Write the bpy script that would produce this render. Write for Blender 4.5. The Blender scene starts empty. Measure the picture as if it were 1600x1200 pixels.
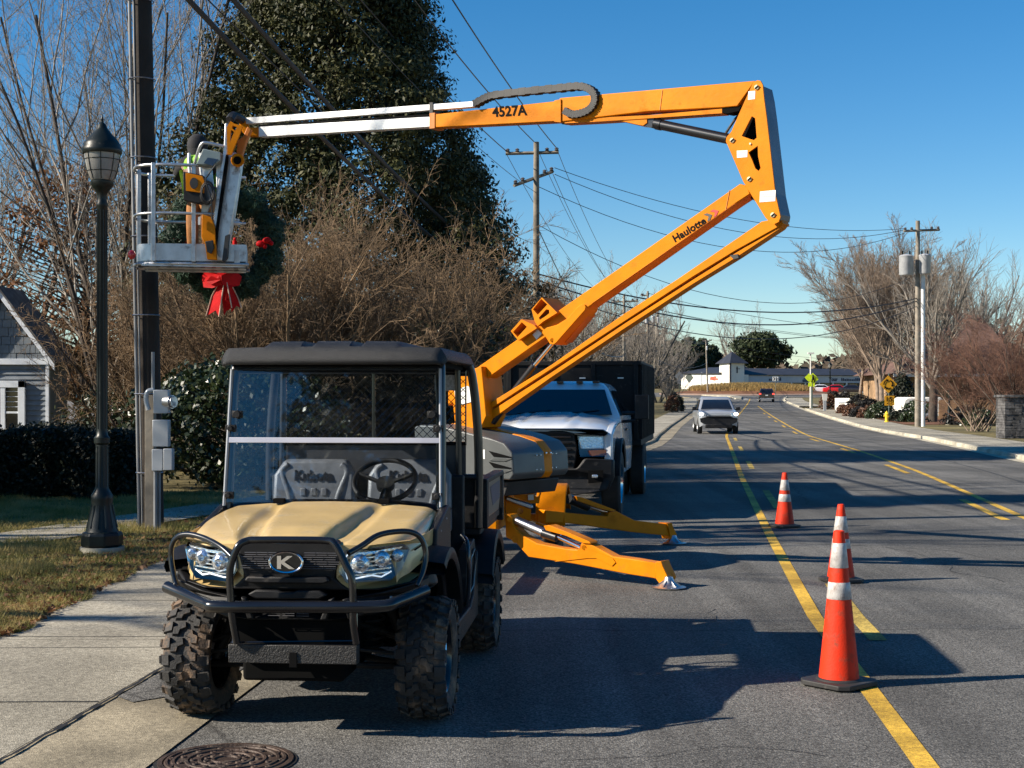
import bpy, bmesh, math, random
import numpy as np
from mathutils import Vector, Matrix, geometry
R = math.radians
PI = math.pi
scene = bpy.context.scene
COL = scene.collection

# ------------------------------------------------------------------ camera
F = 2220.0; CX = 800.0; HY = 620.0; H = 1.7      # focal length and horizon of the 1600x1200 photo, eye height
cam_d = bpy.data.cameras.new("camera")
cam = bpy.data.objects.new("camera", cam_d)
COL.objects.link(cam)
cam.location = (0, 0, H)
cam.rotation_euler = (R(90), 0, 0)
cam_d.sensor_width = 36.0
cam_d.lens = F / 1600 * 36
cam_d.shift_y = (HY - 600) / 1600
cam_d.clip_start = 0.05
cam_d.clip_end = 6000
scene.camera = cam

# ------------------------------------------------------------------ sky and sun
SUN_EL = R(31)
SUN_DIR = Vector((-math.cos(R(13)), -math.sin(R(13)), 0))
TO_SUN = Vector((SUN_DIR.x * math.cos(SUN_EL), SUN_DIR.y * math.cos(SUN_EL), math.sin(SUN_EL)))
world = bpy.data.worlds.new("World")
scene.world = world
world.use_nodes = True
wn = world.node_tree.nodes; wl = world.node_tree.links
sky = wn.new("ShaderNodeTexSky")
sky.sky_type = 'NISHITA'
sky.sun_disc = False
sky.sun_elevation = SUN_EL
sky.sun_rotation = math.atan2(SUN_DIR.x, SUN_DIR.y)
sky.altitude = 200
sky.air_density = 1.0
sky.dust_density = 0.0
sky.ozone_density = 3.6
bg = wn["Background"]
bg.inputs[1].default_value = 0.068
hs = wn.new("ShaderNodeHueSaturation"); hs.inputs["Saturation"].default_value = 1.36
wl.new(sky.outputs[0], hs.inputs["Color"]); wl.new(hs.outputs[0], bg.inputs[0])

sun_d = bpy.data.lights.new("sun", 'SUN')
sun_d.energy = 5.0
sun_d.angle = R(0.55)
sun_d.color = (1.0, 0.90, 0.76)
sun = bpy.data.objects.new("sun", sun_d)
sun.rotation_euler = TO_SUN.to_track_quat('Z', 'Y').to_euler()
COL.objects.link(sun)

scene.view_settings.view_transform = 'Standard'
scene.view_settings.look = 'None'
scene.view_settings.exposure = 1.0
scene.view_settings.gamma = 1.0
scene.cycles.max_bounces = 6
scene.cycles.transparent_max_bounces = 24

# ------------------------------------------------------------------ helpers
def at(px, py, Y):
    return Vector(((px - CX) * Y / F, Y, H + (HY - py) * Y / F))
def on_ground(px, py):
    Y = H * F / (py - HY)
    return at(px, py, Y)
def on_plane(px, py, O, n):
    d = Vector(((px - CX) / F, 1.0, (HY - py) / F))
    c = Vector((0, 0, H))
    t = (Vector(O) - c).dot(n) / d.dot(n)
    return c + d * t

MATS = {}
def pm(name, col, rough=0.5, metal=0.0, var=0.12, vscale=4.0, bump=0.0, bscale=60.0, coat=0.0, spec=0.5,
       dirt=None, dscale=3.0, damt=0.5, emit=None, estr=0.0, col2=None, trans=0.0):
    if name in MATS: return MATS[name]
    m = bpy.data.materials.new(name); m.use_nodes = True
    nt = m.node_tree; N = nt.nodes; Lk = nt.links
    b = N["Principled BSDF"]
    b.inputs["Roughness"].default_value = rough
    b.inputs["Metallic"].default_value = metal
    b.inputs["Specular IOR Level"].default_value = spec
    b.inputs["Coat Weight"].default_value = coat
    b.inputs["Coat Roughness"].default_value = 0.06
    b.inputs["Transmission Weight"].default_value = trans
    tc = N.new("ShaderNodeTexCoord")
    nz = N.new("ShaderNodeTexNoise"); nz.inputs["Scale"].default_value = vscale; nz.inputs["Detail"].default_value = 6
    Lk.new(tc.outputs["Object"], nz.inputs["Vector"])
    rp = N.new("ShaderNodeValToRGB")
    c = Vector(col[:3]); c2 = Vector(col2[:3]) if col2 else c * (1 + var)
    c1 = c * (1 - var) if not col2 else c
    rp.color_ramp.elements[0].position = 0.36; rp.color_ramp.elements[1].position = 0.64
    rp.color_ramp.elements[0].color = (*c1, 1); rp.color_ramp.elements[1].color = (*c2, 1)
    Lk.new(nz.outputs["Fac"], rp.inputs[0])
    src = rp.outputs[0]
    if dirt:
        n2 = N.new("ShaderNodeTexNoise"); n2.inputs["Scale"].default_value = dscale; n2.inputs["Detail"].default_value = 9
        n2.inputs["Roughness"].default_value = 0.7
        Lk.new(tc.outputs["Object"], n2.inputs["Vector"])
        r2 = N.new("ShaderNodeValToRGB")
        r2.color_ramp.elements[0].position = 0.62 - 0.25 * damt; r2.color_ramp.elements[1].position = 0.78 - 0.2 * damt
        Lk.new(n2.outputs["Fac"], r2.inputs[0])
        mx = N.new("ShaderNodeMixRGB"); mx.inputs[2].default_value = (*dirt, 1)
        Lk.new(r2.outputs[0], mx.inputs[0]); Lk.new(src, mx.inputs[1]); src = mx.outputs[0]
        mr = N.new("ShaderNodeMapRange"); mr.inputs[3].default_value = rough; mr.inputs[4].default_value = 0.9
        Lk.new(r2.outputs[0], mr.inputs[0]); Lk.new(mr.outputs[0], b.inputs["Roughness"])
    Lk.new(src, b.inputs["Base Color"])
    if bump > 0:
        n3 = N.new("ShaderNodeTexNoise"); n3.inputs["Scale"].default_value = bscale; n3.inputs["Detail"].default_value = 5
        Lk.new(tc.outputs["Object"], n3.inputs["Vector"])
        bp = N.new("ShaderNodeBump"); bp.inputs["Strength"].default_value = bump; bp.inputs["Distance"].default_value = 0.01
        Lk.new(n3.outputs["Fac"], bp.inputs["Height"]); Lk.new(bp.outputs[0], b.inputs["Normal"])
    if emit:
        b.inputs["Emission Color"].default_value = (*emit, 1); b.inputs["Emission Strength"].default_value = estr
    MATS[name] = m
    return m

def thin_glass(name, tint=(0.9, 0.92, 0.93), ior=1.5, extra=0.02, dust=0.0):
    if name in MATS: return MATS[name]
    m = bpy.data.materials.new(name); m.use_nodes = True
    nt = m.node_tree; N = nt.nodes; Lk = nt.links
    N.remove(N["Principled BSDF"])
    out = N["Material Output"]
    tr = N.new("ShaderNodeBsdfTransparent"); tr.inputs[0].default_value = (*tint, 1)
    gl = N.new("ShaderNodeBsdfGlossy"); gl.inputs["Roughness"].default_value = 0.02
    fr = N.new("ShaderNodeFresnel"); fr.inputs[0].default_value = ior
    ad = N.new("ShaderNodeMath"); ad.operation = 'ADD'; ad.inputs[1].default_value = extra
    mx = N.new("ShaderNodeMixShader")
    Lk.new(fr.outputs[0], ad.inputs[0]); Lk.new(ad.outputs[0], mx.inputs[0])
    Lk.new(tr.outputs[0], mx.inputs[1]); Lk.new(gl.outputs[0], mx.inputs[2])
    fin = mx.outputs[0]
    if dust:
        tc = N.new("ShaderNodeTexCoord"); nz = N.new("ShaderNodeTexNoise"); nz.inputs["Scale"].default_value = 7; nz.inputs["Detail"].default_value = 12; nz.inputs["Roughness"].default_value = .8
        mr = N.new("ShaderNodeMapRange"); mr.inputs[1].default_value = .42; mr.inputs[2].default_value = .8; mr.inputs[4].default_value = dust
        df = N.new("ShaderNodeBsdfDiffuse"); df.inputs[0].default_value = (.4, .38, .34, 1); m2 = N.new("ShaderNodeMixShader")
        Lk.new(tc.outputs["Object"], nz.inputs["Vector"]); Lk.new(nz.outputs["Fac"], mr.inputs[0]); Lk.new(mr.outputs[0], m2.inputs[0]); Lk.new(fin, m2.inputs[1]); Lk.new(df.outputs[0], m2.inputs[2]); fin = m2.outputs[0]
    Lk.new(fin, out.inputs[0])
    MATS[name] = m
    return m

def tag(o, label=None, cat=None, group=None, kind=None):
    if label: o["label"] = label
    if cat: o["category"] = cat
    if group: o["group"] = group
    if kind: o["kind"] = kind
    return o

def thing(name, label, cat, loc=(0, 0, 0), rz=0.0, group=None):
    o = bpy.data.objects.new(name, None)
    o.empty_display_size = 0.2
    COL.objects.link(o)
    o.location = loc; o.rotation_euler = (0, 0, rz)
    return tag(o, label, cat, group)

def copy_tree(o, parent=None):
    c = o.copy(); COL.objects.link(c)
    c.parent = parent
    for ch in list(o.children): copy_tree(ch, c)
    return c

SPLIT = {"windshield_edge", "suspension_arm", "front_corner", "side_panel", "coil_spring", "latch", "side_window", "front_wing", "marker_light", "door_handle", "tail_lamp",
         "fog_light", "fog_light_housing", "panel_rib", "bracket", "shop_pier", "shop_window", "insulator", "boot", "muntin", "strap", "outlet", "stake", "bushing", "lightening_hole", "mount_bolt"}
class MB:
    """collects shapes; build() links them as ONE mesh object"""
    def __init__(s): s.v = []; s.f = []
    def add(s, vs, fs):
        n = len(s.v); s.v += [tuple(p) for p in vs]; s.f += [tuple(i + n for i in f) for f in fs]; return s
    def box(s, c, size, rot=None):
        hx, hy, hz = size[0] / 2, size[1] / 2, size[2] / 2
        P = [Vector((x, y, z)) for z in (-hz, hz) for y in (-hy, hy) for x in (-hx, hx)]
        if rot is not None:
            m = rot if isinstance(rot, Matrix) else Matrix.Rotation(rot, 3, 'Z')
            P = [m @ p for p in P]
        c = Vector(c)
        return s.add([p + c for p in P], [(0, 2, 3, 1), (4, 5, 7, 6), (0, 1, 5, 4), (2, 6, 7, 3), (0, 4, 6, 2), (1, 3, 7, 5)])
    def b2(s, a, b):
        a = Vector(a); b = Vector(b); return s.box((a + b) / 2, [abs(x) for x in (b - a)])
    def tube(s, pts, r, n=8, cap=True, closed=False):
        pts = [Vector(p) for p in pts]; k = len(pts)
        rs = r if isinstance(r, (list, tuple)) else [r] * k
        base = len(s.v); prev = None
        for i, p in enumerate(pts):
            if closed: t = pts[(i + 1) % k] - pts[i - 1]
            else: t = (pts[min(i + 1, k - 1)] - pts[max(i - 1, 0)])
            if t.length < 1e-9: t = Vector((0, 0, 1))
            t.normalize()
            if prev is None:
                a = Vector((0, 0, 1)) if abs(t.z) < 0.9 else Vector((1, 0, 0))
                x = t.cross(a).normalized()
            else:
                x = (prev - t * prev.dot(t))
                x = x.normalized() if x.length > 1e-6 else t.orthogonal().normalized()
            prev = x; y = t.cross(x)
            for j in range(n):
                a = 2 * PI * j / n
                s.v.append(tuple(p + (x * math.cos(a) + y * math.sin(a)) * rs[i]))
        rng = range(k) if closed else range(k - 1)
        for i in rng:
            i2 = (i + 1) % k
            for j in range(n):
                j2 = (j + 1) % n
                s.f.append((base + i * n + j, base + i * n + j2, base + i2 * n + j2, base + i2 * n + j))
        if cap and not closed:
            s.f.append(tuple(base + j for j in reversed(range(n)))); s.f.append(tuple(base + (k - 1) * n + j for j in range(n)))
        return s
    def lathe(s, prof, n=24, M=None, cap=True):
        """prof [(r,z)] about z, M 4x4"""
        base = len(s.v); M = M or Matrix.Identity(4)
        for (r, z) in prof:
            for j in range(n):
                a = 2 * PI * j / n
                s.v.append(tuple(M @ Vector((r * math.cos(a), r * math.sin(a), z))))
        for i in range(len(prof) - 1):
            for j in range(n):
                j2 = (j + 1) % n
                s.f.append((base + i * n + j, base + i * n + j2, base + (i + 1) * n + j2, base + (i + 1) * n + j))
        if cap:
            s.f.append(tuple(base + j for j in reversed(range(n)))); s.f.append(tuple(base + (len(prof) - 1) * n + j for j in range(n)))
        return s
    def cyl(s, a, b, r, n=16, r2=None): return s.tube([a, b], [r, r if r2 is None else r2], n)
    def sphere(s, c, r, n=12, m=8, sc=(1, 1, 1)):
        c = Vector(c); base = len(s.v)
        for i in range(m + 1):
            th = PI * i / m
            for j in range(n):
                a = 2 * PI * j / n
                s.v.append((c.x + r * sc[0] * math.sin(th) * math.cos(a), c.y + r * sc[1] * math.sin(th) * math.sin(a), c.z + r * sc[2] * math.cos(th)))
        for i in range(m):
            for j in range(n):
                j2 = (j + 1) % n
                s.f.append((base + i * n + j, base + (i + 1) * n + j, base + (i + 1) * n + j2, base + i * n + j2))
        return s
    def grid(s, rows):
        base = len(s.v); h = len(rows); w = len(rows[0])
        for r in rows: s.v += [tuple(p) for p in r]
        for i in range(h - 1):
            for j in range(w - 1):
                a = base + i * w + j
                s.f.append((a, a + 1, a + w + 1, a + w))
        return s
    def slab(s, front, off, key=None):
        """closed polygon front (3D points), extruded by vector off (or list of offsets). key: 2D points for tessellation; holes via list of lists"""
        loops = front if isinstance(front[0][0], (list, tuple, Vector)) else [front]
        keys = key if key is None or isinstance(key[0][0], (list, tuple, Vector)) else [key]
        if keys is None:
            pts = [Vector(p) for p in loops[0]]
            nrm = geometry.normal(pts) if len(pts) > 3 else geometry.normal(*pts)
            ax = nrm.orthogonal().normalized(); ay = nrm.cross(ax)
            keys = [[(Vector(p).dot(ax), Vector(p).dot(ay)) for p in lp] for lp in loops]
        tris = geometry.tessellate_polygon([[Vector((k[0], k[1], 0)) for k in lp] for lp in keys])
        flat = [Vector(p) for lp in loops for p in lp]
        n = len(flat); base = len(s.v)
        off = Vector(off)
        s.v += [tuple(p) for p in flat] + [tuple(p + off) for p in flat]
        for t in tris:
            s.f.append((base + t[0], base + t[1], base + t[2])); s.f.append((base + n + t[2], base + n + t[1], base + n + t[0]))
        k0 = 0
        for lp in loops:
            m = len(lp)
            for i in range(m):
                a = base + k0 + i; b = base + k0 + (i + 1) % m
                s.f.append((a, b, b + n, a + n))
            k0 += m
        return s
    def islands(s):
        par = list(range(len(s.v)))
        def fd(i):
            while par[i] != i: par[i] = par[par[i]]; i = par[i]
            return i
        for f in s.f:
            a = fd(f[0])
            for j in f[1:]: par[fd(j)] = a
        out = {}
        for f in s.f: out.setdefault(fd(f[0]), []).append(f)
        res = []
        for fs in out.values():
            ids = sorted({i for f in fs for i in f}); mp = {k: n for n, k in enumerate(ids)}
            m = MB(); m.v = [s.v[i] for i in ids]; m.f = [tuple(mp[i] for i in f) for f in fs]; res.append(m)
        return res
    def build(s, name, mat, parent=None, org=(0, 0, 0), **k):
        if name in SPLIT:
            r_ = [m.build1(name, mat, parent, org, **k) for m in s.islands()]
            return r_[0]
        return s.build1(name, mat, parent, org, **k)
    def build1(s, name, mat, parent=None, org=(0, 0, 0), smooth=40, bevel=0.0, bseg=2, recalc=True, subsurf=0):
        me = bpy.data.meshes.new(name)
        o = Vector(org)
        vs = [(v[0] - o.x, v[1] - o.y, v[2] - o.z) for v in s.v]
        me.from_pydata(vs, [], s.f)
        me.validate(clean_customdata=False)
        if recalc and len(s.f) < 60000:
            bm = bmesh.new(); bm.from_mesh(me)
            bmesh.ops.recalc_face_normals(bm, faces=bm.faces)
            if bevel > 0: bmesh.ops.dissolve_limit(bm, angle_limit=R(1.0), verts=bm.verts, edges=bm.edges)
            bm.to_mesh(me); bm.free()
        if smooth:
            me.polygons.foreach_set("use_smooth", [True] * len(me.polygons))
            me.set_sharp_from_angle(angle=R(smooth))
        me.update()
        ob = bpy.data.objects.new(name, me)
        if mat: me.materials.append(mat)
        COL.objects.link(ob)
        if parent: ob.parent = parent
        if bevel > 0:
            md = ob.modifiers.new("bevel", 'BEVEL'); md.width = bevel; md.segments = bseg; md.limit_method = 'ANGLE'; md.angle_limit = R(35)
            md.harden_normals = False
        if subsurf:
            md = ob.modifiers.new("sub", 'SUBSURF'); md.levels = subsurf; md.render_levels = subsurf
        return ob

def np_mesh(name, V, Fq, mat, parent=None, smooth=False, kind_n=4):
    V = np.asarray(V, dtype=np.float32).reshape(-1, 3); Fq = np.asarray(Fq, dtype=np.int32)
    me = bpy.data.meshes.new(name)
    me.vertices.add(len(V)); me.vertices.foreach_set("co", V.ravel())
    nf, k = Fq.shape
    me.loops.add(nf * k); me.loops.foreach_set("vertex_index", Fq.ravel())
    me.polygons.add(nf)
    me.polygons.foreach_set("loop_start", np.arange(nf, dtype=np.int32) * k)
    me.polygons.foreach_set("loop_total", np.full(nf, k, dtype=np.int32))
    if smooth: me.polygons.foreach_set("use_smooth", np.ones(nf, dtype=bool))
    me.update(calc_edges=True)
    if mat: me.materials.append(mat)
    ob = bpy.data.objects.new(name, me); COL.objects.link(ob)
    if parent: ob.parent = parent
    return ob

def text_data(txt, bold=0.0, shear=0.0, res=3):
    cu = bpy.data.curves.new("t", 'FONT'); cu.body = txt; cu.size = 1; cu.offset = bold; cu.shear = shear; cu.resolution_u = res
    ob = bpy.data.objects.new("t", cu); COL.objects.link(ob)
    dg = bpy.context.evaluated_depsgraph_get()
    me = ob.evaluated_get(dg).to_mesh()
    vs = [Vector(v.co) for v in me.vertices]; fs = [tuple(p.vertices) for p in me.polygons]
    ob.evaluated_get(dg).to_mesh_clear()
    bpy.data.objects.remove(ob); bpy.data.curves.remove(cu)
    x0 = min(v.x for v in vs); x1 = max(v.x for v in vs); y0 = min(v.y for v in vs); y1 = max(v.y for v in vs)
    return [((v.x - x0) / (x1 - x0), (v.y - y0) / (y1 - y0)) for v in vs], fs
def add_text(mb, txt, O, ax, ay, n, bold=0.0, thick=0.0, shear=0.0):
    """fills the parallelogram O, O+ax, O+ay with the text; n = small offset towards viewer"""
    p, fs = text_data(txt, bold, shear)
    O = Vector(O); ax = Vector(ax); ay = Vector(ay); n = Vector(n)
    mb.add([O + ax * a + ay * b + n for a, b in p], fs)
    return mb

def arc(c, r, a0, a1, n, ax=Vector((1, 0, 0)), ay=Vector((0, 0, 1))):
    c = Vector(c); ax = Vector(ax); ay = Vector(ay)
    return [c + (ax * math.cos(R(a0 + (a1 - a0) * i / n)) + ay * math.sin(R(a0 + (a1 - a0) * i / n))) * r for i in range(n + 1)]

def smooth_path(pts, k=6):
    pts = [Vector(p) for p in pts]; out = []
    for i in range(len(pts) - 1):
        p0 = pts[max(i - 1, 0)]; p1 = pts[i]; p2 = pts[i + 1]; p3 = pts[min(i + 2, len(pts) - 1)]
        for j in range(k):
            t = j / k
            out.append(0.5 * ((2 * p1) + (p2 - p0) * t + (2 * p0 - 5 * p1 + 4 * p2 - p3) * t * t + (3 * p1 - p0 - 3 * p2 + p3) * t ** 3))
    out.append(pts[-1]); return out

class Frame:
    """a thing's own frame: local x to the right, local y away, heading slope s"""
    def __init__(s, C, slope):
        s.C = Vector((C[0], C[1], C[2] if len(C) > 2 else 0)); a = math.atan(slope); s.a = a
        s.Rt = Vector((math.cos(a), -math.sin(a), 0)); s.Fw = Vector((math.sin(a), math.cos(a), 0))
        s.rz = -a
    def L(s, px, py, v):
        """photo pixel -> local point at local depth v"""
        k = (px - CX) / F
        bx = s.C.x + s.Fw.x * v; by = s.C.y + s.Fw.y * v
        # bx + u Rx = k (by + u Ry)
        u = (k * by - bx) / (s.Rt.x - k * s.Rt.y)
        Y = by + u * s.Rt.y
        return Vector((u, v, H + (HY - py) * Y / F - s.C.z))
# ------------------------------------------------------------------ ground profile and road lines
YK = [-80, -20, 0, 4, 6, 8, 9.5, 11, 12.5, 14, 17, 20, 24, 28, 33, 40, 50, 60, 67, 80, 100, 125, 150, 174, 185, 195, 205, 215, 240, 260, 300, 400, 600, 1000, 3000]
ZK = [0, 0, 0, 0, 0, 0, 0, 0, 0, 0, 0, 0, 0, 0, 0, 0, -.02, -.04, -.05, 0, .15, .4, .72, 1.07, 1.35, 1.6, 1.8, 2.0, 2.6, 3.0, 3.6, 4.6, 6, 9, 20]
def g(Y): return float(np.interp(Y, YK, ZK))
def tab(*p):
    xs = [a for a, b in p]; ys = [b for a, b in p]
    return lambda Y: float(np.interp(Y, xs, ys))
x_left = tab((-20, -.2), (0, 1.3), (5, 1.75), (6.5, 1.90), (11.1, 2.35), (18, 3.24), (30, 4.85), (47, 7.25), (63, 9.5), (80, 12.2), (110, 17.5), (150, 24.7), (188, 31.5))
x_right = tab((-20, 3.4), (0, 5.0), (10, 6.0), (20, 7.2), (26, 8.2), (32, 9.2), (45, 11.0), (63, 13.2), (190, 31.8))
c_left = tab((-20, -4.6), (0, -3.0), (6.6, -2.4), (8.9, -2.2), (14, -1.75), (20, -.9), (30, .7), (47, 4.0), (54, 5.3), (63, 6.4), (80, 8.8), (130, 16.5), (180, 23.5), (190, 24.5), (196, 23.5))
c_right = tab((-20, 7.4), (0, 8.9), (10, 9.8), (20, 11.2), (30, 12.6), (42, 14.4), (50, 15.7), (58, 17.0), (75, 19.0), (140, 28.6), (180, 34.6), (190, 36.6), (196, 38))
def hc(Y): return float(np.interp(Y, [9.8, 14.0], [0.0095, 0.075]))       # curb height, dropped at the driveway
def ys_between(a, b, step=None):
    s = {a, b} | {y for y in YK if a < y < b}
    if step:
        y = a
        while y < b: s.add(round(y, 3)); y += step
    return sorted(s)
def strip(name, fa, fb, y0, y1, z, mat, step=None, zb=None, parent=None, kind='structure', ncol=1):
    mb = MB(); rows = []
    for Y in ys_between(y0, y1, step):
        za = z(Y) if callable(z) else z; zz = za if zb is None else (zb(Y) if callable(zb) else zb)
        rows.append([(fa(Y) + (fb(Y) - fa(Y)) * i / ncol, Y, g(Y) + za + (zz - za) * i / ncol) for i in range(ncol + 1)])
    mb.grid(rows)
    o = mb.build(name, mat, smooth=0, parent=parent, recalc=False)
    if kind: o["kind"] = kind
    return o

def surf_mat(name, stops, scale, big=None, bigamt=0.3, speck=None, bump=0.25, rough=0.9, cracks=False, streak=0):
    m = bpy.data.materials.new(name); m.use_nodes = True
    nt = m.node_tree; N = nt.nodes; Lk = nt.links; b = N["Principled BSDF"]
    b.inputs["Roughness"].default_value = rough; b.inputs["Specular IOR Level"].default_value = 0.3
    tc = N.new("ShaderNodeTexCoord")
    n1 = N.new("ShaderNodeTexNoise"); n1.inputs["Scale"].default_value = scale; n1.inputs["Detail"].default_value = 8; n1.inputs["Roughness"].default_value = 0.75
    Lk.new(tc.outputs["Object"], n1.inputs["Vector"])
    r = N.new("ShaderNodeValToRGB"); r.color_ramp.elements[0].position = stops[0][0]; r.color_ramp.elements[0].color = (*stops[0][1], 1)
    r.color_ramp.elements[1].position = stops[-1][0]; r.color_ramp.elements[1].color = (*stops[-1][1], 1)
    for p, c in stops[1:-1]:
        e = r.color_ramp.elements.new(p); e.color = (*c, 1)
    Lk.new(n1.outputs["Fac"], r.inputs[0]); src = r.outputs[0]
    def mul(src, fac, lo, hi, a=0.4, bb=0.6):
        mr = N.new("ShaderNodeMapRange"); mr.inputs[1].default_value = a; mr.inputs[2].default_value = bb; mr.inputs[3].default_value = lo; mr.inputs[4].default_value = hi
        Lk.new(fac, mr.inputs[0])
        mx = N.new("ShaderNodeMixRGB"); mx.blend_type = 'MULTIPLY'; mx.inputs[0].default_value = 1
        Lk.new(src, mx.inputs[1]); Lk.new(mr.outputs[0], mx.inputs[2]); return mx.outputs[0]
    if big:
        n2 = N.new("ShaderNodeTexNoise"); n2.inputs["Scale"].default_value = big; n2.inputs["Detail"].default_value = 5
        Lk.new(tc.outputs["Object"], n2.inputs["Vector"]); src = mul(src, n2.outputs["Fac"], 1 - bigamt, 1 + bigamt * 0.6)
    if streak:
        mp = N.new("ShaderNodeMapping"); mp.inputs["Scale"].default_value = (1.3, .045, 1); mp.inputs["Rotation"].default_value = (0, 0, .12); n5 = N.new("ShaderNodeTexNoise"); n5.inputs["Scale"].default_value = 1.6; n5.inputs["Detail"].default_value = 6
        Lk.new(tc.outputs["Object"], mp.inputs[0]); Lk.new(mp.outputs[0], n5.inputs["Vector"]); src = mul(src, n5.outputs["Fac"], 1 - streak, 1 + streak * .7)
        n6 = N.new("ShaderNodeTexNoise"); n6.inputs["Scale"].default_value = 2.3; n6.inputs["Detail"].default_value = 3; Lk.new(tc.outputs["Object"], n6.inputs["Vector"]); src = mul(src, n6.outputs["Fac"], 1.0, .72, .66, .74)
    hsrc = n1.outputs["Fac"]
    if speck:
        v = N.new("ShaderNodeTexVoronoi"); v.inputs["Scale"].default_value = speck[0]
        Lk.new(tc.outputs["Object"], v.inputs["Vector"])
        sp = N.new("ShaderNodeSeparateColor"); Lk.new(v.outputs["Color"], sp.inputs[0])
        src = mul(src, sp.outputs[0], speck[1], speck[2], 0.0, 1.0)
        hsrc = v.outputs["Distance"]
    if cracks:
        v2 = N.new("ShaderNodeTexVoronoi"); v2.feature = 'DISTANCE_TO_EDGE'; v2.inputs["Scale"].default_value = cracks
        nn = N.new("ShaderNodeTexNoise"); nn.inputs["Scale"].default_value = 2.2; nn.inputs["Detail"].default_value = 8
        Lk.new(tc.outputs["Object"], nn.inputs["Vector"])
        mxv = N.new("ShaderNodeMixRGB"); mxv.inputs[0].default_value = 0.25
        Lk.new(tc.outputs["Object"], mxv.inputs[1]); Lk.new(nn.outputs["Color"], mxv.inputs[2]); Lk.new(mxv.outputs[0], v2.inputs["Vector"])
        src = mul(src, v2.outputs["Distance"], 0.45, 1.0, 0.0, 0.0035)
    Lk.new(src, b.inputs["Base Color"])
    bp = N.new("ShaderNodeBump"); bp.inputs["Strength"].default_value = bump; bp.inputs["Distance"].default_value = 0.006
    Lk.new(hsrc, bp.inputs["Height"]); Lk.new(bp.outputs[0], b.inputs["Normal"])
    MATS[name] = m
    return m

M_asph = surf_mat("asphalt", [(.30, (.044, .043, .041)), (.5, (.096, .093, .086)), (.70, (.195, .187, .170))], 55, big=.35, bigamt=.22, speck=(95, .45, 1.75), bump=.7, cracks=.22, streak=.22)
M_conc = surf_mat("concrete", [(.3, (.17, .155, .12)), (.5, (.29, .265, .21)), (.72, (.42, .39, .31))], 26, big=.6, bigamt=.25, speck=(130, .6, 1.4), bump=.5)
M_gut = surf_mat("gutter_concrete", [(.3, (.14, .12, .09)), (.5, (.25, .215, .15)), (.72, (.37, .32, .23))], 30, big=.9, bigamt=.35, speck=(140, .7, 1.3), bump=.4)
M_curb = surf_mat("curb_concrete", [(.3, (.30, .27, .20)), (.7, (.50, .46, .36))], 12, big=1.2, bigamt=.25, bump=.3)
M_soil = surf_mat("winter_lawn", [(.3, (.06, .055, .02)), (.5, (.14, .115, .045)), (.72, (.26, .20, .085))], 7, big=.25, bigamt=.3, bump=.6)
M_mulch = surf_mat("pine_straw", [(.3, (.07, .032, .016)), (.7, (.22, .10, .05))], 14, big=.7, bigamt=.3, bump=.6)
M_paint = surf_mat("road_paint_yellow", [(.3, (.30, .18, .03)), (.5, (.56, .34, .04)), (.72, (.66, .42, .05))], 24, big=1.4, bigamt=.35, speck=(95, .72, 1.2), bump=.4, rough=.7)
M_paintf = surf_mat("road_paint_faded", [(.3, (.16, .13, .06)), (.5, (.45, .32, .07)), (.72, (.60, .42, .10))], 30, big=2.5, bigamt=.4, speck=(95, .6, 1.3), bump=.4, rough=.8)
M_white = surf_mat("road_paint_white", [(.3, (.45, .45, .42)), (.72, (.75, .74, .70))], 18, big=2, bigamt=.2, bump=.3, rough=.7)
M_tar = pm("tar", (.012, .011, .010), .7, var=.4, vscale=20)

# base terrain: one sheet to the horizon
mb = MB(); rows = []
for Y in YK:
    rows.append([(x, Y, g(Y) - .03 + (0.012 * max(0, abs(x) - 60) if Y > 100 else 0)) for x in (-900, -300, -120, -60, -20, 0, 20, 40, 80, 140, 300, 900)])
mb.grid(rows)
tag(mb.build("ground", M_soil, smooth=0, recalc=False), kind="structure")

GW = .74
strip("road", lambda Y: c_left(Y) + GW - .02, lambda Y: c_right(Y) - .42, -60, 196, 0.0, M_asph)
strip("gutter_left", lambda Y: c_left(Y) + (.15 if Y > 9.5 else -.01), lambda Y: c_left(Y) + GW, -60, 196, .006, M_gut, zb=.008)
strip("gutter_right", lambda Y: c_right(Y) - .45, lambda Y: c_right(Y), -60, 196, .006, M_curb)
# curbs
def curb(name, f, w, y0, y1, hh, mat):
    mb = MB(); rows = []
    for Y in ys_between(y0, y1, 3.0):
        h = hh(Y); z = g(Y); x = f(Y)
        rows.append([(x + w, Y, z - .02), (x + w - math.copysign(.02, w), Y, z + h - .01), (x + w * .8, Y, z + h), (x, Y, z + h), (x, Y, z - .03)])
    mb.grid(rows)
    tag(mb.build(name, mat, smooth=50, recalc=False), kind="structure")
curb("curb_left", c_left, .16, 9.5, 196, hc, M_gut)
curb("curb_right", c_right, -.16, -60, 133, lambda Y: .13, M_curb)
curb("curb_right_far", c_right, -.16, 143, 196, lambda Y: .13, M_curb)
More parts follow.
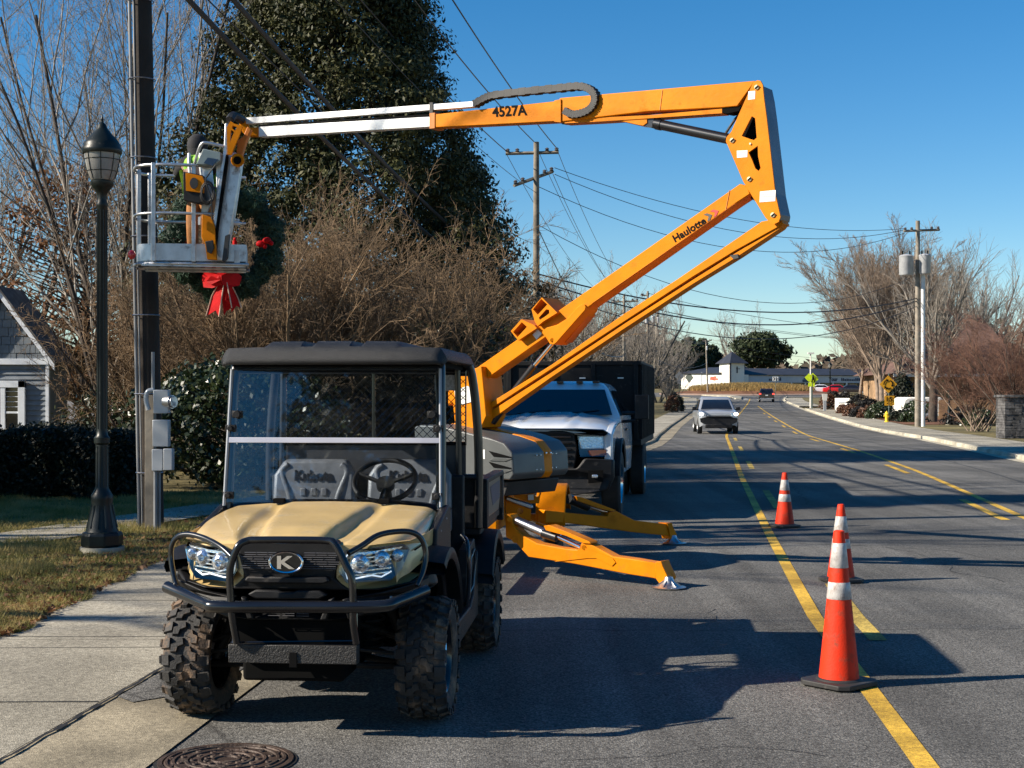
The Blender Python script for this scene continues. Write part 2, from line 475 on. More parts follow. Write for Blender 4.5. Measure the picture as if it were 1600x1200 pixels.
# pavements
sw = lambda Y: float(np.interp(Y, [10.0, 10.3, 13.5, 20, 200], [1.5, 1.5, 1.75, 1.6, 1.6]))
strip("pavement_left", lambda Y: c_left(Y) - sw(Y), c_left, 9.9, 190, lambda Y: hc(Y) - .002, M_conc)
mb = MB(); rows = []
for Y in ys_between(-60, 9.9):
    rows.append([(-14.0, Y, .008), (-6, Y, .008), (c_left(Y) - .6, Y, .008), (c_left(Y), Y, .008)])
mb.grid(rows); tag(mb.build("driveway", M_conc, smooth=0, recalc=False), kind="structure")
strip("pavement_right", lambda Y: c_right(Y) + .0, lambda Y: c_right(Y) + 2.3, -60, 133, .128, M_conc)
strip("pavement_right_far", lambda Y: c_right(Y), lambda Y: c_right(Y) + 2.2, 143, 188, .128, M_conc)
# joints in the slabs (dark, dirt filled)
mb = MB()
def groove(a, b, w, z0=.003):
    a = Vector(a); b = Vector(b); d = (b - a).normalized(); nn = Vector((-d.y, d.x, 0)) * w / 2
    up = Vector((0, 0, z0)); mb.add([a - nn + up, b - nn + up, b + nn + up, a + nn + up], [(0, 1, 2, 3)])
random.seed(5)
prev = None
Y = 3.0
while Y < 12:                                     # ragged seam between slab and gutter
    p = Vector((c_left(Y) + .03 + random.uniform(-.008, .008), Y, max(hc(Y), .013) + .0))
    if prev is not None: groove(prev, p, random.uniform(.018, .036), .002)
    prev = p; Y += .12
groove((c_left(7.85), 7.88, .009), (-14, 7.70, .009), .016, .002)
for yy in (9.6, 4.6): groove((c_left(yy), yy, .009), (-14, yy - .3, .009), .01, .002)
for i in range(9, 60):
    yy = 10 + (i - 9) * 1.6
    groove((c_left(yy) , yy, hc(yy)), (c_left(yy) - sw(yy), yy, hc(yy)), .012, .002)
for i in range(60):
    yy = 16 + i * 1.9
    groove((c_right(yy) + .1, yy, g(yy) + .13), (c_right(yy) + 2.2, yy, g(yy) + .13), .02, .002)
tag(mb.build("pavement_joints", M_tar, smooth=0, recalc=False), kind="structure")
# dark asphalt-coloured patch in the gutter and a thin crack line in the asphalt
mb = MB()
mb.add([(-2.22, 8.0, .012), (-2.10, 7.86, .012), (-1.72, 8.22, .012), (-1.66, 9.0, .012), (-1.95, 9.25, .012), (-2.13, 8.9, .012)], [(0, 1, 2, 3, 4, 5)])
tag(mb.build("gutter_patch", M_asph, smooth=0, recalc=False), kind="structure")

# lawns, raised beside the pavements
strip("lawn_left", lambda Y: -90, lambda Y: c_left(Y) - sw(Y), 9.95, 196, lambda Y: hc(Y) + .02, M_soil, ncol=10, zb=lambda Y: hc(Y) - .01)
strip("lawn_right", lambda Y: c_right(Y) + 2.3, lambda Y: 130, -60, 190, .12, M_soil, ncol=6)
# path across the left lawn
mb = MB(); rows = []
pa = [(-12.0, 10.5), (-8.0, 13.8), (-5.6, 16.1), (-4.3, 20.4), (-2.5, 26.0), (-.9, 31)]
for i, (x, y) in enumerate(pa):
    d = Vector(pa[min(i + 1, 5)]) - Vector(pa[max(i - 1, 0)]); n = Vector((-d.y, d.x)).normalized() * .55
    rows.append([(x - n.x, y - n.y, .105), (x + n.x, y + n.y, .105)])
    rows[-1] = [(x + n.x, y + n.y, .106), (x - n.x, y - n.y, .106)]
mb.grid(rows); tag(mb.build("path", M_conc, smooth=0, recalc=False), kind="structure")
strip("mulch_bed", lambda Y: c_right(Y) + 2.35, lambda Y: c_right(Y) + 7, 80, 130, .14, M_mulch)

# road markings
def line(name, f, off, w, y0, y1, mat, z=.005):
    return strip(name, lambda Y: f(Y) + off - w / 2, lambda Y: f(Y) + off + w / 2, y0, y1, z, mat, step=4.0)
line("centre_line_left", x_left, 0, .115, -30, 188, M_paint)
line("centre_line_right", x_right, 0, .12, -30, 150, M_paint)
def dashes(name, f, off, w, segs, mat, z=.005):
    mb = MB()
    for (a, b) in segs:
        rows = []
        for Y in ys_between(a, b): rows.append([(f(Y) + off - w / 2, Y, g(Y) + z), (f(Y) + off + w / 2, Y, g(Y) + z)])
        mb.grid(rows)
    tag(mb.build(name, mat, smooth=0, recalc=False), kind="structure")
dashes("dashed_line_left", x_left, .32, .125, [(9.9, 12.9), (21.6, 25.8), (33.5, 37.5), (45, 49), (56, 60), (-1, 2.2)], M_paintf)
dashes("dashed_line_right", x_right, -.34, .13, [(19.6, 23.5), (31.5, 35.5), (43, 47), (55, 59), (67, 71), (79, 83), (91, 95), (103, 107), (115, 119), (8, 12)], M_paint)
# tar sealed cracks, a lane seam and tyre marks in the asphalt
mb = MB(); rc = random.Random(12)
def crack(x, y, ang, L_, w):
    p = Vector((x, y, .003)); k = int(L_ / .10)
    for i in range(k):
        ang += rc.gauss(0, .28); q = p + Vector((math.cos(ang), math.sin(ang), 0)) * .10
        if not (c_left(q.y) + GW + .05 < q.x < c_right(q.y) - .6): break
        q.z = g(q.y) + .003; groove(p, q, w * rc.uniform(.5, 1.3), .0); p = q
for a in [(.6, 9.4, 1.5, 2.6, .006), (.7, 10.6, .2, 1.6, .005), (-1.35, 8.9, .9, 1.2, .008), (.1, 6.6, .8, 1.5, .005), (3.4, 7.6, 2.0, 3.0, .006), (4.5, 13, 1.2, 6, .009), (1.6, 17, 2.6, 3, .009), (6.5, 18, .3, 5, .012), (5.5, 26, 1.4, 9, .014), (9, 33, 1.3, 10, .02), (3, 30, 1.3, 9, .016)]: crack(*a)
tag(mb.build("asphalt_cracks", M_tar, smooth=0, recalc=False), kind="structure")
mb = MB()
for off, (ya, yb) in ((1.55, (14, 60)), (1.62, (60, 110))):
    rows = [[(x_right(Y) + off, Y, g(Y) + .0025), (x_right(Y) + off + .035, Y, g(Y) + .0025)] for Y in ys_between(ya, yb, 3)]; mb.grid(rows)
tag(mb.build("lane_seam", M_tar, smooth=0, recalc=False), kind="structure")
M_skidm = surf_mat("tyre_mark", [(.3, (.03, .03, .03)), (.7, (.085, .083, .078))], 20, bump=.3)
mb = MB()
for cx_, cy_, r_, a0, a1 in ((26, 118, 7.5, 200, 330), (26, 118, 9.0, 205, 325), (18.5, 84, 6.0, 150, 265), (18.5, 84, 7.3, 150, 262)):
    rows = []
    for i in range(25):
        a = R(a0 + (a1 - a0) * i / 24); rows.append([(cx_ + (r_ + w) * math.cos(a) * .6, cy_ + (r_ + w) * 2.4 * math.sin(a), g(cy_ + (r_ + w) * 2.4 * math.sin(a)) + .004) for w in (0, .22)])
    mb.grid(rows)
tag(mb.build("tyre_marks", M_skidm, smooth=0, recalc=False), kind="structure")
# yield bars and splitter island at the roundabout
mb = MB()
for i in range(6):
    x = 24.6 + i * 1.15; z = g(187) + .02; mb.add([(x, 186, g(186) + .008), (x + .7, 186, g(186) + .008), (x + .75, 188.5, g(188.5) + .008), (x + .05, 188.5, g(188.5) + .008)], [(0, 1, 2, 3)])
tag(mb.build("yield_bars", M_white, smooth=0, recalc=False), kind="structure")
mb = MB()
isl = [at(1141, 0, 196).xy, at(1150, 0, 186).xy, at(1158, 0, 186).xy, at(1160, 0, 196).xy, at(1138, 0, 206).xy, at(1096, 0, 208).xy]
mb.slab([(p[0], p[1], g(p[1]) + .16) for p in isl], (0, 0, -.3), key=[tuple(p) for p in isl])
tag(mb.build("traffic_island", M_curb, smooth=0), kind="structure")
# circulating road and cross street
strip("roundabout_road", lambda Y: -60 if Y < 201 or Y > 219 else -60, lambda Y: 130, 195.5, 229, .006, M_asph)
mb = MB()
def disc(cx, cy, r, z0, n=48, z1=0.0):
    return [(cx + r * math.cos(2 * PI * i / n), cy + r * math.sin(2 * PI * i / n)) for i in range(n)]
# ------------------------------------------------------------------ vegetation
def seg_arrays(segs, sides):
    """segs: array (n,8) p0 p1 r0 r1 -> V, F of open tapered prisms"""
    S = np.asarray(segs, dtype=np.float64)
    p0 = S[:, 0:3]; p1 = S[:, 3:6]; r0 = S[:, 6]; r1 = S[:, 7]
    d = p1 - p0; L = np.linalg.norm(d, axis=1, keepdims=True); d = d / np.maximum(L, 1e-9)
    a = np.where(np.abs(d[:, 2:3]) < .9, np.array([[0, 0, 1.0]]), np.array([[1.0, 0, 0]]))
    x = np.cross(d, a); x /= np.linalg.norm(x, axis=1, keepdims=True); y = np.cross(d, x)
    n = len(S); V = np.zeros((n, 2 * sides, 3))
    for j in range(sides):
        t = 2 * PI * j / sides; o = x * math.cos(t) + y * math.sin(t)
        V[:, j] = p0 + o * r0[:, None]; V[:, sides + j] = p1 + o * r1[:, None]
    base = (np.arange(n) * 2 * sides)[:, None]
    Fs = []
    for j in range(sides):
        j2 = (j + 1) % sides
        Fs.append(np.concatenate([base + j, base + j2, base + sides + j2, base + sides + j], axis=1))
    return V.reshape(-1, 3), np.concatenate(Fs)

def unit(v): return v / (np.linalg.norm(v) + 1e-9)
def grow_tree(seed, levels, stems, up=0.25, wander=0.12, gnarl=None):
    """levels: list of dict(len, n_child, angle, nseg, ratio); stems: [(p, dir, length, radius)]; returns segs by level"""
    rg = np.random.default_rng(seed)
    out = [[] for _ in levels]
    def rec(p, d, L, r, lv):
        P = levels[lv]; ns = P['nseg']; sl = L / ns; last = lv == len(levels) - 1
        pts = [p]; dirs = [d]; rr = [r]
        re = r * P.get('end', 0.35)
        for i in range(ns):
            w = P.get('wander', wander)
            d = unit(d + rg.normal(0, w, 3) + np.array([0, 0, P.get('up', up) / ns]))
            p = p + d * sl; r2 = r + (re - r) * (i + 1) / ns
            out[lv].append((*pts[-1], *(p + d * rr[-1] * .4), rr[-1], r2))
            pts.append(p); dirs.append(d); rr.append(r2)
        if last: return
        Q = levels[lv + 1]; nc = P['n']
        for k in range(nc):
            t = P.get('t0', .25) + (1 - P.get('t0', .25)) * (k + rg.uniform(.1, .9)) / nc
            t = min(t, .999); i = int(t * ns); f = t * ns - i
            q = pts[i] + (pts[i + 1] - pts[i]) * f; dd = dirs[i + 1]
            o = unit(np.cross(dd, rg.normal(0, 1, 3))); ang = P['ang'] * rg.uniform(.7, 1.3)
            nd = unit(dd * math.cos(ang) + o * math.sin(ang))
            ll = Q['len'] * L * (1 - P.get('taper', .45) * t) * rg.uniform(.75, 1.2)
            rad = (rr[i] + (rr[i + 1] - rr[i]) * f) * Q['rad']
            rec(q, nd, ll, max(rad, Q.get('rmin', .003)), lv + 1)
    for (p, d, L, r) in stems: rec(np.array(p, float), unit(np.array(d, float)), L, r, 0)
    return out

def tree_object(name, label, segs, mat, loc=(0, 0, 0), sides=(8, 6, 4, 3, 3, 3), split=1, group=None, cat='tree', matb=None, rz=0, scale=1):
    """trunk = first `split` levels, branches = the rest"""
    root = thing(name, label, cat, loc, rz, group)
    root.scale = (scale, scale, scale)
    def mk(nm, lv, m):
        Vs = []; Fs = []; b = 0; 
        for i in lv:
            if not segs[i]: continue
            s = sides[i]; V, Fq = seg_arrays(segs[i], s); Vs.append(V); Fs.append(Fq + b); b += len(V)
        if Vs: return np_mesh(nm, np.concatenate(Vs), np.concatenate(Fs), m, root, smooth=True)
    mk("trunk", range(split), mat)
    mk("crown", range(split, len(segs)), matb or mat)
    return root

M_bark = pm("bark_grey", (.10, .085, .065), .9, var=.35, vscale=6, bump=.5)
M_twig = pm("twig_grey", (.21, .185, .155), .85, var=.3, vscale=3)
M_twig_pale = pm("twig_pale", (.20, .15, .11), .85, var=.3, vscale=3)
M_barkd = pm("bark_dark", (.055, .042, .032), .9, var=.35, vscale=6, bump=.5)
M_twigb = pm("twig_brown", (.175, .115, .063), .85, var=.45, vscale=1.2)
M_twigr = pm("twig_russet", (.13, .065, .042), .85, var=.4, vscale=1.2)

def leaf_mat(name, c1, c2, rough=.35, trans=.25, spec=.5):
    m = bpy.data.materials.new(name); m.use_nodes = True
    nt = m.node_tree; N = nt.nodes; Lk = nt.links; b = N["Principled BSDF"]
    tc = N.new("ShaderNodeTexCoord"); nz = N.new("ShaderNodeTexNoise"); nz.inputs["Scale"].default_value = 2.2; nz.inputs["Detail"].default_value = 8; nz.inputs["Roughness"].default_value = .8
    Lk.new(tc.outputs["Object"], nz.inputs["Vector"])
    r = N.new("ShaderNodeValToRGB"); r.color_ramp.elements[0].position = .38; r.color_ramp.elements[1].position = .66
    r.color_ramp.elements[0].color = (*c1, 1); r.color_ramp.elements[1].color = (*c2, 1)
    Lk.new(nz.outputs["Fac"], r.inputs[0]); Lk.new(r.outputs[0], b.inputs["Base Color"])
    b.inputs["Roughness"].default_value = rough; b.inputs["Specular IOR Level"].default_value = spec
    if trans > 0:
        tl = N.new("ShaderNodeBsdfTranslucent"); mx = N.new("ShaderNodeMixShader"); mx.inputs[0].default_value = trans
        Lk.new(r.outputs[0], tl.inputs[0]); Lk.new(b.outputs[0], mx.inputs[1]); Lk.new(tl.outputs[0], mx.inputs[2]); Lk.new(mx.outputs[0], N["Material Output"].inputs[0])
    MATS[name] = m; return m
M_magn = leaf_mat("magnolia_leaf", (.010, .017, .005), (.085, .082, .026), .55, .08, .22)
M_holly = leaf_mat("holly_leaf", (.010, .020, .006), (.045, .062, .018), .35, .1)
M_pine = leaf_mat("pine_needles", (.012, .022, .010), (.05, .062, .025), .6, .1, .2)
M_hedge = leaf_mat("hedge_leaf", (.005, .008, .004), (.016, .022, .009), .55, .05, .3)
M_box = leaf_mat("shrub_leaf", (.03, .035, .010), (.11, .10, .035), .5, .15)
M_redl = leaf_mat("shrub_leaf_red", (.06, .02, .012), (.15, .07, .025), .5, .15)
M_deadl = leaf_mat("dead_leaf", (.10, .035, .012), (.26, .13, .05), .7, .3)
M_grassb = leaf_mat("grass_blade", (.085, .115, .02), (.52, .385, .16), .6, .3, .2)
M_strawg = leaf_mat("dry_grass", (.40, .26, .09), (.66, .46, .18), .7, .3, .2)

def leaves(rg, P, N_, size, aspect=.42, jitter=.9):
    """P centres (n,3), N_ preferred outward normal (n,3) -> bent quads (2 tris as one quad diamond)"""
    n = len(P)
    d = N_ + rg.normal(0, jitter, (n, 3)); d /= np.linalg.norm(d, axis=1, keepdims=True)
    u = np.cross(d, rg.normal(0, 1, (n, 3))); u /= np.linalg.norm(u, axis=1, keepdims=True)
    w = np.cross(d, u)
    s = size * rg.uniform(.6, 1.25, (n, 1))
    V = np.stack([P - u * s * .5, P + w * s * aspect * .5 + u * s * .05, P + u * s * .5, P - w * s * aspect * .5 + u * s * .05], axis=1)
    Fq = np.arange(n * 4).reshape(-1, 4)
    return V.reshape(-1, 3), Fq

def crown_points(rg, ncl, per, shape, clump, depth, radius, ch):
    """shape(theta, t)->radius at height t (0..1) ; returns unit-ish points & normals in a crown of height 1"""
    Ps = []; Ns = []
    t = rg.uniform(0, 1, ncl) ** .85; th = rg.uniform(0, 2 * PI, ncl)
    rad = np.array([shape(a, b) for a, b in zip(th, t)])
    rr = rad * (1 - depth * rg.uniform(0, 1, ncl) ** 1.6)
    C = np.stack([np.cos(th) * rr, np.sin(th) * rr, t], 1)
    for i in range(ncl):
        k = int(per * rg.uniform(.5, 1.5)); cs = clump * rg.uniform(.55, 1.4)
        q = rg.normal(0, 1, (k, 3)); q /= np.linalg.norm(q, axis=1, keepdims=True)
        q[:, 2] *= .75
        Ps.append(C[i] * np.array([radius, radius, ch]) + q * cs * rg.uniform(.35, 1, (k, 1))); Ns.append(q + np.array([math.cos(th[i]), math.sin(th[i]), .5]) * .5)
    return np.concatenate(Ps), np.concatenate(Ns), C

def leafy_tree(name, label, loc, height, radius, ncl, per, clump, lsize, mat, shape, seed, trunk_h=1.0, trunk_r=.2, group=None, cat='tree', aspect=.42, depth=.35, branches=True, jitter=.9, bark=None, rz=0):
    rg = np.random.default_rng(seed)
    root = thing(name, label, cat, loc, rz, group)
    ch = height - trunk_h
    P, Nn, C = crown_points(rg, ncl, per, lambda a, t: shape(a, t), clump, depth, radius, ch)
    P = P + np.array([0, 0, trunk_h])
    V, Fq = leaves(rg, P, Nn, lsize, aspect, jitter)
    np_mesh("crown", V, Fq, mat, root)
    if branches:
        segs = [(0, 0, -.1, 0, 0, height * .5, trunk_r, trunk_r * .6), (0, 0, height * .5, 0, 0, height * .93, trunk_r * .6, trunk_r * .12)]
        for i in range(0, ncl, max(1, ncl // 140)):
            c = C[i]; q = np.array([c[0] * radius, c[1] * radius, c[2] * ch + trunk_h]); z0 = max(trunk_h * .6, q[2] - .35 * math.hypot(q[0], q[1]))
            segs.append((0, 0, z0, *q, trunk_r * .25 * (1 - .6 * c[2]), .012))
        V, Fq = seg_arrays(segs, 6); np_mesh("trunk", V, Fq, bark or M_barkd, root, smooth=True)
    return root

# -------- magnolia: dense, glossy, cone shaped, behind the boom
def mag_shape(a, t):
    r = (1 - t) ** .80 * (1 - .35 * max(0, .12 - t) / .12)
    return r * (1 + .13 * math.sin(3 * a + 9 * t) + .10 * math.sin(7 * a - 23 * t) + .08 * math.sin(31 * t + 2 * a)) + .04
leafy_tree("magnolia_tree", "huge dense dark green magnolia with glossy leaves, rising out of the frame behind the boom", (-4.8, 38, .1), 17.5, 5.5, 3000, 100, .52, .145, M_magn, mag_shape, 11, trunk_h=.4, trunk_r=.35, jitter=.7, depth=.4)

leafy_tree("magnolia_tree", "smaller dark magnolia boughs right of the huge one, beside the middle utility pole", (-1.5, 41, .1), 8.6, 3.2, 460, 70, .5, .165, M_magn, mag_shape, 12, trunk_h=.4, trunk_r=.2, jitter=.8, depth=.6)
# -------- bare shade trees
LV_TALL = [dict(nseg=5, n=9, ang=.50, t0=.12, wander=.05, up=.15, taper=.25, end=.45),
           dict(len=.62, rad=.55, nseg=6, n=9, ang=.50, t0=.15, wander=.07, up=.35, taper=.4),
           dict(len=.45, rad=.5, nseg=5, n=7, ang=.55, t0=.2, wander=.10, up=.3),
           dict(len=.42, rad=.5, nseg=4, n=5, ang=.6, t0=.2, wander=.12, up=.2, rmin=.006),
           dict(len=.45, rad=.55, nseg=3, n=0, ang=.6, wander=.14, up=.2, rmin=.004)]
def fan_stems(rg, n, L, r, spread, base=.3):
    out = []
    for i in range(n):
        a = 2 * PI * (i + rg.uniform(-.3, .3)) / n; s = spread * rg.uniform(.6, 1.2)
        out.append(((math.cos(a) * base, math.sin(a) * base, 0), (math.cos(a) * s, math.sin(a) * s, 1), L * rg.uniform(.85, 1.1), r * rg.uniform(.7, 1.1)))
    return out
rg = np.random.default_rng(3)
tree_object("bare_tree", "tall bare multi-stemmed tree behind the wooden pole and the street lamp", grow_tree(3, LV_TALL, fan_stems(rg, 8, 12.5, .085, .26)), M_barkd, (-10.6, 39, .1), split=1, matb=M_twig)
rg = np.random.default_rng(8)
LV_T2 = [dict(l) for l in LV_TALL]; LV_T2[3] = dict(LV_T2[3], n=4)
wt = grow_tree(14, LV_T2, fan_stems(rg, 5, 11.5, .13, .42))
tree_object("bare_tree", "bare tree with wide low limbs above the grey house gable, at the left edge", wt, M_barkd, (-17.5, 47, .1), split=1, matb=M_twig)
# bare trees beyond the frame on the left, whose shadows fall across road and lawn
LV_SH = [dict(l) for l in LV_TALL[:4]]; LV_SH[1]['n'] = 8; LV_SH[2]['n'] = 4; LV_SH[3] = dict(LV_SH[3], n=0)
wt2 = grow_tree(31, LV_SH, fan_stems(rg, 4, 9.5, .16, .4))
sh0 = tree_object("bare_tree", "bare street tree beyond the left edge of the frame, its shadow streaking the road", wt2, M_barkd, (-15.5, 11.0, 0), split=1, matb=M_twig, group="bare trees beyond the left edge")
for (x, y, a, s) in [(-18, 15.5, 1.0, 1.3), (-19.5, 20.0, 3.2, 1.35), (-22, 27.5, .7, 1.1), (-24, 45, 3.9, 1.1)]:
    c = copy_tree(sh0); c.location = (x, y, 0); c.rotation_euler = (0, 0, a); c.scale = (s, s, s)
leafy_tree("evergreen_tree", "broad evergreen beyond the left edge that shades the hedge", (-13.2, 18.9, .1), 13.5, 2.7, 520, 45, .7, .35, M_magn, mag_shape, 21, trunk_h=.3, jitter=.9, group=None)

leafy_tree("evergreen_tree", "tall evergreen behind the photographer that mirrors in the windshield", (-7.5, -17, 0), 13, 4.0, 500, 45, .8, .35, M_magn, mag_shape, 22, trunk_h=.3, jitter=.9)
c = copy_tree(sh0); c["label"] = "bare tree behind the photographer, mirrored in the windshield"; del c["group"]; c.location = (-2.0, -14, 0); c.rotation_euler = (0, 0, 2.9); c.scale = (1.2,) * 3
# -------- the brown thicket of twigs under the magnolia
LV_BUSH = [dict(nseg=6, n=9, ang=.45, t0=.2, wander=.10, up=.1, taper=.3, end=.4),
           dict(len=.50, rad=.5, nseg=5, n=8, ang=.60, t0=.1, wander=.16, up=.05, taper=.4),
           dict(len=.48, rad=.55, nseg=4, n=6, ang=.75, t0=.1, wander=.22, up=.0, rmin=.006),
           dict(len=.5, rad=.6, nseg=3, n=0, ang=.7, wander=.28, up=-.05, rmin=.005)]
rg = np.random.default_rng(17)
def bush_stems(n, L, r, spread, base):
    out = []
    for i in range(n):
        a = rg.uniform(0, 2 * PI); s = spread * rg.uniform(.1, 1.3) ; b = base * rg.uniform(0, 1)
        out.append(((math.cos(a) * b, math.sin(a) * b, 0), (math.cos(a) * s, math.sin(a) * s, 1), L * rg.uniform(.8, 1.15), r * rg.uniform(.6, 1.2)))
    return out
tree_object("crape_myrtle", "wide brown leafless thicket below the magnolia, right of the wreath", grow_tree(51, LV_BUSH, bush_stems(58, 4.3, .05, .85, 1.0)), M_twigb, (-4.9, 29.5, .1), split=1, matb=M_twigb, cat="shrub")
tree_object("crape_myrtle", "brown leafless crape myrtle thicket directly above the cab cage of the utility vehicle", grow_tree(52, LV_BUSH, bush_stems(50, 4.2, .05, .85, .9)), M_twigb, (-1.9, 30.5, .1), split=1, matb=M_twigb, cat="shrub")
tree_object("crape_myrtle", "sparse brown thicket behind the wooden pole and the meter boxes", grow_tree(53, LV_BUSH, bush_stems(22, 3.8, .04, .38, .7)), M_barkd, (-8.0, 31.5, .1), split=1, matb=M_twigb, cat="shrub")
# russet dead leaves among the trees left of the pole
rg = np.random.default_rng(23)
def blob_shape(a, t): return math.sqrt(max(0.02, 1 - (2 * t - 1) ** 2)) * (1 + .15 * math.sin(3 * a + 7 * t) + .08 * math.sin(9 * a))
leafy_tree("russet_tree", "tree still holding russet dead leaves beyond the lamp post", (-13.2, 44, .1), 8.5, 4.6, 260, 24, .9, .22, M_deadl, blob_shape, 24, trunk_h=1.5, depth=.9)
leafy_tree("holly_bush", "broad dark holly with small glossy leaves behind the windshield frame and meter post", (-5.0, 26.0, .1), 2.1, 2.0, 300, 60, .42, .11, M_holly, blob_shape, 25, trunk_h=0, trunk_r=.05, cat="shrub", depth=.5, aspect=.6)
leafy_tree("holly_bush", "dark holly seen through the cab beside the truck box", (-1.2, 31.0, .1), 3.2, 2.2, 240, 50, .45, .13, M_holly, blob_shape, 26, trunk_h=0, trunk_r=.05, cat="shrub", depth=.5, aspect=.6)
leafy_tree("holly_bush", "low rounded evergreen behind the wooden pole, below the bare limbs", (-9.2, 33, .1), 1.7, 1.1, 100, 40, .42, .13, M_holly, blob_shape, 27, trunk_h=0, trunk_r=.05, cat="shrub", depth=.5)
# hedge in front of the house
rg = np.random.default_rng(29)
n = 42000
x = rg.uniform(-12.6, -6.35, n); bulge = .09 * np.sin(x * 3.1) + .07 * np.sin(x * 7.7)
yy = rg.uniform(22.7, 24.2, n); zz = rg.uniform(.1, 1.13, n) + bulge * .4
face = rg.integers(0, 3, n)
yy = np.where(face == 0, 22.7 + rg.normal(0, .07, n) + bulge, yy); zz = np.where(face == 1, 1.10 + rg.normal(0, .05, n) + bulge * .5, zz)
x = np.where((face == 2) & (rg.uniform(0, 1, n) < .4), -6.3 + rg.normal(0, .08, n), x)
V, Fq = leaves(rg, np.stack([x, yy, zz], 1), np.tile(np.array([0, -.6, .5]), (n, 1)), .075, .6)
hroot = thing("hedge", "long clipped dark hedge in shade below the house window", "hedge", (-9.4, 23.4, .1))
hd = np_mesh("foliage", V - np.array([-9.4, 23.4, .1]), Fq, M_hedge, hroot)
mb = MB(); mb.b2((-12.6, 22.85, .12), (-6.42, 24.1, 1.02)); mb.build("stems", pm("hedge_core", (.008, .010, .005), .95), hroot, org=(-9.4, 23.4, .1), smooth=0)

# -------- grass blades on the near lawn, fallen leaves
rg = np.random.default_rng(41)
def in_lawn(x, y): 
    e = np.interp(y, [10, 11.5, 13.5, 20, 30], [c_left(a) - sw(a) for a in (10, 11.5, 13.5, 20, 30)]) 
    return x < e + .03 + .05 * np.sin(y * 5.0) + .03 * np.sin(y * 13)
n = 230000
yy = 9.9 + 14 * rg.uniform(0, 1, n) ** 1.5; lo = -.36 * yy - .6
x = lo + (rg.uniform(0, 1, n)) * (-1.8 - lo)
ok = in_lawn(x, yy)
px_ = np.array([p[0] for p in pa]); py_ = np.array([p[1] for p in pa])
pathy = np.interp(x, px_, py_); ok &= np.abs(yy - pathy) > (.62 + .1 * np.sin(x * 6))
patch = np.sin(x * 2.1 + 1.3 * np.sin(yy * 1.7)) + np.sin(yy * 2.9 + x)
ok &= rg.uniform(-2.6, 2.0, n) < patch + .9
x = x[ok]; yy = yy[ok]; n = len(x)
hh = rg.uniform(.02, .07, n) * (1 + .7 * (patch[ok] > .6)); wd = rg.uniform(.003, .006, n); a = rg.uniform(0, 2 * PI, n)
z0 = np.interp(yy, [9.8, 14.0], [.0095, .075]) - .005
lean = rg.normal(0, .035, (n, 2))
b0 = np.stack([x - np.cos(a) * wd, yy - np.sin(a) * wd, z0], 1); b1 = np.stack([x + np.cos(a) * wd, yy + np.sin(a) * wd, z0], 1)
tp = np.stack([x + lean[:, 0], yy + lean[:, 1], z0 + hh], 1)
V = np.stack([b0, b1, tp], 1).reshape(-1, 3)
gr = np_mesh("grass", V, np.arange(n * 3).reshape(-1, 3), M_grassb); tag(gr, "patchy winter grass, green and straw coloured, on the left verge", "grass", kind="stuff")
n = 3800
yy = 10 + 13 * rg.uniform(0, 1, n) ** 1.4; x = np.array([c_left(b) - sw(b) for b in yy]) - np.abs(rg.normal(0, .9, n)) + .08
z = np.interp(yy, [9.8, 14.0], [.0095, .075]) + .025
V, Fq = leaves(rg, np.stack([x, yy, z], 1), np.tile(np.array([0, 0, 1.0]), (n, 1)), .06, .6, .5)
tag(np_mesh("fallen_leaves", V, Fq, M_deadl), "dry brown leaves and straw along the edge of the verge", "leaves", kind="stuff")

# -------- distant trees
LV_FAR = [dict(nseg=4, n=10, ang=.55, t0=.15, wander=.06, up=.1, taper=.3, end=.4),
          dict(len=.6, rad=.5, nseg=4, n=8, ang=.5, t0=.15, wander=.10, up=.3, taper=.4),
          dict(len=.45, rad=.55, nseg=3, n=6, ang=.6, t0=.15, wander=.14, up=.2, rmin=.015),
          dict(len=.5, rad=.6, nseg=2, n=0, ang=.6, wander=.16, up=.1, rmin=.012)]
rg = np.random.default_rng(61)
farA = grow_tree(61, LV_FAR, fan_stems(rg, 4, 9.0, .18, .35)); farB = grow_tree(62, LV_FAR, fan_stems(rg, 5, 8.0, .15, .55))
fa = tree_object("bare_tree", "bare woodland tree just left of the widest far crossarm", farA, M_bark, (at(905, 0, 118).x, 118, 0), split=1, matb=M_twig, group="bare woodland trees behind the truck box")
fb = tree_object("bare_tree", "bare woodland tree directly behind the widest far crossarm", farB, M_bark, (at(945, 0, 125).x, 125, 0), split=1, matb=M_twig, group="bare woodland trees behind the truck box")
for i, (px, Y, s) in enumerate([(868, 110, .95), (925, 140, 1.05), (975, 130, .9), (1000, 150, 1.05), (1028, 165, .95), (888, 165, 1.2), (955, 170, 1.15), (845, 140, 1.1), (800, 120, 1.0), (1045, 190, .9)]):
    c = copy_tree(fa if i % 2 else fb); c.location = (at(px, 0, Y).x, Y, g(Y)); c.rotation_euler = (0, 0, i * 1.7); c.scale = (s, s, s)
    c["label"] = "bare woodland tree, " + ["fourth", "sixth", "tenth", "twelfth", "thirteenth", "fifth", "eighth", "third", "second", "last"][i] + " from the left in the row beyond the truck box"
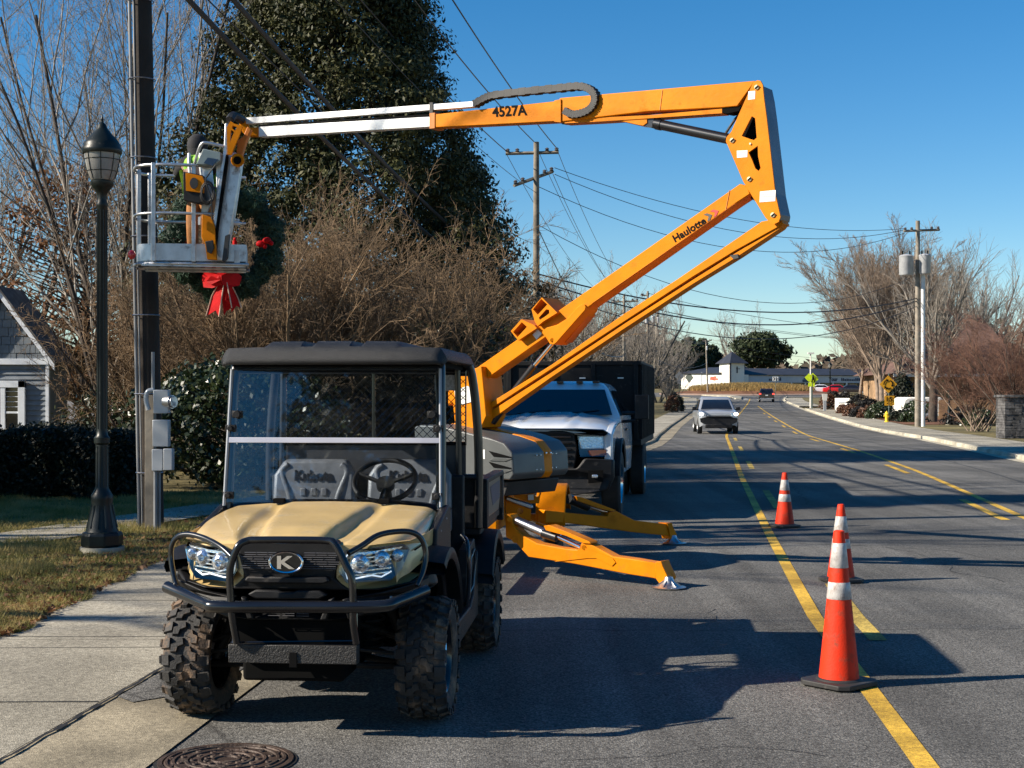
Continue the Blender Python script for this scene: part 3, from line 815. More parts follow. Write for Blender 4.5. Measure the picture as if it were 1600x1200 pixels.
# full rounded bare trees on the right
rg = np.random.default_rng(71)
LV_R = [dict(nseg=3, n=11, ang=.50, t0=.35, wander=.05, up=.1, taper=.2, end=.6),
        dict(len=1.45, rad=.5, nseg=6, n=13, ang=.42, t0=.08, wander=.06, up=.35, taper=.3),
        dict(len=.48, rad=.5, nseg=4, n=11, ang=.6, t0=.1, wander=.09, up=.2),
        dict(len=.5, rad=.55, nseg=3, n=12, ang=.55, t0=.1, wander=.12, up=.2, rmin=.011),
        dict(len=.45, rad=.6, nseg=2, n=0, ang=.6, wander=.14, up=.15, rmin=.009)]
def broad(seed): return grow_tree(seed, LV_R, [((0, 0, 0), (.03, 0, 1), 5.0, .17)])
sR = broad(72)
t1 = tree_object("bare_tree", "broad rounded bare tree with pale brown twigs behind the roundabout warning sign", sR, M_twig_pale, (at(1378, 0, 104).x, 104, g(104)), split=2, matb=M_twig_pale, scale=1.2)
c = copy_tree(t1); c.location = (at(1344, 0, 128).x, 128, g(128)); c.rotation_euler = (0, 0, 2.0); c.scale = (1.0,) * 3; c["label"] = "bare pale tree further along the pavement above the white van-height sign board"
c["label"] = "smaller rounded bare tree over the white sign board, before the red car"
c = copy_tree(t1); c.location = (at(1372, 0, 116).x, 116, g(116)); c.rotation_euler = (0, 0, 5.3); c.scale = (1.2,) * 3; c["label"] = "rounded bare tree rising highest between the sign board and the warning sign"
c = copy_tree(t1); c.location = (at(1408, 0, 112).x, 112, g(112)); c.rotation_euler = (0, 0, 4.1); c.scale = (1.2,) * 3; c["label"] = "bare rounded tree directly left of the transformer pole"
t2 = tree_object("bare_tree", "dark bare oak with heavy forking limbs just right of the transformer pole", grow_tree(77, LV_R[:4], [((0, 0, 0), (.02, 0, 1), 4.6, .28)]), M_barkd, (at(1457, 0, 86).x, 86, .1), split=1, matb=M_twig, scale=1.05)
c = copy_tree(t2); c.location = (at(1540, 0, 125).x, 125, .3); c.rotation_euler = (0, 0, 2.2); c.scale = (1.25,) * 3; c["label"] = "bare oak rising behind the brown roof at the right edge"
c = copy_tree(t2); c.location = (at(1500, 0, 140).x, 140, .5); c.rotation_euler = (0, 0, 4.2); c.scale = (1.35,) * 3; c["label"] = "farthest bare oak, between the transformer pole and the brown roof"
rg = np.random.default_rng(81)
tree_object("crape_myrtle", "russet crape myrtle with leaning pale stems left of the stone pillar", grow_tree(82, LV_BUSH, [((rg.uniform(-.5, .5), rg.uniform(-.4, .4), 0), (rg.uniform(-.6, .6), rg.uniform(-.5, .5), 1), 4.2 * rg.uniform(.8, 1.1), .03) for i in range(22)]), M_twig_pale, (at(1532, 0, 66).x, 66, .1), split=1, matb=M_twigr, cat="shrub")
tree_object("crape_myrtle", "dark dense crape myrtle behind the stone pillar at the right edge", grow_tree(83, LV_BUSH, [((rg.uniform(-.5, .5), rg.uniform(-.4, .4), 0), (rg.uniform(-.6, .6), rg.uniform(-.5, .5), 1), 4.6 * rg.uniform(.8, 1.1), .035) for i in range(22)]), M_barkd, (at(1597, 0, 62).x, 62, .1), split=1, matb=M_twigr, cat="shrub")
# evergreens in the distance
def cone_shape(a, t): return (1 - t) ** .8 * (1 + .2 * math.sin(4 * a + 11 * t) + .15 * math.sin(25 * t)) + .05
def pine_shape(a, t): return (math.sqrt(max(0, 1 - (2 * t - 1) ** 2)) ** .8) * (1 + .22 * math.sin(3 * a + 6 * t) + .15 * math.sin(8 * a - 9 * t))
for i, (px, Y, top, rad) in enumerate([(1032, 232, 545, 5), (1052, 236, 537, 4.5), (1076, 240, 532, 4.5), (1096, 243, 535, 4.5), (1112, 246, 545, 4.0), (1015, 228, 550, 5)]):
    zt = H + (HY - top) * Y / F - g(Y)
    leafy_tree("cedar_tree", ["dark evergreen left of the cone-shaped cedars", "dark cedar behind the distance sign", "tallest dark cedar left of the far thin pole", "dark cedar just behind the far thin pole", "smallest dark cedar beside the white tower", "dark evergreen just above the truck box corner"][i],
               (at(px, 0, Y * 1.24).x, Y * 1.24, g(Y * 1.24)), H + (HY - top) * Y * 1.24 / F - g(Y * 1.24), rad, 260, 30, 1.1, .9, M_pine, cone_shape, 90 + i, trunk_h=.5, depth=.5, aspect=.5)
Y = 300; leafy_tree("pine_tree", "big round-topped pine behind the long dark shop roof", (at(1189, 0, Y).x, Y, 3.6), H + (HY - 524) * Y / F - 3.6, 5.4, 200, 34, 1.5, .9, M_pine, pine_shape, 99, trunk_h=4.5, trunk_r=.3, depth=.6, aspect=.5)
sT = copy_tree(fa); sT.location = (at(1155, 0, 330).x, 330, 3.6); sT.scale = (1.5,) * 3; sT["label"] = "pale bare tree between the white tower and the big pine"; del sT["group"]
sT = copy_tree(fb); sT.location = (at(1048, 0, 150).x, 150, g(150)); sT.scale = (.42,) * 3; sT["label"] = "small bare ornamental tree on the left verge near the distance sign"; del sT["group"]
# far woods on the skyline
rg = np.random.default_rng(111)
n = 26000
x = rg.uniform(-160, 420, n); yy = rg.uniform(420, 560, n); hz = 9 + 5 * np.sin(x * .05) + 3 * np.sin(x * .17 + 1) + 1.5 * np.sin(x * .61)
zz = 5 + hz * rg.uniform(0, 1, n) ** .5 * (1 + .2 * np.sin(yy))
zz *= np.where(x < 20, 1.25, 1.0)
V, Fq = leaves(rg, np.stack([x, yy, zz], 1), np.tile(np.array([0, -.5, .6]), (n, 1)), 4.2, .6)
tag(np_mesh("distant_woods", V, Fq, pm("woods", (.035, .032, .02), .9, col2=(.13, .09, .06), vscale=.06)), "hazy brown and green woods along the skyline", "woods", kind="stuff")
# ------------------------------------------------------------------ materials for machines
M_tan = pm("tan_paint", (.54, .385, .165), .34, var=.05, coat=.35, dirt=(.34, .27, .16), dscale=7, damt=.28)
M_blkp = pm("black_plastic", (.008, .008, .009), .5, var=.25, vscale=12, spec=.3, bump=.25, bscale=350, dirt=(.07, .06, .05), dscale=6, damt=.18)
M_blkt = pm("black_textured_roof", (.014, .015, .017), .5, spec=.3, var=.15, vscale=20, bump=.5, bscale=420)
M_blkg = pm("black_gloss_steel", (.006, .006, .007), .22, var=.2, coat=.4, dirt=(.12, .10, .08), dscale=60, damt=-.25)
M_tire = pm("tyre_rubber", (.022, .021, .020), .75, var=.3, vscale=9, bump=.4, bscale=90, dirt=(.27, .17, .10), dscale=5.5, damt=.5)
M_tirem = pm("tyre_mud", (.25, .12, .055), .95, var=.35, vscale=12, bump=.6, bscale=60, dirt=(.03, .026, .024), dscale=7, damt=.5)
M_chrome = pm("chrome", (.75, .75, .76), .12, metal=1.0, var=.05)
M_steel = pm("steel", (.45, .45, .46), .35, metal=1.0, var=.2, dirt=(.15, .12, .09), dscale=12, damt=.3)
M_alu = pm("aluminium", (.60, .60, .60), .42, metal=.9, var=.12, vscale=10, dirt=(.25, .24, .22), dscale=7, damt=.3)
M_darkgap = pm("dark_void", (.004, .004, .004), .9, spec=.1, var=.2)
M_seat = pm("seat_vinyl", (.15, .15, .155), .36, var=.15, vscale=15, bump=.2, bscale=300)
M_lens = thin_glass("clear_lens", (.93, .95, .97), 1.5, .03)
M_wind = thin_glass("windshield", (.80, .85, .90), 1.5, .02, dust=.04)
M_led = pm("led_strip", (.8, .85, .9), .3, var=.02, emit=(.75, .88, 1.0), estr=.35)
M_lamp = pm("lamp_reflector", (.80, .83, .86), .10, metal=.9, var=.3, vscale=60, bump=.6, bscale=55)
M_strip = pm("clear_plastic_edge", (.40, .41, .48), .25, var=.1, vscale=3)
M_decal = pm("decal_navy", (.02, .05, .10), .4, var=.2)
M_skid = pm("rusty_black_steel", (.014, .013, .012), .55, var=.3, bump=.6, bscale=120, dirt=(.09, .06, .04), dscale=45, damt=.05)

UZ = Vector((0, 0, 1))
UF = Frame((-1.06, 7.58, 0), .09)
utv = thing("utility_vehicle", "tan and black utility vehicle with muddy tyres, parked at the kerb in the foreground", "utility vehicle", UF.C, UF.rz)
def z1(x, y): return 240 + .35 * x, 520 + .35 * y          # from an enlarged crop to photo pixels
def z2(x, y): return 240 + .35 * x, 760 + .35 * y
def U1(x, y, v): return UF.L(*z1(x, y), v)
def U2(x, y, v): return UF.L(*z2(x, y), v)
def panel(pts, thick, name, mat, parent=None, bevel=.006, holes=None, off=None, mb=None):
    """pts [(x, y, v)] in crop units already turned to local points"""
    m = mb or MB()
    key = [(p.x, p.z) for p in pts]
    if holes:
        m.slab([pts] + holes, off or (0, thick, 0), key=[key] + [[(p.x, p.z) for p in h] for h in holes])
    else: m.slab(pts, off or (0, thick, 0), key=key)
    if mb: return m
    return m.build(name, mat, parent or utv, bevel=bevel)

# ---- wheels
def tyre_mesh(Rr, W, seed=0):
    mb = MB(); Rc = Rr - .022
    prof = [(Rr * .56, -W * .36), (Rr * .60, -W * .43), (Rr * .74, -W * .49), (Rc * .90, -W * .49), (Rc * .97, -W * .42), (Rc, -W * .30), (Rc, W * .30), (Rc * .97, W * .42), (Rc * .90, W * .49), (Rr * .74, W * .49), (Rr * .60, W * .43), (Rr * .56, W * .36)]
    MX = Matrix.Rotation(R(90), 4, 'Y')
    mb.lathe(prof, 56, MX, cap=False)
    return mb
def lug(mb, Rr, x0, x1, a0, a1, h, skew=0.0, pts=None, lean=0.0):
    """block on the tread: x across, a angle"""
    Rc = Rr - .024
    base = len(mb.v); P = pts or [(x0, a0), (x1, a0 + skew), (x1, a1 + skew), (x0, a1)]
    cx = sum(p[0] for p in P) / len(P); ca = sum(p[1] for p in P) / len(P)
    n = len(P)
    for k, (rr, sh) in enumerate(((Rc, 1.18), (Rc + h * .85, .99))):
        for (x, a) in P:
            xx = cx + (x - cx) * sh; aa = ca + (a - ca) * sh
            r2 = rr - (max(0, abs(xx) - .095) * .7)
            mb.v.append((xx, -r2 * math.sin(aa), r2 * math.cos(aa)))
    mb.f.append(tuple(base + n + i for i in range(n)))
    for i in range(n): mb.f.append((base + i, base + (i + 1) % n, base + n + (i + 1) % n, base + n + i))
def make_wheel(name, W, side):
    root = bpy.data.objects.new(name, None); COL.objects.link(root); root.parent = utv; root.empty_display_size = .1
    Rr = .325
    ty = tyre_mesh(Rr, W)
    n = 22
    for i in range(n):
        a = 2 * PI * i / n; s = 2 * PI / n
        for sd in (-1, 1):
            w = W / 2
            lug(ty, Rr, 0, 0, 0, 0, .022, pts=[(sd * w * .62, a), (sd * w * .60, a + s * .55), (sd * w * 1.0, a + s * .60), (sd * w * 1.02, a + s * .02)])
            o = s * (.5 if sd > 0 else .0)
            lug(ty, Rr, 0, 0, 0, 0, .022, pts=[(sd * w * .08, a + o), (sd * w * .02, a + o + s * .34), (sd * w * .26, a + o + s * .48), (sd * w * .30, a + o + s * .76), (sd * w * .54, a + o + s * .78), (sd * w * .54, a + o + s * .36), (sd * w * .34, a + o + s * .26), (sd * w * .28, a + o)])
            # side biters
            b = len(ty.v)
            aa0, aa1 = a + s * .05, a + s * .5
            for (rr, x) in ((Rr * .93, w * .99), (Rr * .82, w * 1.0), (Rr * .93, w * 1.06), (Rr * .83, w * 1.04)):
                for q in (aa0, aa1): ty.v.append((sd * x, -rr * math.sin(q), rr * math.cos(q)))
            ty.f += [(b + 4, b + 5, b + 7, b + 6), (b, b + 1, b + 5, b + 4), (b + 2, b + 6, b + 7, b + 3), (b, b + 4, b + 6, b + 2), (b + 1, b + 3, b + 7, b + 5)]
    ty.build("tyre", M_tire, root, smooth=30, recalc=False)
    rim = MB(); MX = Matrix.Rotation(R(90), 4, 'Y'); r0 = Rr * .57; x = W * .40
    rim.lathe([(r0, -x), (r0 * .96, -x + .01), (r0 * .88, -x * .5), (r0 * .88, x - .05), (r0 * .93, x - .02), (r0 * .97, x - .006), (r0, x)], 40, MX, cap=False)
    rim.lathe([(.001, -x * .1), (r0 * .86, -x * .1)], 24, MX, cap=False)
    rim.build("rim", M_blkg, root, smooth=40)
    sp = MB()
    for k in range(6):
        a = 2 * PI * k / 6
        for d in (-.13, .13):
            p0 = Vector((side * (x - .02), .045 * math.sin(a), .045 * math.cos(a))); p1 = Vector((side * (x - .035), r0 * .92 * math.sin(a + d), r0 * .92 * math.cos(a + d)))
            sp.tube([p0, p1], [.012, .010], 5)
    sp.lathe([(.001, side * (x - .005)), (.03, side * (x - .005)), (.036, side * (x - .02)), (.036, side * (x - .06))], 16, MX, cap=False)
    sp.build("spoke", M_chrome if side > 0 else M_blkg, root, smooth=30)
    return root
fwL = make_wheel("front_wheel", .25, -1); fwR = make_wheel("front_wheel", .25, 1)
fwL.location = (-.60, 0, .325); fwR.location = (.62, 0, .325); fwR.rotation_euler = (.13, 0, 0); fwL.rotation_euler = (.3, 0, R(-2))
rwR = make_wheel("rear_wheel", .28, 1); rwR.location = (.64, 2.03, .325)
rwL = make_wheel("rear_wheel", .28, -1); rwL.location = (-.64, 2.03, .325); rwL.rotation_euler = (.5, 0, 0)

# ---- hood: lofted, raised centre, valleys either side
def hood_z(t, v):
    """t 0..1 from centre to edge"""
    zc = np.interp(v, [-.52, -.46, -.30, 0, .30, .46], [.975, 1.0, 1.035, 1.075, 1.10, 1.105])
    w = np.interp(v, [-.52, .46], [.26, .40]); w2 = w + .07; w3 = w + np.interp(v, [-.5, .46], [.24, .12])
    dip = np.interp(v, [-.52, -.3, .3, .46], [.026, .056, .044, .014])
    edge = np.interp(v, [-.52, -.3, 0, .46], [.06, .055, .05, .05])
    return float(np.interp(t, [0, w - .02, w, w2, w3, w3 + .04, .88, .96, 1.0], [zc + .004, zc, zc - .006, zc - dip, zc - dip * .8, zc - dip * .35 - .004, zc - edge * .5, zc - edge, zc - edge - .045]))
def hood_w(v): return float(np.interp(v, [-.52, -.40, -.20, .1, .46], [.50, .565, .61, .625, .625]))
mb = MB(); rows = []
vs_ = list(np.linspace(-.50, .46, 25))
ts_ = sorted(set([round(float(a), 3) for a in np.linspace(-1, 1, 57)]))
for v in vs_:
    rows.append([(t * hood_w(v), v - .0 + .10 * (abs(t) ** 2.4) * max(0, (-v + .1)) * 1.2, hood_z(abs(t), v)) for t in ts_])
rows.insert(0, [(x, y + .012, z - .035) for (x, y, z) in rows[0]])
for r_ in rows:                                  # turned-down side edge
    x, y, z = r_[-1]; r_.append((x + .012, y, z - .10)); x, y, z = r_[0]; r_.insert(0, (x - .012, y, z - .10))
mb.grid(rows)
hood = mb.build("hood", M_tan, utv, smooth=35, subsurf=1)
mb = MB()
for sd in (-1, 1):                               # front corners round the headlights
    def q(u, v, z): return Vector((sd * u, v, z))
    P = [q(.235, -.50, .965), q(.40, -.475, .962), q(.58, -.36, .975), q(.625, -.16, .99), q(.64, .08, 1.0), q(.64, .10, .90), q(.625, -.14, .80), q(.56, -.36, .755), q(.42, -.46, .745), q(.285, -.50, .745), q(.235, -.51, .80)]
    mb.slab(P, (0, .05, 0), key=[(p.x * sd + .3 * p.y, p.z) for p in P])
mb.build("front_corner", M_tan, utv, bevel=.012)
for sd in (-1, 1):
    hl = MB()
    def q(u, v, z): return Vector((sd * u, v, z))
    P = [q(.275, -.506, .935), q(.40, -.484, .945), q(.545, -.385, .96), q(.575, -.35, .93), q(.545, -.375, .845), q(.50, -.42, .79), q(.30, -.51, .785), q(.26, -.518, .84)]
    lamp = MB().slab(P, (0, .03, 0), key=[(p.x * sd, p.z) for p in P]).build("headlight", pm("headlight_housing", (.05, .055, .06), .2, coat=.5, var=.3), utv, bevel=.004)
    def inner(pts): return [q(u, v - .012, z) for u, v, z in pts]
    m2 = MB()
    for (u, v, z, r_) in ((.355, -.500, .872, .045), (.455, -.462, .892, .040), (.525, -.412, .905, .030)):
        bowl = Matrix.Translation(q(u, v - .010, z)) @ Matrix.Rotation(R(-90 - 0), 4, 'X') @ Matrix.Rotation(sd * R(-14), 4, 'Y')
        m2.lathe([(r_ * 1.08, .0), (r_, -.004), (r_ * .8, -.014), (r_ * .45, -.020), (r_ * .40, .004), (r_ * .2, .012), (.001, .014)], 18, bowl, cap=False)
    for k in range(5):
        za = .812 + .021 * k; a_ = q(.30 + .004 * k, -.527, za); b_ = q(.40, -.505, za + .004); c_ = q(.50, -.452, za + .012)
        m2.slab([a_, b_, b_ + UZ * .007, a_ + UZ * .007], (0, .012, .002)); m2.slab([b_, c_, c_ + UZ * .007, b_ + UZ * .007], (0, .012, -.003))
    m2.slab([q(.30, -.522, .925), q(.42, -.493, .934), q(.55, -.402, .950), q(.54, -.408, .938), q(.42, -.495, .921), q(.31, -.52, .910)], (0, .012, 0))
    m2.build("reflector", M_lamp, lamp)
    m3 = MB()
    pth = [q(.30, -.530, .925), q(.275, -.532, .89), q(.295, -.53, .80), q(.33, -.525, .80), q(.41, -.497, .815), q(.455, -.475, .805), q(.50, -.448, .83)]
    m3.tube(pth, .0042, 6)
    m3.build("light_strip", M_led, lamp)
    P = [q(.272, -.545, .94), q(.40, -.518, .95), q(.55, -.408, .964), q(.582, -.37, .93), q(.55, -.405, .84), q(.50, -.450, .785), q(.295, -.545, .78), q(.255, -.55, .84)]
    MB().slab(P, (0, .004, 0), key=[(p.x * sd, p.z) for p in P]).build("lens", M_lens, lamp)
# ---- front fascia (black)
def fp(u, z, v=None): return Vector((u, v if v is not None else -.53 + .5 * max(0, abs(u) - .25) ** 1.3 * .9, z))
def mir(pts): return [fp(*p) for p in pts] + [fp(-p[0], *p[1:]) for p in reversed(pts)]
P = mir([(.245, .985), (.275, .93), (.225, .82), (.30, .735), (.45, .735), (.60, .78, -.36), (.66, .80, -.22), (.68, .74, -.22), (.60, .66, -.34), (.42, .60), (.22, .575)])
P = [fp(.24, .985), fp(.262, .93), fp(.225, .80), fp(.30, .742), fp(.44, .742), fp(.58, .765, -.38), fp(.67, .80, -.20), fp(.69, .73, -.20), fp(.60, .69, -.36), fp(.42, .62), fp(.20, .59)]
P = P + [Vector((-p.x, p.y, p.z)) for p in reversed(P)]
front = MB().slab(P, (0, .10, 0), key=[(p.x, p.z) for p in P]).build("front_fascia", M_blkp, utv, bevel=.012)
mb = MB()     # protruding lower bumper lips left and right and centre bars
for sd in (-1, 1):
    P = [Vector((sd * a, b, c)) for a, b, c in [(.27, -.55, .70), (.45, -.49, .725), (.62, -.37, .765), (.66, -.26, .78), (.655, -.30, .71), (.56, -.42, .665), (.40, -.51, .63), (.30, -.55, .60)]]
    mb.slab(P, (0, .08, 0), key=[(p.x * sd, p.z) for p in P])
    P = [Vector((sd * a, b, c)) for a, b, c in [(.205, -.57, .70), (.235, -.57, .71), (.20, -.575, .60), (.165, -.575, .60)]]
    mb.slab(P, (0, .05, 0), key=[(p.x * sd, p.z) for p in P])
P = [Vector((a, -.575, c)) for a, c in [(-.215, .79), (-.20, .812), (.20, .812), (.215, .79), (.18, .778), (-.18, .778)]]
mb.slab(P, (0, .06, 0), key=[(p.x, p.z) for p in P])
P = [Vector((a, -.57, c)) for a, c in [(-.20, .722), (-.16, .745), (-.05, .745), (-.03, .735), (.03, .735), (.05, .745), (.16, .745), (.20, .722), (.16, .70), (-.16, .70)]]
mb.slab(P, (0, .05, 0), key=[(p.x, p.z) for p in P])
mb.build("grille_bar", M_blkp, front, bevel=.008)
mb = MB()
for (cx, cz, nn) in ((-.15, .88, 4), (.15, .88, 4), (0, .645, 3)):
    for k in range(nn):
        for j in (-1, 0, 1):
            w = .062; z = cz - .03 + k * .022; x = cx + j * .072 * (1 if cx == 0 else .8) + (.018 if k % 2 else 0)
            pts = [Vector((x - w / 2, -.543, z)), Vector((x + w / 2, -.543, z)), Vector((x + w / 2, -.543, z + .011)), Vector((x - w / 2, -.543, z + .011))]
            mb.tube(pts, .0018, 4, closed=True)
mb.build("grille_slots", pm("satin_grey_plastic", (.10, .10, .11), .35), front)
# emblem: ring and letter
mb = MB(); ring = [Vector((.082 * math.cos(a), -.585, .885 + .052 * math.sin(a))) for a in np.linspace(0, 2 * PI, 40, endpoint=False)]
mb.tube(ring, .0065, 6, closed=True)
add_text(mb, "K", (-.044, -.592, .853), (.088, 0, 0), (0, 0, .064), (0, 0, 0), bold=.03)
add_text(mb, "K", (-.044, -.589, .853), (.088, 0, 0), (0, 0, .064), (0, 0, 0), bold=.03)
em = mb.build("emblem", M_chrome, utv)
mb = MB(); mb.slab([(.078 * math.cos(a), -.58, .885 + .049 * math.sin(a)) for a in np.linspace(0, 2 * PI, 32, endpoint=False)], (0, .05, 0)); mb.build("badge_back", M_blkg, em)

# panel gaps, fasteners and hood latches
mb = MB()
for sd in (-1, 1):
    mb.tube([(sd * (hood_w(v) + .004), v + .02, hood_z(.995, v) - .022) for v in np.linspace(-.30, .44, 9)], .004, 5)
    mb.b2((sd * .30 - .03, .425, 1.10), (sd * .30 + .03, .47, 1.125))
mb.build("panel_gap", M_darkgap, hood)
mb = MB()
for sd in (-1, 1):
    for (u, v, z) in ((.655, .2, .97), (.655, .42, 1.02), (.65, .30, .82), (.61, -.30, .74), (.50, -.455, .70)): mb.sphere((sd * u, v, z), .009, 8, 5)
mb.build("fastener", M_steel, utv)
# ---- bull bar
bb = MB()
V0 = -.66
bb.tube(smooth_path([U1(60, 1135, -.40), U1(130, 1165, -.48), U1(235, 1210, -.62), U1(300, 1222, V0), U1(640, 1224, V0), U1(1000, 1222, V0), U1(1090, 1200, -.60), U1(1215, 1150, -.42)], 5), .031, 14)
bb.build("bumper_bar", M_blkg, utv, smooth=60)
bb = MB()
lp = [U2(372, 700, V0 + .03), U1(350, 1260, V0), U1(345, 1190, V0), U1(340, 1080, V0), U1(350, 1020, V0), U1(380, 950, V0), U1(420, 928, V0 + .02), U1(470, 925, V0 + .02), U1(640, 925, V0 + .02), U1(770, 928, V0 + .02), U1(810, 945, V0 + .01), U1(860, 1040, V0), U1(885, 1100, V0), U1(890, 1200, V0), U2(890, 600, V0), U2(905, 700, V0 + .03)]
bb.tube(smooth_path(lp, 4), .0185, 12)
bb.build("guard_hoop", M_blkg, utv, smooth=60)
for pts in ([U1(350, 1000, -.62), U1(300, 955, -.56), U1(230, 918, -.48), U1(160, 900, -.42), U1(110, 910, -.39), U1(82, 950, -.38), U1(78, 1010, -.38), U1(92, 1090, -.40), U1(108, 1140, -.42)],
            [U1(870, 985, -.62), U1(930, 950, -.56), U1(1000, 905, -.49), U1(1080, 888, -.43), U1(1150, 890, -.40), U1(1195, 920, -.37), U1(1215, 985, -.36), U1(1205, 1060, -.38), U1(1175, 1130, -.43)]):
    MB().tube(smooth_path(pts, 5), .0145, 10).build("lamp_guard", M_blkg, utv, smooth=60)
mb = MB(); mb.b2(U2(333, 705, -.62), U2(920, 785, -.55)); mb.build("skid_plate", M_skid, utv, bevel=.004)
mb = MB(); mb.b2(U2(605, 742, -.627), U2(648, 800, -.58)); mb.build("hitch_socket", M_darkgap, utv)
mb = MB()
mb.tube([U2(360, 700, -.6), U2(360, 560, -.55)], .012, 8); mb.tube([U2(900, 700, -.6), U2(900, 560, -.55)], .012, 8)
mb.tube([U2(345, 697, -.58), U2(900, 690, -.58)], .006, 6)
mb.build("bracket", M_blkg, utv)
# chassis and suspension
mb = MB()
mb.b2((-.26, -.45, .27), (.26, .6, .52)); mb.b2((-.36, .5, .28), (.36, 2.5, .55)); mb.b2((-.3, -.5, .40), (.3, -.2, .60))
mb.b2((-.62, .42, .34), (.62, 1.5, .40))
mb.build("chassis", M_darkgap, utv, bevel=.02)
mb = MB()
for sd in (-1, 1):
    for yy in (-.14, .14): mb.tube([(sd * .2, yy, .30), (sd * .56, 0, .27)], .018, 8)
    mb.tube([(sd * .22, 0, .50), (sd * .55, 0, .40)], .02, 8)
    mb.tube([(sd * .2, -.2, .40), (sd * .54, -.16, .36)], .010, 8)
    mb.tube([(sd * .53, 0, .3), (sd * .33, .05, .78)], .03, 10)
    for yy in (1.9, 2.15): mb.tube([(sd * .2, yy, .32), (sd * .56, 2.03, .30)], .02, 8)
mb.build("suspension_arm", M_skid, utv)
mb = MB()
for sd in (-1, 1):
    pts = [(sd * (.33 + .01 * math.cos(t * 5)) + .055 * math.cos(t * 9), .0 + .055 * math.sin(t * 9), .34 + .42 * t / (2 * PI)) for t in np.linspace(0, 2 * PI, 90)]
    mb.tube(pts, .007, 5)
mb.build("coil_spring", M_skid, utv)
# ---- fenders
def fender(sd, cy, r, a0, a1, w0, w1, cz=.36, wall=None, squash=1.0):
    mb = MB(); rows = []
    for i in range(17):
        a = R(a0 + (a1 - a0) * i / 16); y = cy - r * math.cos(a); z = cz + r * squash * math.sin(a)
        rows.append([(sd * w0, y, z + .02), (sd * (w0 + w1) / 2, y, z + .024), (sd * (w1 - .01), y, z + .01), (sd * w1, y - (-.0), z - .018), (sd * (w1 - .012), y, z - .05), (sd * (w0), y, z - .03)])
    mb.grid(rows); return mb
for sd in (-1, 1):
    fender(sd, .02, .50, 62, 165, .50, .745, .40, squash=.98).build("fender", M_blkp, utv, smooth=50)
    fender(sd, 2.03, .44, 25, 150, .45, .80, .36).build("fender", M_blkp, utv, smooth=50)
    # inner wheel wells
    fender(sd, .02, .48, 60, 165, .30, .66, .38, squash=.98).build("wheel_well", M_darkgap, utv, smooth=50)
# ---- cowl and dash
mb = MB()
cow = []
for v, w, z in ((.44, .64, 1.085), (.50, .66, 1.115), (.62, .66, 1.11), (.72, .63, 1.08)):
    cow.append([(x * w, v + .04 * abs(x) ** 3, z - .05 * abs(x) ** 4) for x in np.linspace(-1, 1, 17)])
cow.append([(x, y + .01, z - .35) for x, y, z in cow[-1]])
mb.grid(cow); mb.build("dashboard", M_blkp, utv, smooth=50)
mb = MB()
for sd in (-1, 1):
    P = [Vector((sd * .66, a, b)) for a, b in [(.05, .995), (.30, 1.045), (.50, 1.09), (.60, 1.08), (.60, .80), (.56, .50), (.50, .36), (.42, .34), (.40, .52), (.34, .66), (.24, .76), (.10, .80), (.03, .86)]]
    mb.slab(P, (-sd * .05, 0, 0), key=[(p.y, p.z) for p in P])
mb.build("side_panel", M_blkp, utv, bevel=.012)
mb = MB()
for sd in (-1, 1):
    P = [Vector((sd * .70, a, b)) for a, b in [(.46, .33), (.60, .40), (1.20, .40), (1.38, .46), (1.45, .60), (1.62, .72), (1.62, .30), (.6, .27)]]
    mb.slab(P, (-sd * .07, 0, 0), key=[(p.y, p.z) for p in P])
    mb.b2((sd * .40, .5, .38), (sd * .70, 1.5, .41))
    P = [Vector((sd * .685, a, b)) for a, b in [(1.15, .44), (1.20, .76), (1.55, .80), (1.62, .72), (1.45, .50), (1.35, .44)]]
    mb.slab(P, (-sd * .06, 0, 0), key=[(p.y, p.z) for p in P])
mb.build("sill", M_blkp, utv, bevel=.01)
mb = MB()
for sd in (-1, 1):   # ribbed inner side panel frames
    P = [Vector((sd * .695, a, b)) for a, b in [(1.20, .50), (1.24, .70), (1.45, .74), (1.50, .66), (1.38, .52)]]
    mb.tube(P, .008, 6, closed=True)
    P = [Vector((sd * .668, a, b)) for a, b in [(.46, .46), (.50, .62), (.56, .60), (.56, .50)]]
    mb.tube(P, .006, 6, closed=True)
mb.build("panel_rib", pm("satin_black", (.05, .05, .055), .3), utv, smooth=50)
for sd in (-1, 1):    # entry rails
    pts = [(sd * .66, 1.10, .86), (sd * .70, 1.02, .83), (sd * .715, .98, .74), (sd * .715, 1.0, .60), (sd * .70, 1.03, .44)]
    MB().tube(smooth_path(pts, 5), .013, 8).build("grab_rail", pm("rail_semi_gloss", (.03, .03, .032), .15, coat=.6), utv, smooth=60)
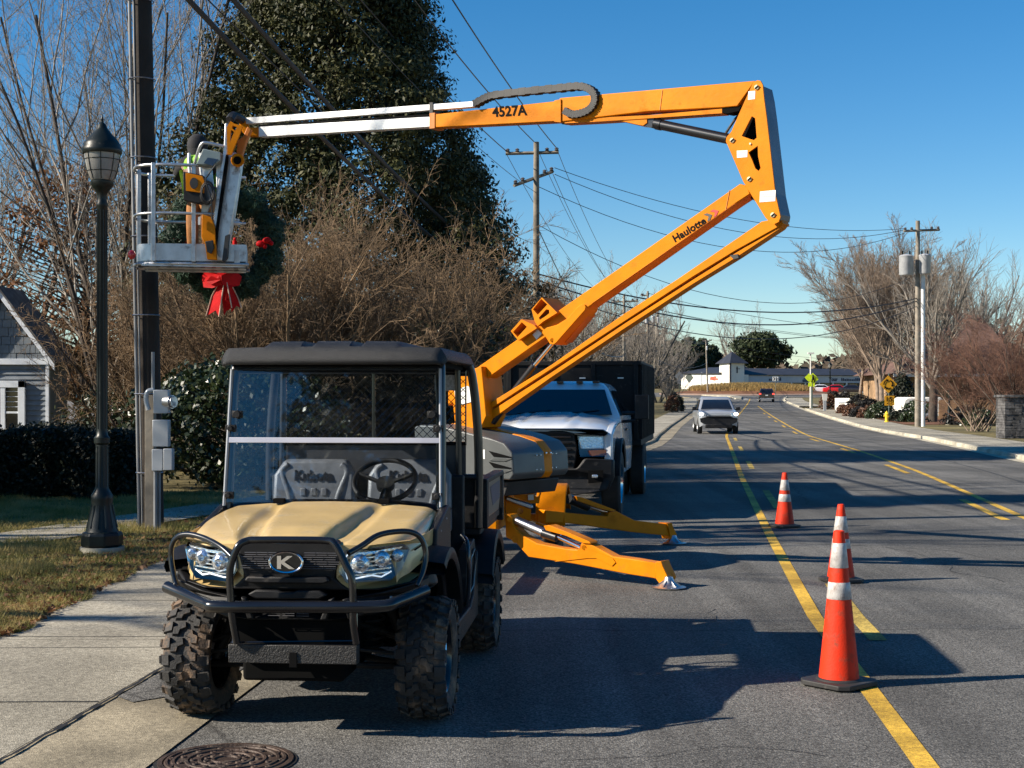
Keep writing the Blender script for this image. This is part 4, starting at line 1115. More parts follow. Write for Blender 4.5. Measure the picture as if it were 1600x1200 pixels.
# seats
def seat(cx):
    st = MB(); st.b2((cx - .26, .95, .72), (cx + .26, 1.38, .86)); s = st.build("seat", M_seat, utv, bevel=.03, bseg=3)
    bk = MB(); P = [(cx - .27, 1.40, .84), (cx - .265, 1.44, 1.20), (cx - .20, 1.47, 1.30), (cx + .20, 1.47, 1.30), (cx + .265, 1.44, 1.20), (cx + .27, 1.40, .84)]
    bk.slab(P, (0, .10, 0), key=[(p[0], p[2]) for p in P])
    b = bk.build("backrest", M_seat, s, bevel=.025, bseg=3)
    rd = MB()
    for sd in (-1, 1):
        rd.tube(smooth_path([(cx + sd * .13, 1.42, .94), (cx + sd * .16, 1.43, 1.08), (cx + sd * .21, 1.455, 1.22), (cx + sd * .17, 1.46, 1.27)], 4), [.02] * 13, 8)
    for k in range(3): rd.b2((cx - .085 + k * .068, 1.418, 1.07), (cx - .05 + k * .068, 1.44, 1.12)); rd.b2((cx - .07 + k * .056, 1.41, 1.00), (cx - .04 + k * .056, 1.43, 1.04))
    rd.build("bolster", M_seat, b, bevel=.006)
    tx = MB()
    for o in (0, .004, .008): add_text(tx, "Kubota", (cx - .125, 1.435 - o, 1.165), (.25, 0, 0), (0, .015, .068), (0, 0, 0), bold=.035)
    tx.build("lettering", pm("lettering_black", (.008, .008, .009), .35), b)
seat(-.33); seat(.28)
mb = MB(); mb.b2((-.62, .92, .40), (.62, 1.5, .68)); mb.b2((-.62, 1.50, .40), (.62, 1.58, 1.20)); mb.build("seat_base", M_blkp, utv, bevel=.01)
# steering wheel
mb = MB(); c = Vector((.22, .92, 1.20)); nrm = Vector((0, .62, -.78)).normalized(); ax = Vector((1, 0, 0)); ay = nrm.cross(ax)
mb.tube([c + (ax * math.cos(a) + ay * math.sin(a)) * .185 for a in np.linspace(0, 2 * PI, 36, endpoint=False)], .016, 8, closed=True)
for a in (200, 340, 90): mb.tube([c + nrm * .03, c + (ax * math.cos(R(a)) + ay * math.sin(R(a))) * .18], .014, 6)
mb.cyl(c + nrm * .01, c + nrm * .05, .055); mb.cyl(c + nrm * .05, c + nrm * .35, .03)
mb.build("steering_wheel", M_blkp, utv, smooth=50)
# ---- roll cage
cg = MB()
for sd in (-1, 1):
    A = (sd * .615, .50, 1.06); B = (sd * .60, .60, 1.84)
    pts = [A, (sd * .61, .55, 1.45), B, (sd * .58, .70, 1.925), (sd * .57, .90, 1.95), (sd * .57, 1.40, 1.95), (sd * .60, 1.60, 1.93), (sd * .65, 1.70, 1.84), (sd * .69, 1.72, 1.4), (sd * .69, 1.72, .85)]
    cg.tube(smooth_path(pts, 5), .029, 10)
    cg.tube([(sd * .58, 1.60, 1.15), (sd * .57, 1.60, 1.9)], .02, 8)
cg.tube([(-.60, .60, 1.86), (.60, .60, 1.86)], .028, 10); cg.tube([(-.65, 1.70, 1.86), (.65, 1.70, 1.86)], .028, 10); cg.tube([(-.68, 1.70, 1.18), (.68, 1.70, 1.18)], .02, 8)
cg.build("roll_cage", pm("cage_black", (.018, .018, .02), .3, coat=.3), utv, smooth=60)
# roof with stepped ribs
mb = MB(); rows = []
def roof_z(x, v):
    ax_ = abs(x); z = 1.985 - .020 * ax_ ** 2
    e = min(1, max(0, (1.93 - v) / .12)) * 1.0
    rib = 0
    for c0 in (-.42, 0, .42):
        rib = max(rib, min(1, max(0, (.155 - abs(x / .66 - c0) * .9) / .02)))
    z += .034 * rib * min(1, max(0, (v - .47) / .05)) * e
    return z
vv = [.40, .405, .425, .46, .50, .55, .62, .8, 1.0, 1.3, 1.6, 1.8, 1.88, 1.93, 1.95]
xs_ = np.linspace(-1, 1, 81)
for i, v in enumerate(vv):
    W_ = np.interp(v, [.4, .46, .6, 1.7, 1.95], [.625, .655, .665, .665, .64])
    row = []
    for x in xs_:
        z = roof_z(x * .66, v)
        d = max(0, abs(x) - .93) / .07
        z -= .07 * d ** 1.5
        if i == 0: z = 1.885 + .0 * x
        elif i == 1: z = 1.915 - .02 * d
        elif i == 2: z -= .03
        if i == len(vv) - 1: z -= .05
        row.append((x * W_, v + (.045 * abs(x) ** 3 if v < .7 else 0), z))
    rows.append(row)
mb.grid(rows)
ro = mb.build("roof", M_blkt, utv, smooth=30)
sol = ro.modifiers.new("solid", 'SOLIDIFY'); sol.thickness = .02; sol.offset = -1
mb = MB(); mb.b2((-.60, .62, 1.87), (.60, 1.85, 1.90)); mb.build("headliner", M_darkgap, utv)
# windshield
def wl_(u, z): 
    return Vector((u, .46 + (z - 1.1) * .13, z))
for nm, za, zb in (("upper_windshield", 1.455, 1.87), ("lower_windshield", 1.10, 1.45)):
    P = [wl_(-.615, za), wl_(.615, za), wl_(.60, zb), wl_(-.60, zb)]
    MB().slab(P, (0, .005, 0)).build(nm, M_wind, utv, smooth=0)
P = [wl_(-.618, 1.438) + Vector((0, -.012, 0)), wl_(.618, 1.438) + Vector((0, -.012, 0)), wl_(.618, 1.468) + Vector((0, -.012, 0)), wl_(-.618, 1.468) + Vector((0, -.012, 0))]
MB().slab(P, (0, .010, 0)).build("windshield_seam", M_strip, utv, bevel=.002)
mb = MB()
for sd in (-1, 1):
    mb.tube([wl_(sd * .622, 1.08) + Vector((0, -.006, 0)), wl_(sd * .605, 1.86) + Vector((0, -.006, 0))], .009, 6)
mb.build("windshield_edge", pm("edge_grey", (.30, .31, .33), .25), utv)
mb = MB()
for sd in (-1, 1):
    for z in (1.60, 1.14, 1.52): 
        p = wl_(sd * (.565 if z == 1.6 else .60), z); mb.cyl(p + Vector((0, -.03, 0)), p + Vector((0, .02, 0)), .022 if z == 1.6 else .016, 12); mb.b2(p + Vector((-.03 + .0, -.012, -.02)), p + Vector((.03, .008, .02)))
mb.build("latch", M_blkp, utv, bevel=.003)
# rear screen: diamond mesh above, perforated plate below
mb = MB(); x0, x1, zz0, zz1 = -.56, .62, 1.40, 1.86; st = .052
def clipline(c, sgn):
    pts = []
    for x in np.linspace(x0, x1, 2): pass
    # z = sgn*(x) + c
    xa, xb = x0, x1
    if sgn > 0: xa = max(xa, zz0 - c); xb = min(xb, zz1 - c)
    else: xa = max(xa, c - zz1); xb = min(xb, c - zz0)
    if xb - xa > .01: return (xa, sgn * xa + c), (xb, sgn * xb + c)
c = zz0 - x1
while c < zz1 - x0:
    r_ = clipline(c, 1)
    if r_: mb.tube([(r_[0][0], 1.62, r_[0][1]), (r_[1][0], 1.62, r_[1][1])], .0028, 3, cap=False)
    c += st
c = zz0 + x0
while c < zz1 + x1:
    r_ = clipline(c, -1)
    if r_: mb.tube([(r_[0][0], 1.624, r_[0][1]), (r_[1][0], 1.624, r_[1][1])], .0028, 3, cap=False)
    c += st
mb.tube([(x0, 1.62, zz0), (x1, 1.62, zz0), (x1, 1.62, zz1), (x0, 1.62, zz1)], .014, 6, closed=True)
mb.tube([(0.02, 1.62, zz0), (0.02, 1.62, zz1)], .012, 6)
mb.build("rear_screen", M_blkg, utv, smooth=0)
mp = bpy.data.materials.new("perforated_plate"); mp.use_nodes = True
nt = mp.node_tree; N = nt.nodes; Lk = nt.links
tc = N.new("ShaderNodeTexCoord"); vo = N.new("ShaderNodeTexVoronoi"); vo.inputs["Scale"].default_value = 55; vo.inputs["Randomness"].default_value = 0
gt = N.new("ShaderNodeMath"); gt.operation = 'LESS_THAN'; gt.inputs[1].default_value = .30
tr = N.new("ShaderNodeBsdfTransparent"); mx = N.new("ShaderNodeMixShader")
N["Principled BSDF"].inputs["Base Color"].default_value = (.05, .05, .055, 1); N["Principled BSDF"].inputs["Roughness"].default_value = .35
Lk.new(tc.outputs["Object"], vo.inputs["Vector"]); Lk.new(vo.outputs["Distance"], gt.inputs[0]); Lk.new(gt.outputs[0], mx.inputs[0])
Lk.new(N["Principled BSDF"].outputs[0], mx.inputs[1]); Lk.new(tr.outputs[0], mx.inputs[2]); Lk.new(mx.outputs[0], N["Material Output"].inputs[0])
mb = MB(); mb.add([(-.56, 1.63, 1.20), (.62, 1.63, 1.20), (.62, 1.63, 1.40), (-.56, 1.63, 1.40)], [(0, 1, 2, 3)]); mb.build("perforated_panel", mp, utv, smooth=0, recalc=False)
mb = MB(); mb.b2((.42, 1.600, 1.74), (.56, 1.604, 1.84)); mb.build("warning_sticker", pm("grey_sticker", (.30, .30, .30), .5, var=.3, vscale=60), utv)
# cargo bed
bd = MB()
bd.b2((-.70, 1.74, .80), (.70, 2.92, .84)); bd.b2((-.70, 1.74, .84), (.70, 1.78, 1.16)); bd.b2((-.70, 2.88, .84), (.70, 2.92, 1.13))
bd.b2((-.72, 1.76, 1.13), (-.67, 2.92, 1.16)); bd.b2((.67, 1.76, 1.13), (.74, 2.92, 1.165))
bd.b2((.67, 1.76, .84), (.715, 2.92, .90)); bd.b2((-.715, 1.76, .84), (-.67, 2.92, .90)); bd.b2((.70, 1.76, .84), (.745, 1.86, 1.16)); bd.b2((.70, 2.86, .80), (.74, 2.94, 1.15))
bed = bd.build("cargo_bed", M_blkp, utv, bevel=.006)
for sd in (-1, 1):
    P = [Vector((sd * .722, a, b)) for a, b in [(1.87, .89), (1.87, 1.13), (2.84, 1.13), (2.84, .98), (2.72, .89)]]
    MB().slab(P, (-sd * .04, 0, 0), key=[(p.y, p.z) for p in P]).build("bed_side", pm("tan_paint_satin", (.20, .17, .12), .35, var=.1), bed, bevel=.006)
P = [Vector((.7245, a, b)) for a, b in [(2.12, 1.09), (2.30, .95), (2.78, .97), (2.78, 1.10)]]
MB().slab(P, (-.001, 0, 0), key=[(p.y, p.z) for p in P]).build("side_decal", M_decal, bed)
# ------------------------------------------------------------------ trailer boom lift
M_or = pm("lift_orange", (.60, .185, .001), .42, var=.09, coat=.0, spec=.12, dirt=(.42, .13, .008), dscale=5, damt=.24, bump=.12, bscale=18)
M_ord = pm("lift_orange_inside", (.55, .16, .01), .6, var=.15)
M_cowl = pm("cowl_grey", (.075, .08, .078), .42, var=.08, bump=.15, bscale=300)
M_blkr = pm("black_rubber", (.02, .02, .02), .6, var=.3)
M_cyl = pm("cylinder_black", (.012, .012, .014), .3, coat=.3, var=.1)
M_linkend = pm("link_end_steel", (.10, .105, .13), .4, metal=.3, var=.2)
M_stick = pm("white_sticker", (.70, .70, .66), .5, var=.06, vscale=80)
M_ink = pm("sticker_ink", (.006, .006, .006), .8, spec=.1)
M_inkr = pm("sticker_red", (.55, .02, .02), .5)
M_silver = pm("boom_silver", (.78, .78, .76), .38, metal=.25, var=.06, vscale=8, dirt=(.36, .34, .30), dscale=9, damt=.18)
LO = Vector((-.5, 14.5, 0)); LD = Vector((.82, -.57, 0)).normalized(); LN = Vector((-LD.y, LD.x, 0)); UPV = Vector((0, 0, 1))
lift = thing("boom_lift", "orange towable boom lift with outriggers, its arm folded over from link plates to the basket", "boom lift", LO)
def B(px, py, off): return on_plane(px, py, LO + LN * off, LN)
def bslab(pts, off, th, mb=None, holes=None):
    m = mb or MB(); P = [B(x, y, off) for x, y in pts]
    if holes:
        Hs = [[B(x, y, off) for x, y in h] for h in holes]
        return m.slab([P] + Hs, LN * th, key=[pts] + holes)
    return m.slab(P, LN * th, key=pts)
def lb(mb, name, mat, parent=None, bevel=0.0, smooth=40): return mb.build(name, mat, parent or lift, org=LO, bevel=bevel, smooth=smooth)
def BT(t, n, z): return LO + LD * t + LN * n + UPV * z
zA = lambda x, y: (740 + x / 2.858, 260 + y / 2.858)
zB = lambda x, y: (880 + x / 3.75, 100 + y / 3.75)
zC = lambda x, y: (360 + x / 2.667, 100 + y / 2.667)
zD = lambda x, y: (760 + x / 7.5, 440 + y / 7.5)
zE = lambda x, y: (740 + x / 4.444, 700 + y / 4.444)
def Zs(f, pts): return [f(*p) for p in pts]
# lower arm
arm = lb(bslab([(700, 606), (745, 574), (1156, 287), (1168, 291), (1172, 303), (1149, 318), (925, 474), (747, 601), (700, 634)], -.09, .18), "lower_arm", M_or, bevel=.008)
lb(bslab(Zs(zD, [(640, 590), (690, 648), (745, 735), (790, 740), (820, 715), (1155, 335), (1165, 300), (1150, 268), (1110, 268), (1060, 300), (960, 420), (850, 500), (700, 540)]), -.115, .23), "sleeve_plate", M_or, arm, bevel=.006)
lb(MB().tube([B(*zD(765, 683), -.125), B(*zD(765, 683), .13)], .02, 14), "pivot_pin", M_or, arm, bevel=.003)
bk = lb(bslab(Zs(zD, [(870, 715), (930, 712), (1200, 390), (1200, 330), (1150, 330)]), .02, .12), "cylinder_bracket", M_ord, arm)
for nm, outer, hole, hole2 in (("rest_bracket", [(285, 580), (410, 440), (560, 510), (590, 545), (372, 690)], [(312, 590), (365, 650), (475, 530), (415, 475)], None),
                               ("rest_bracket", [(528, 325), (650, 185), (830, 365), (660, 470), (600, 522), (568, 470)], [(545, 325), (602, 388), (714, 268), (642, 202)], [(615, 420), (625, 450), (700, 400), (737, 370), (735, 330), (700, 325)])):
    hs = [Zs(zD, hole)] + ([Zs(zD, hole2)] if hole2 else [])
    r_ = lb(bslab(Zs(zD, outer), -.16, .012, holes=hs), nm, M_or, arm, bevel=0)
    m2 = MB()
    for lp, o2 in ((outer, .30), (hole, .30)):
        P = [B(*zD(*p), -.15) for p in lp]
        for i in range(len(P)):
            a, b = P[i], P[(i + 1) % len(P)]
            m2.add([a, b, b + LN * o2, a + LN * o2], [(0, 1, 2, 3)])
    lb(m2, "bracket_tube", M_or, r_)
st = lb(bslab(Zs(zD, [(540, 622), (600, 560), (650, 608), (588, 680)]), -.095, .003), "sticker", M_stick, arm)
# strut
stt = lb(bslab([(700, 672), (747, 641), (860, 571), (977, 489), (1057, 437), (1190, 346), (1219, 341), (1224, 350), (1150, 391), (1083, 432), (977, 501), (860, 580), (752, 648), (700, 682)], -.07, .14), "parallel_strut", M_or, bevel=.005)
lb(bslab([(752, 652), (860, 583), (977, 505), (1083, 437), (1150, 395), (1222, 352), (1218, 357), (1150, 402), (1083, 443), (977, 512), (860, 590), (756, 663)], -.055, .12), "strut_channel", M_or, stt)
lb(bslab([(1140, 399), (1152, 397), (1154, 403), (1146, 405)], -.08, .05), "hose_clip", M_blkr, stt)
# lift cylinder of the arm
cy = lb(MB().tube([B(835, 571, .0), B(806, 608, 0), B(770, 660, 0)], .036, 14), "cylinder", M_cyl)
lb(MB().tube([B(864, 536, 0), B(833, 573, 0)], .022, 12), "piston_rod", M_chrome, cy)
# link plates
lp = [(1115, 105), (1138, 95), (1155, 98), (1168, 122), (1176, 200), (1192, 320), (1242, 760), (1272, 895), (1262, 925), (1235, 938), (1212, 930), (1185, 900), (1055, 690), (965, 480), (953, 455), (956, 430), (985, 395), (1060, 225)]
h1 = [(1105, 305), (1045, 422), (1095, 440), (1118, 446), (1134, 432), (1125, 318)]; h2 = [(1140, 478), (1085, 518), (1105, 560), (1125, 612), (1145, 627), (1157, 610), (1142, 540)]
LKO = -.13
link = lb(bslab(Zs(zB, lp), LKO, .02, holes=[Zs(zB, h1), Zs(zB, h2)]), "link_plate", M_or)
lb(bslab(Zs(zB, lp), LKO + .24, .02, holes=[Zs(zB, h1), Zs(zB, h2)]), "link_plate", M_or)
lb(bslab(Zs(zB, [(1060, 280), (1150, 290), (1170, 460), (1180, 650), (1110, 640), (1020, 440)]), LKO + .10, .05), "link_shade_fill", M_darkgap, link)  # dark slab added between the plates, painting the shade inside their holes
P = [B(*zB(*p), LKO + .015) for p in [(1160, 125), (1176, 200), (1192, 320), (1242, 760), (1268, 880), (1262, 915)]]
m = MB(); 
for i in range(len(P) - 1): m.add([P[i], P[i + 1], P[i + 1] + LN * .23, P[i] + LN * .23, P[i] - LD * .012, P[i + 1] - LD * .012, P[i + 1] + LN * .23 - LD * .012, P[i] + LN * .23 - LD * .012], [(0, 1, 2, 3), (7, 6, 5, 4)])
le = lb(m, "link_back_plate", M_linkend)
m = MB()
for y, r in ((195, .045), (520, .035), (820, .045)):
    c = B(*zB(1166 + (y - 120) * .125 + 4, y), LKO + .13) + LD * .004
    m.slab([c + LN * math.cos(a) * r + UPV * math.sin(a) * r * 1.3 for a in np.linspace(0, 2 * PI, 20, endpoint=False)], LD * .004)
lb(m, "lightening_hole", M_darkgap, le)
for x, y in ((1135, 137), (992, 448), (1092, 675), (1230, 885), (1098, 468)):
    c = B(*zB(x, y), LKO); small = (x == 1098)
    pb = lb(MB().tube([c - LN * .012, c + LN * .27], .022 if not small else .010, 16), "pivot_pin", pm("cream_pin", (.72, .60, .38), .4), link, bevel=.003)
    if not small:
        lb(MB().tube([c - LN * .016 + LD * .02 + UPV * .012, c - LN * .016 - LD * .012 - UPV * .012], .006, 6), "pin_keeper", M_ink, pb)
for pts in ([(1085, 160), (1125, 157), (1123, 205), (1082, 210)], [(1017, 508), (1080, 505), (1078, 545), (1018, 550)], [(1153, 747), (1245, 738), (1242, 803), (1150, 810)]):
    s_ = lb(bslab(Zs(zB, pts), LKO - .003, .002), "sticker", M_stick, link)
    m = MB(); (xa, ya), (xb, yb) = pts[0], pts[2]
    for k in range(3):
        yy = ya + (yb - ya) * (.25 + .25 * k); bslab(Zs(zB, [(xa + 6, yy), (xb - 8, yy - 1), (xb - 8, yy + 2), (xa + 6, yy + 3)]), LKO - .005, .001, m)
    lb(m, "sticker_print", pm("faint_print", (.35, .35, .36), .6), s_)
# upper boom
ub = lb(bslab([(874, 153), (1035, 139), (1180, 126), (1152, 166), (1128, 168), (1013, 174), (877, 190)], -.085, .17), "upper_boom", M_or, bevel=.008)
lb(bslab(Zs(zB, [(0, 322), (240, 312), (500, 300), (930, 262), (930, 288), (500, 318), (240, 335), (0, 348)]), -.07, .14), "boom_channel", M_or, ub)
lb(bslab(Zs(zB, [(930, 252), (1042, 245), (1028, 275), (960, 290), (930, 285)]), -.07, .14), "wear_pad", M_darkgap, ub)
mid = lb(bslab([(676, 179), (769, 169), (877, 157), (877, 189), (769, 195), (676, 199)], -.07, .14), "mid_boom", M_or, bevel=.006)
lb(bslab([(671, 177), (679, 176), (679, 200), (671, 201)], -.08, .16), "boom_collar", M_ord, mid)
lb(bslab([(866, 157), (876, 155), (876, 191), (866, 190)], -.10, .2), "boom_collar", M_or, ub)
lb(bslab([(404, 198), (674, 182), (674, 198), (404, 214)], -.05, .10), "inner_boom", M_silver, bevel=.006)
lb(bslab([(404, 195), (674, 178), (674, 183), (404, 199)], -.03, .06), "boom_slot", M_darkgap)
lb(bslab([(382, 184), (739, 158), (739, 167), (382, 194)], -.05, .07), "cable_tray", M_silver, bevel=.004)
m = MB(); bslab([(671, 160), (676, 160), (676, 177), (671, 177)], -.06, .12, m); lb(m, "tray_clamp", M_blkr)
# energy chain
pth = [(739, 162), (755, 153), (770, 148), (820, 142), (870, 137), (902, 134), (918, 138), (927, 147), (927, 160), (920, 170), (908, 176), (893, 178), (880, 172)]
P = smooth_path([B(x, y, -.13 + .0) for x, y in pth], 5)
m = MB()
for i in range(len(P)):
    t = (P[min(i + 1, len(P) - 1)] - P[max(i - 1, 0)]).normalized(); nn = t.cross(LN).normalized()
    c = P[i]; L2 = .028 if i % 2 == 0 else .024
    if i < len(P) - 1:
        d = (P[i + 1] - c); hh = .036 if i % 2 == 0 else .031
        m.slab([c + nn * hh, c + d * 1.02 + nn * hh, c + d * 1.02 - nn * hh, c - nn * hh], LN * (.085 if i % 2 == 0 else .08))
lb(m, "cable_chain", M_blkr)
# upper cylinder
cy = lb(MB().tube([B(1023, 193, -.02), B(1138, 217, -.02)], .047, 16), "cylinder", M_cyl, bevel=.004)
lb(MB().tube([B(1008, 190, -.02), B(1025, 193.5, -.02)], .024, 12), "piston_rod", M_chrome, cy)
lb(MB().tube([B(1026, 193.6, -.02), B(1034, 195.3, -.02)], .053, 16), "gland_nut", M_cyl, cy)
lb(bslab(Zs(zB, [(330, 332), (490, 315), (492, 345), (468, 362), (440, 357)]), -.06, .12), "cylinder_lug", M_or, ub, bevel=.003)
lb(bslab(Zs(zB, [(490, 318), (530, 318), (530, 360), (515, 372), (475, 364)]), -.05, .1), "cylinder_clevis", M_cyl, cy)
# lettering
m = MB(); O_ = B(1055, 379, -.094); add_text(m, "Haulotte", O_, B(1104.5, 348.5, -.094) - O_, B(1049.5, 368.5, -.094) - O_, (0, 0, 0), bold=.028)
lb(m, "lettering", M_ink, arm, smooth=0)
m = MB(); bslab(Zs(zB, [(822, 883), (842, 874), (872, 884), (858, 918), (844, 922), (852, 893)]), -.094, .002, m); lb(m, "logo_chevron", pm("logo_grey", (.05, .045, .04), .5), arm, smooth=0)
m = MB(); bslab(Zs(zB, [(860, 863), (880, 852), (910, 860), (895, 892), (882, 896), (890, 870)]), -.094, .002, m); lb(m, "logo_chevron", M_inkr, arm, smooth=0)
m = MB(); O_ = B(769.5, 183.5, -.073); add_text(m, "4527A", O_, B(824, 180.5, -.073) - O_, B(768.5, 166.5, -.073) - O_, (0, 0, 0), bold=.03)
lb(m, "lettering", M_ink, mid, smooth=0)
# weld seams and hydraulic hoses
m = MB(); m.tube([B(925, 474, -.092), B(1149, 318, -.092)], .003, 4); m.tube([B(1035, 140.5, -.087), B(1031, 172, -.087)], .004, 4); m.tube([B(1140, 297, -.092), B(1134, 328, -.092)], .004, 4); lb(m, "weld_seam", M_ord, arm)
m = MB(); m.tube(smooth_path([B(879, 193, -.05), B(930, 189, -.04), (B(985, 184, -.04)), B(1010, 187, -.04), B(1034, 196, -.03)], 4), .010, 6)
m.tube(smooth_path([B(1132, 212, -.02), B(1142, 196, -.01), B(1156, 180, .02), B(1165, 200, .05), B(1168, 240, .05), B(1172, 290, .05)], 4), .012, 6)
m.tube(smooth_path([B(1170, 306, .02), B(1186, 316, -.02), B(1196, 330, .0)], 4), .012, 6); lb(m, "hydraulic_hose", M_blkr, smooth=60)
# turret and covers
m = MB(); bslab([(704, 600), (722, 582), (752, 572), (760, 650), (752, 668), (712, 676)], -.17, .34, m)
tu = lb(m, "turret", M_or, bevel=.01)
lb(bslab([(710, 610), (730, 603), (745, 612), (745, 626), (712, 634)], -.18, .01), "sticker", M_stick, tu)
def covs(n0, n1, name, mat, grow=0.0, bev=.03, st=1.0):
    pr = [(-.22, .93), (.86, .905), (.90, .96), (.885, 1.16), (.80, 1.255), (.62, 1.31), (.10, 1.415), (-.15, 1.42), (-.22, 1.40)]
    c = Vector((0, 1.15)); P = [BT(a * (1 + grow * .012 / .9) * (st if a > .5 else 1), n0, b + (grow * .010 if b > 1.1 else -grow * .005)) for a, b in pr]
    o = lb(MB().slab(P, LN * (n1 - n0), key=pr), name, mat); md = o.modifiers.new("bevel", 'BEVEL'); md.width = bev; md.segments = 5; md.limit_method = 'ANGLE'; md.angle_limit = R(30)
    for p in o.data.polygons: p.use_smooth = True
    return o
c1 = covs(-.52, .03, "engine_cover", M_cowl, st=1.10)
covs(.035, .20, "cover_rib", M_or, 1.0, .012, 1.06)
covs(.21, .60, "engine_cover", M_cowl)
m = MB()
for z0 in (1.125, 1.02): m.slab([BT(.70, -.526, z0 + .055), BT(.76, -.526, z0), BT(.97, -.526, z0 - .008), BT(.96, -.526, z0 + .004)], LN * .01)
lb(m, "air_scoop", M_darkgap, c1)
m = MB()
for z0 in (1.10, .99): m.slab([BT(.71, -.535, z0 - .012), BT(.75, -.535, z0 + .012), BT(.98, -.528, z0 + .012), BT(.90, -.528, z0 - .018)], LN * .014)
lb(m, "scoop_lip", M_cowl, c1, bevel=.004)
m = MB()
for n_ in (-.12, -.05, .28, .35):
    for z_ in (1.13, .99): m.sphere(BT(.985 if n_ < 0 else .905, n_, z_), .008, 6, 4)
for n_ in (.07, .15): m.sphere(BT(.97, n_, 1.145), .012, 6, 4)
lb(m, "rivet", M_chrome, c1)
m = MB(); m.slab([BT(.60, -.524, 1.10), BT(.655, -.524, 1.10), BT(.655, -.524, 1.19), BT(.60, -.524, 1.19)], LN * .003); lb(m, "sticker", M_stick, c1)
m = MB(); m.slab([BT(-.6, -.4, .90), BT(.85, -.4, .88), BT(.80, -.4, .74), BT(-.6, -.4, .74)], LN * .9); lb(m, "slew_frame", M_blkr, bevel=.01)
m = MB(); m.tube([LO + UPV * .5, LO + UPV * .8], .32, 24); lb(m, "slew_ring", M_blkr)
# chassis (pointing along the road)
CS = Frame((-.36, 14.6, 0), .12)
def W_(u, v, z): return CS.C + CS.Rt * u + CS.Fw * v + UPV * z
def cbox(mb, a, b):
    P = [W_(x, y, z) for z in (a[2], b[2]) for y in (a[1], b[1]) for x in (a[0], b[0])]
    mb.add(P, [(0, 2, 3, 1), (4, 5, 7, 6), (0, 1, 5, 4), (2, 6, 7, 3), (0, 4, 6, 2), (1, 3, 7, 5)])
m = MB(); cbox(m, (-.35, -1.1, .42), (-.22, 1.5, .62)); cbox(m, (.22, -1.1, .42), (.35, 1.5, .62)); cbox(m, (-.35, -.6, .45), (.35, .6, .72)); cbox(m, (-.05, -2.6, .40), (.05, -1.0, .50)); cbox(m, (-.8, 1.22, .32), (.8, 1.34, .40))
lb(m, "chassis", M_or, bevel=.01)
m = MB(); P = [on_ground(0, 700)] ; 
def vslab(mb, pts, A, Bv, th, f=zE, holes=None):
    """slab in the vertical plane through ground points A, Bv"""
    d = (Vector(Bv) - Vector(A)); d.z = 0; d.normalize(); n = Vector((-d.y, d.x, 0)); 
    if n.y < 0: n = -n
    Q = [on_plane(*f(*p), A, n) for p in pts]
    if holes: return mb.slab([Q] + [[on_plane(*f(*p), A, n) for p in h] for h in holes], n * th, key=[pts] + holes)
    return mb.slab(Q, n * th, key=pts)
def circ(x, y, r, n=14): return [(x + r * math.cos(2 * PI * i / n), y + r * math.sin(2 * PI * i / n)) for i in range(n)]
lb(vslab(MB(), [(285, 200), (470, 280), (455, 385), (400, 385), (285, 340), (270, 250)], (0, 14.6, 0), (1, 14.9, 0), .03, holes=[circ(365, 290, 32), circ(445, 315, 24)]), "chassis_plate", M_or)
lb(vslab(MB(), [(378, 325), (418, 322), (418, 360), (378, 362)], (0, 14.585, 0), (1, 14.885, 0), .005), "sticker", M_stick)
lb(vslab(MB(), [(225, 362), (400, 425), (395, 500), (560, 555), (600, 600), (440, 520), (225, 450)], (-.05, 14.1, 0), (.4, 14.1, 0), .04, holes=[circ(323, 438, 22)]), "chassis_plate", M_or)
lb(vslab(MB(), [(225, 335), (405, 395), (415, 415), (398, 425), (225, 364)], (-.05, 14.06, 0), (.4, 14.06, 0), .12), "side_rail", M_steel, bevel=.01)
# wheels and fenders of the trailer
def lift_wheel(u):
    w = MB(); c = W_(u, 1.3, .33)
    MX = Matrix.Translation(c) @ Matrix.Rotation(CS.rz, 4, 'Z') @ Matrix.Rotation(R(90), 4, 'Y')
    w.lathe([(.19, -.085), (.30, -.10), (.325, -.085), (.335, -.06), (.335, .06), (.325, .085), (.30, .10), (.19, .085)], 40, MX, cap=False)
    wo = lb(w, "wheel", M_tire); w = MB(); w.lathe([(.02, -.03), (.16, -.05), (.19, -.085)], 24, MX, cap=False); w.lathe([(.02, .03), (.16, .05), (.19, .085)], 24, MX, cap=False); lb(w, "rim", M_silver, wo)
    f = MB(); rows = []
    for i in range(15):
        a = R(-4 + 170 * i / 14)
        rows.append([W_(u + du, 1.3 - rr * math.cos(a), .33 + rr * math.sin(a)) for du, rr in ((-.16, .395), (-.15, .41), (.15, .41), (.165, .40), (.165, .37))])
    f.grid(rows); o = lb(f, "fender", M_or); sm = o.modifiers.new("s", 'SOLIDIFY'); sm.thickness = .006
    return o
lift_wheel(.67); lift_wheel(-.67)
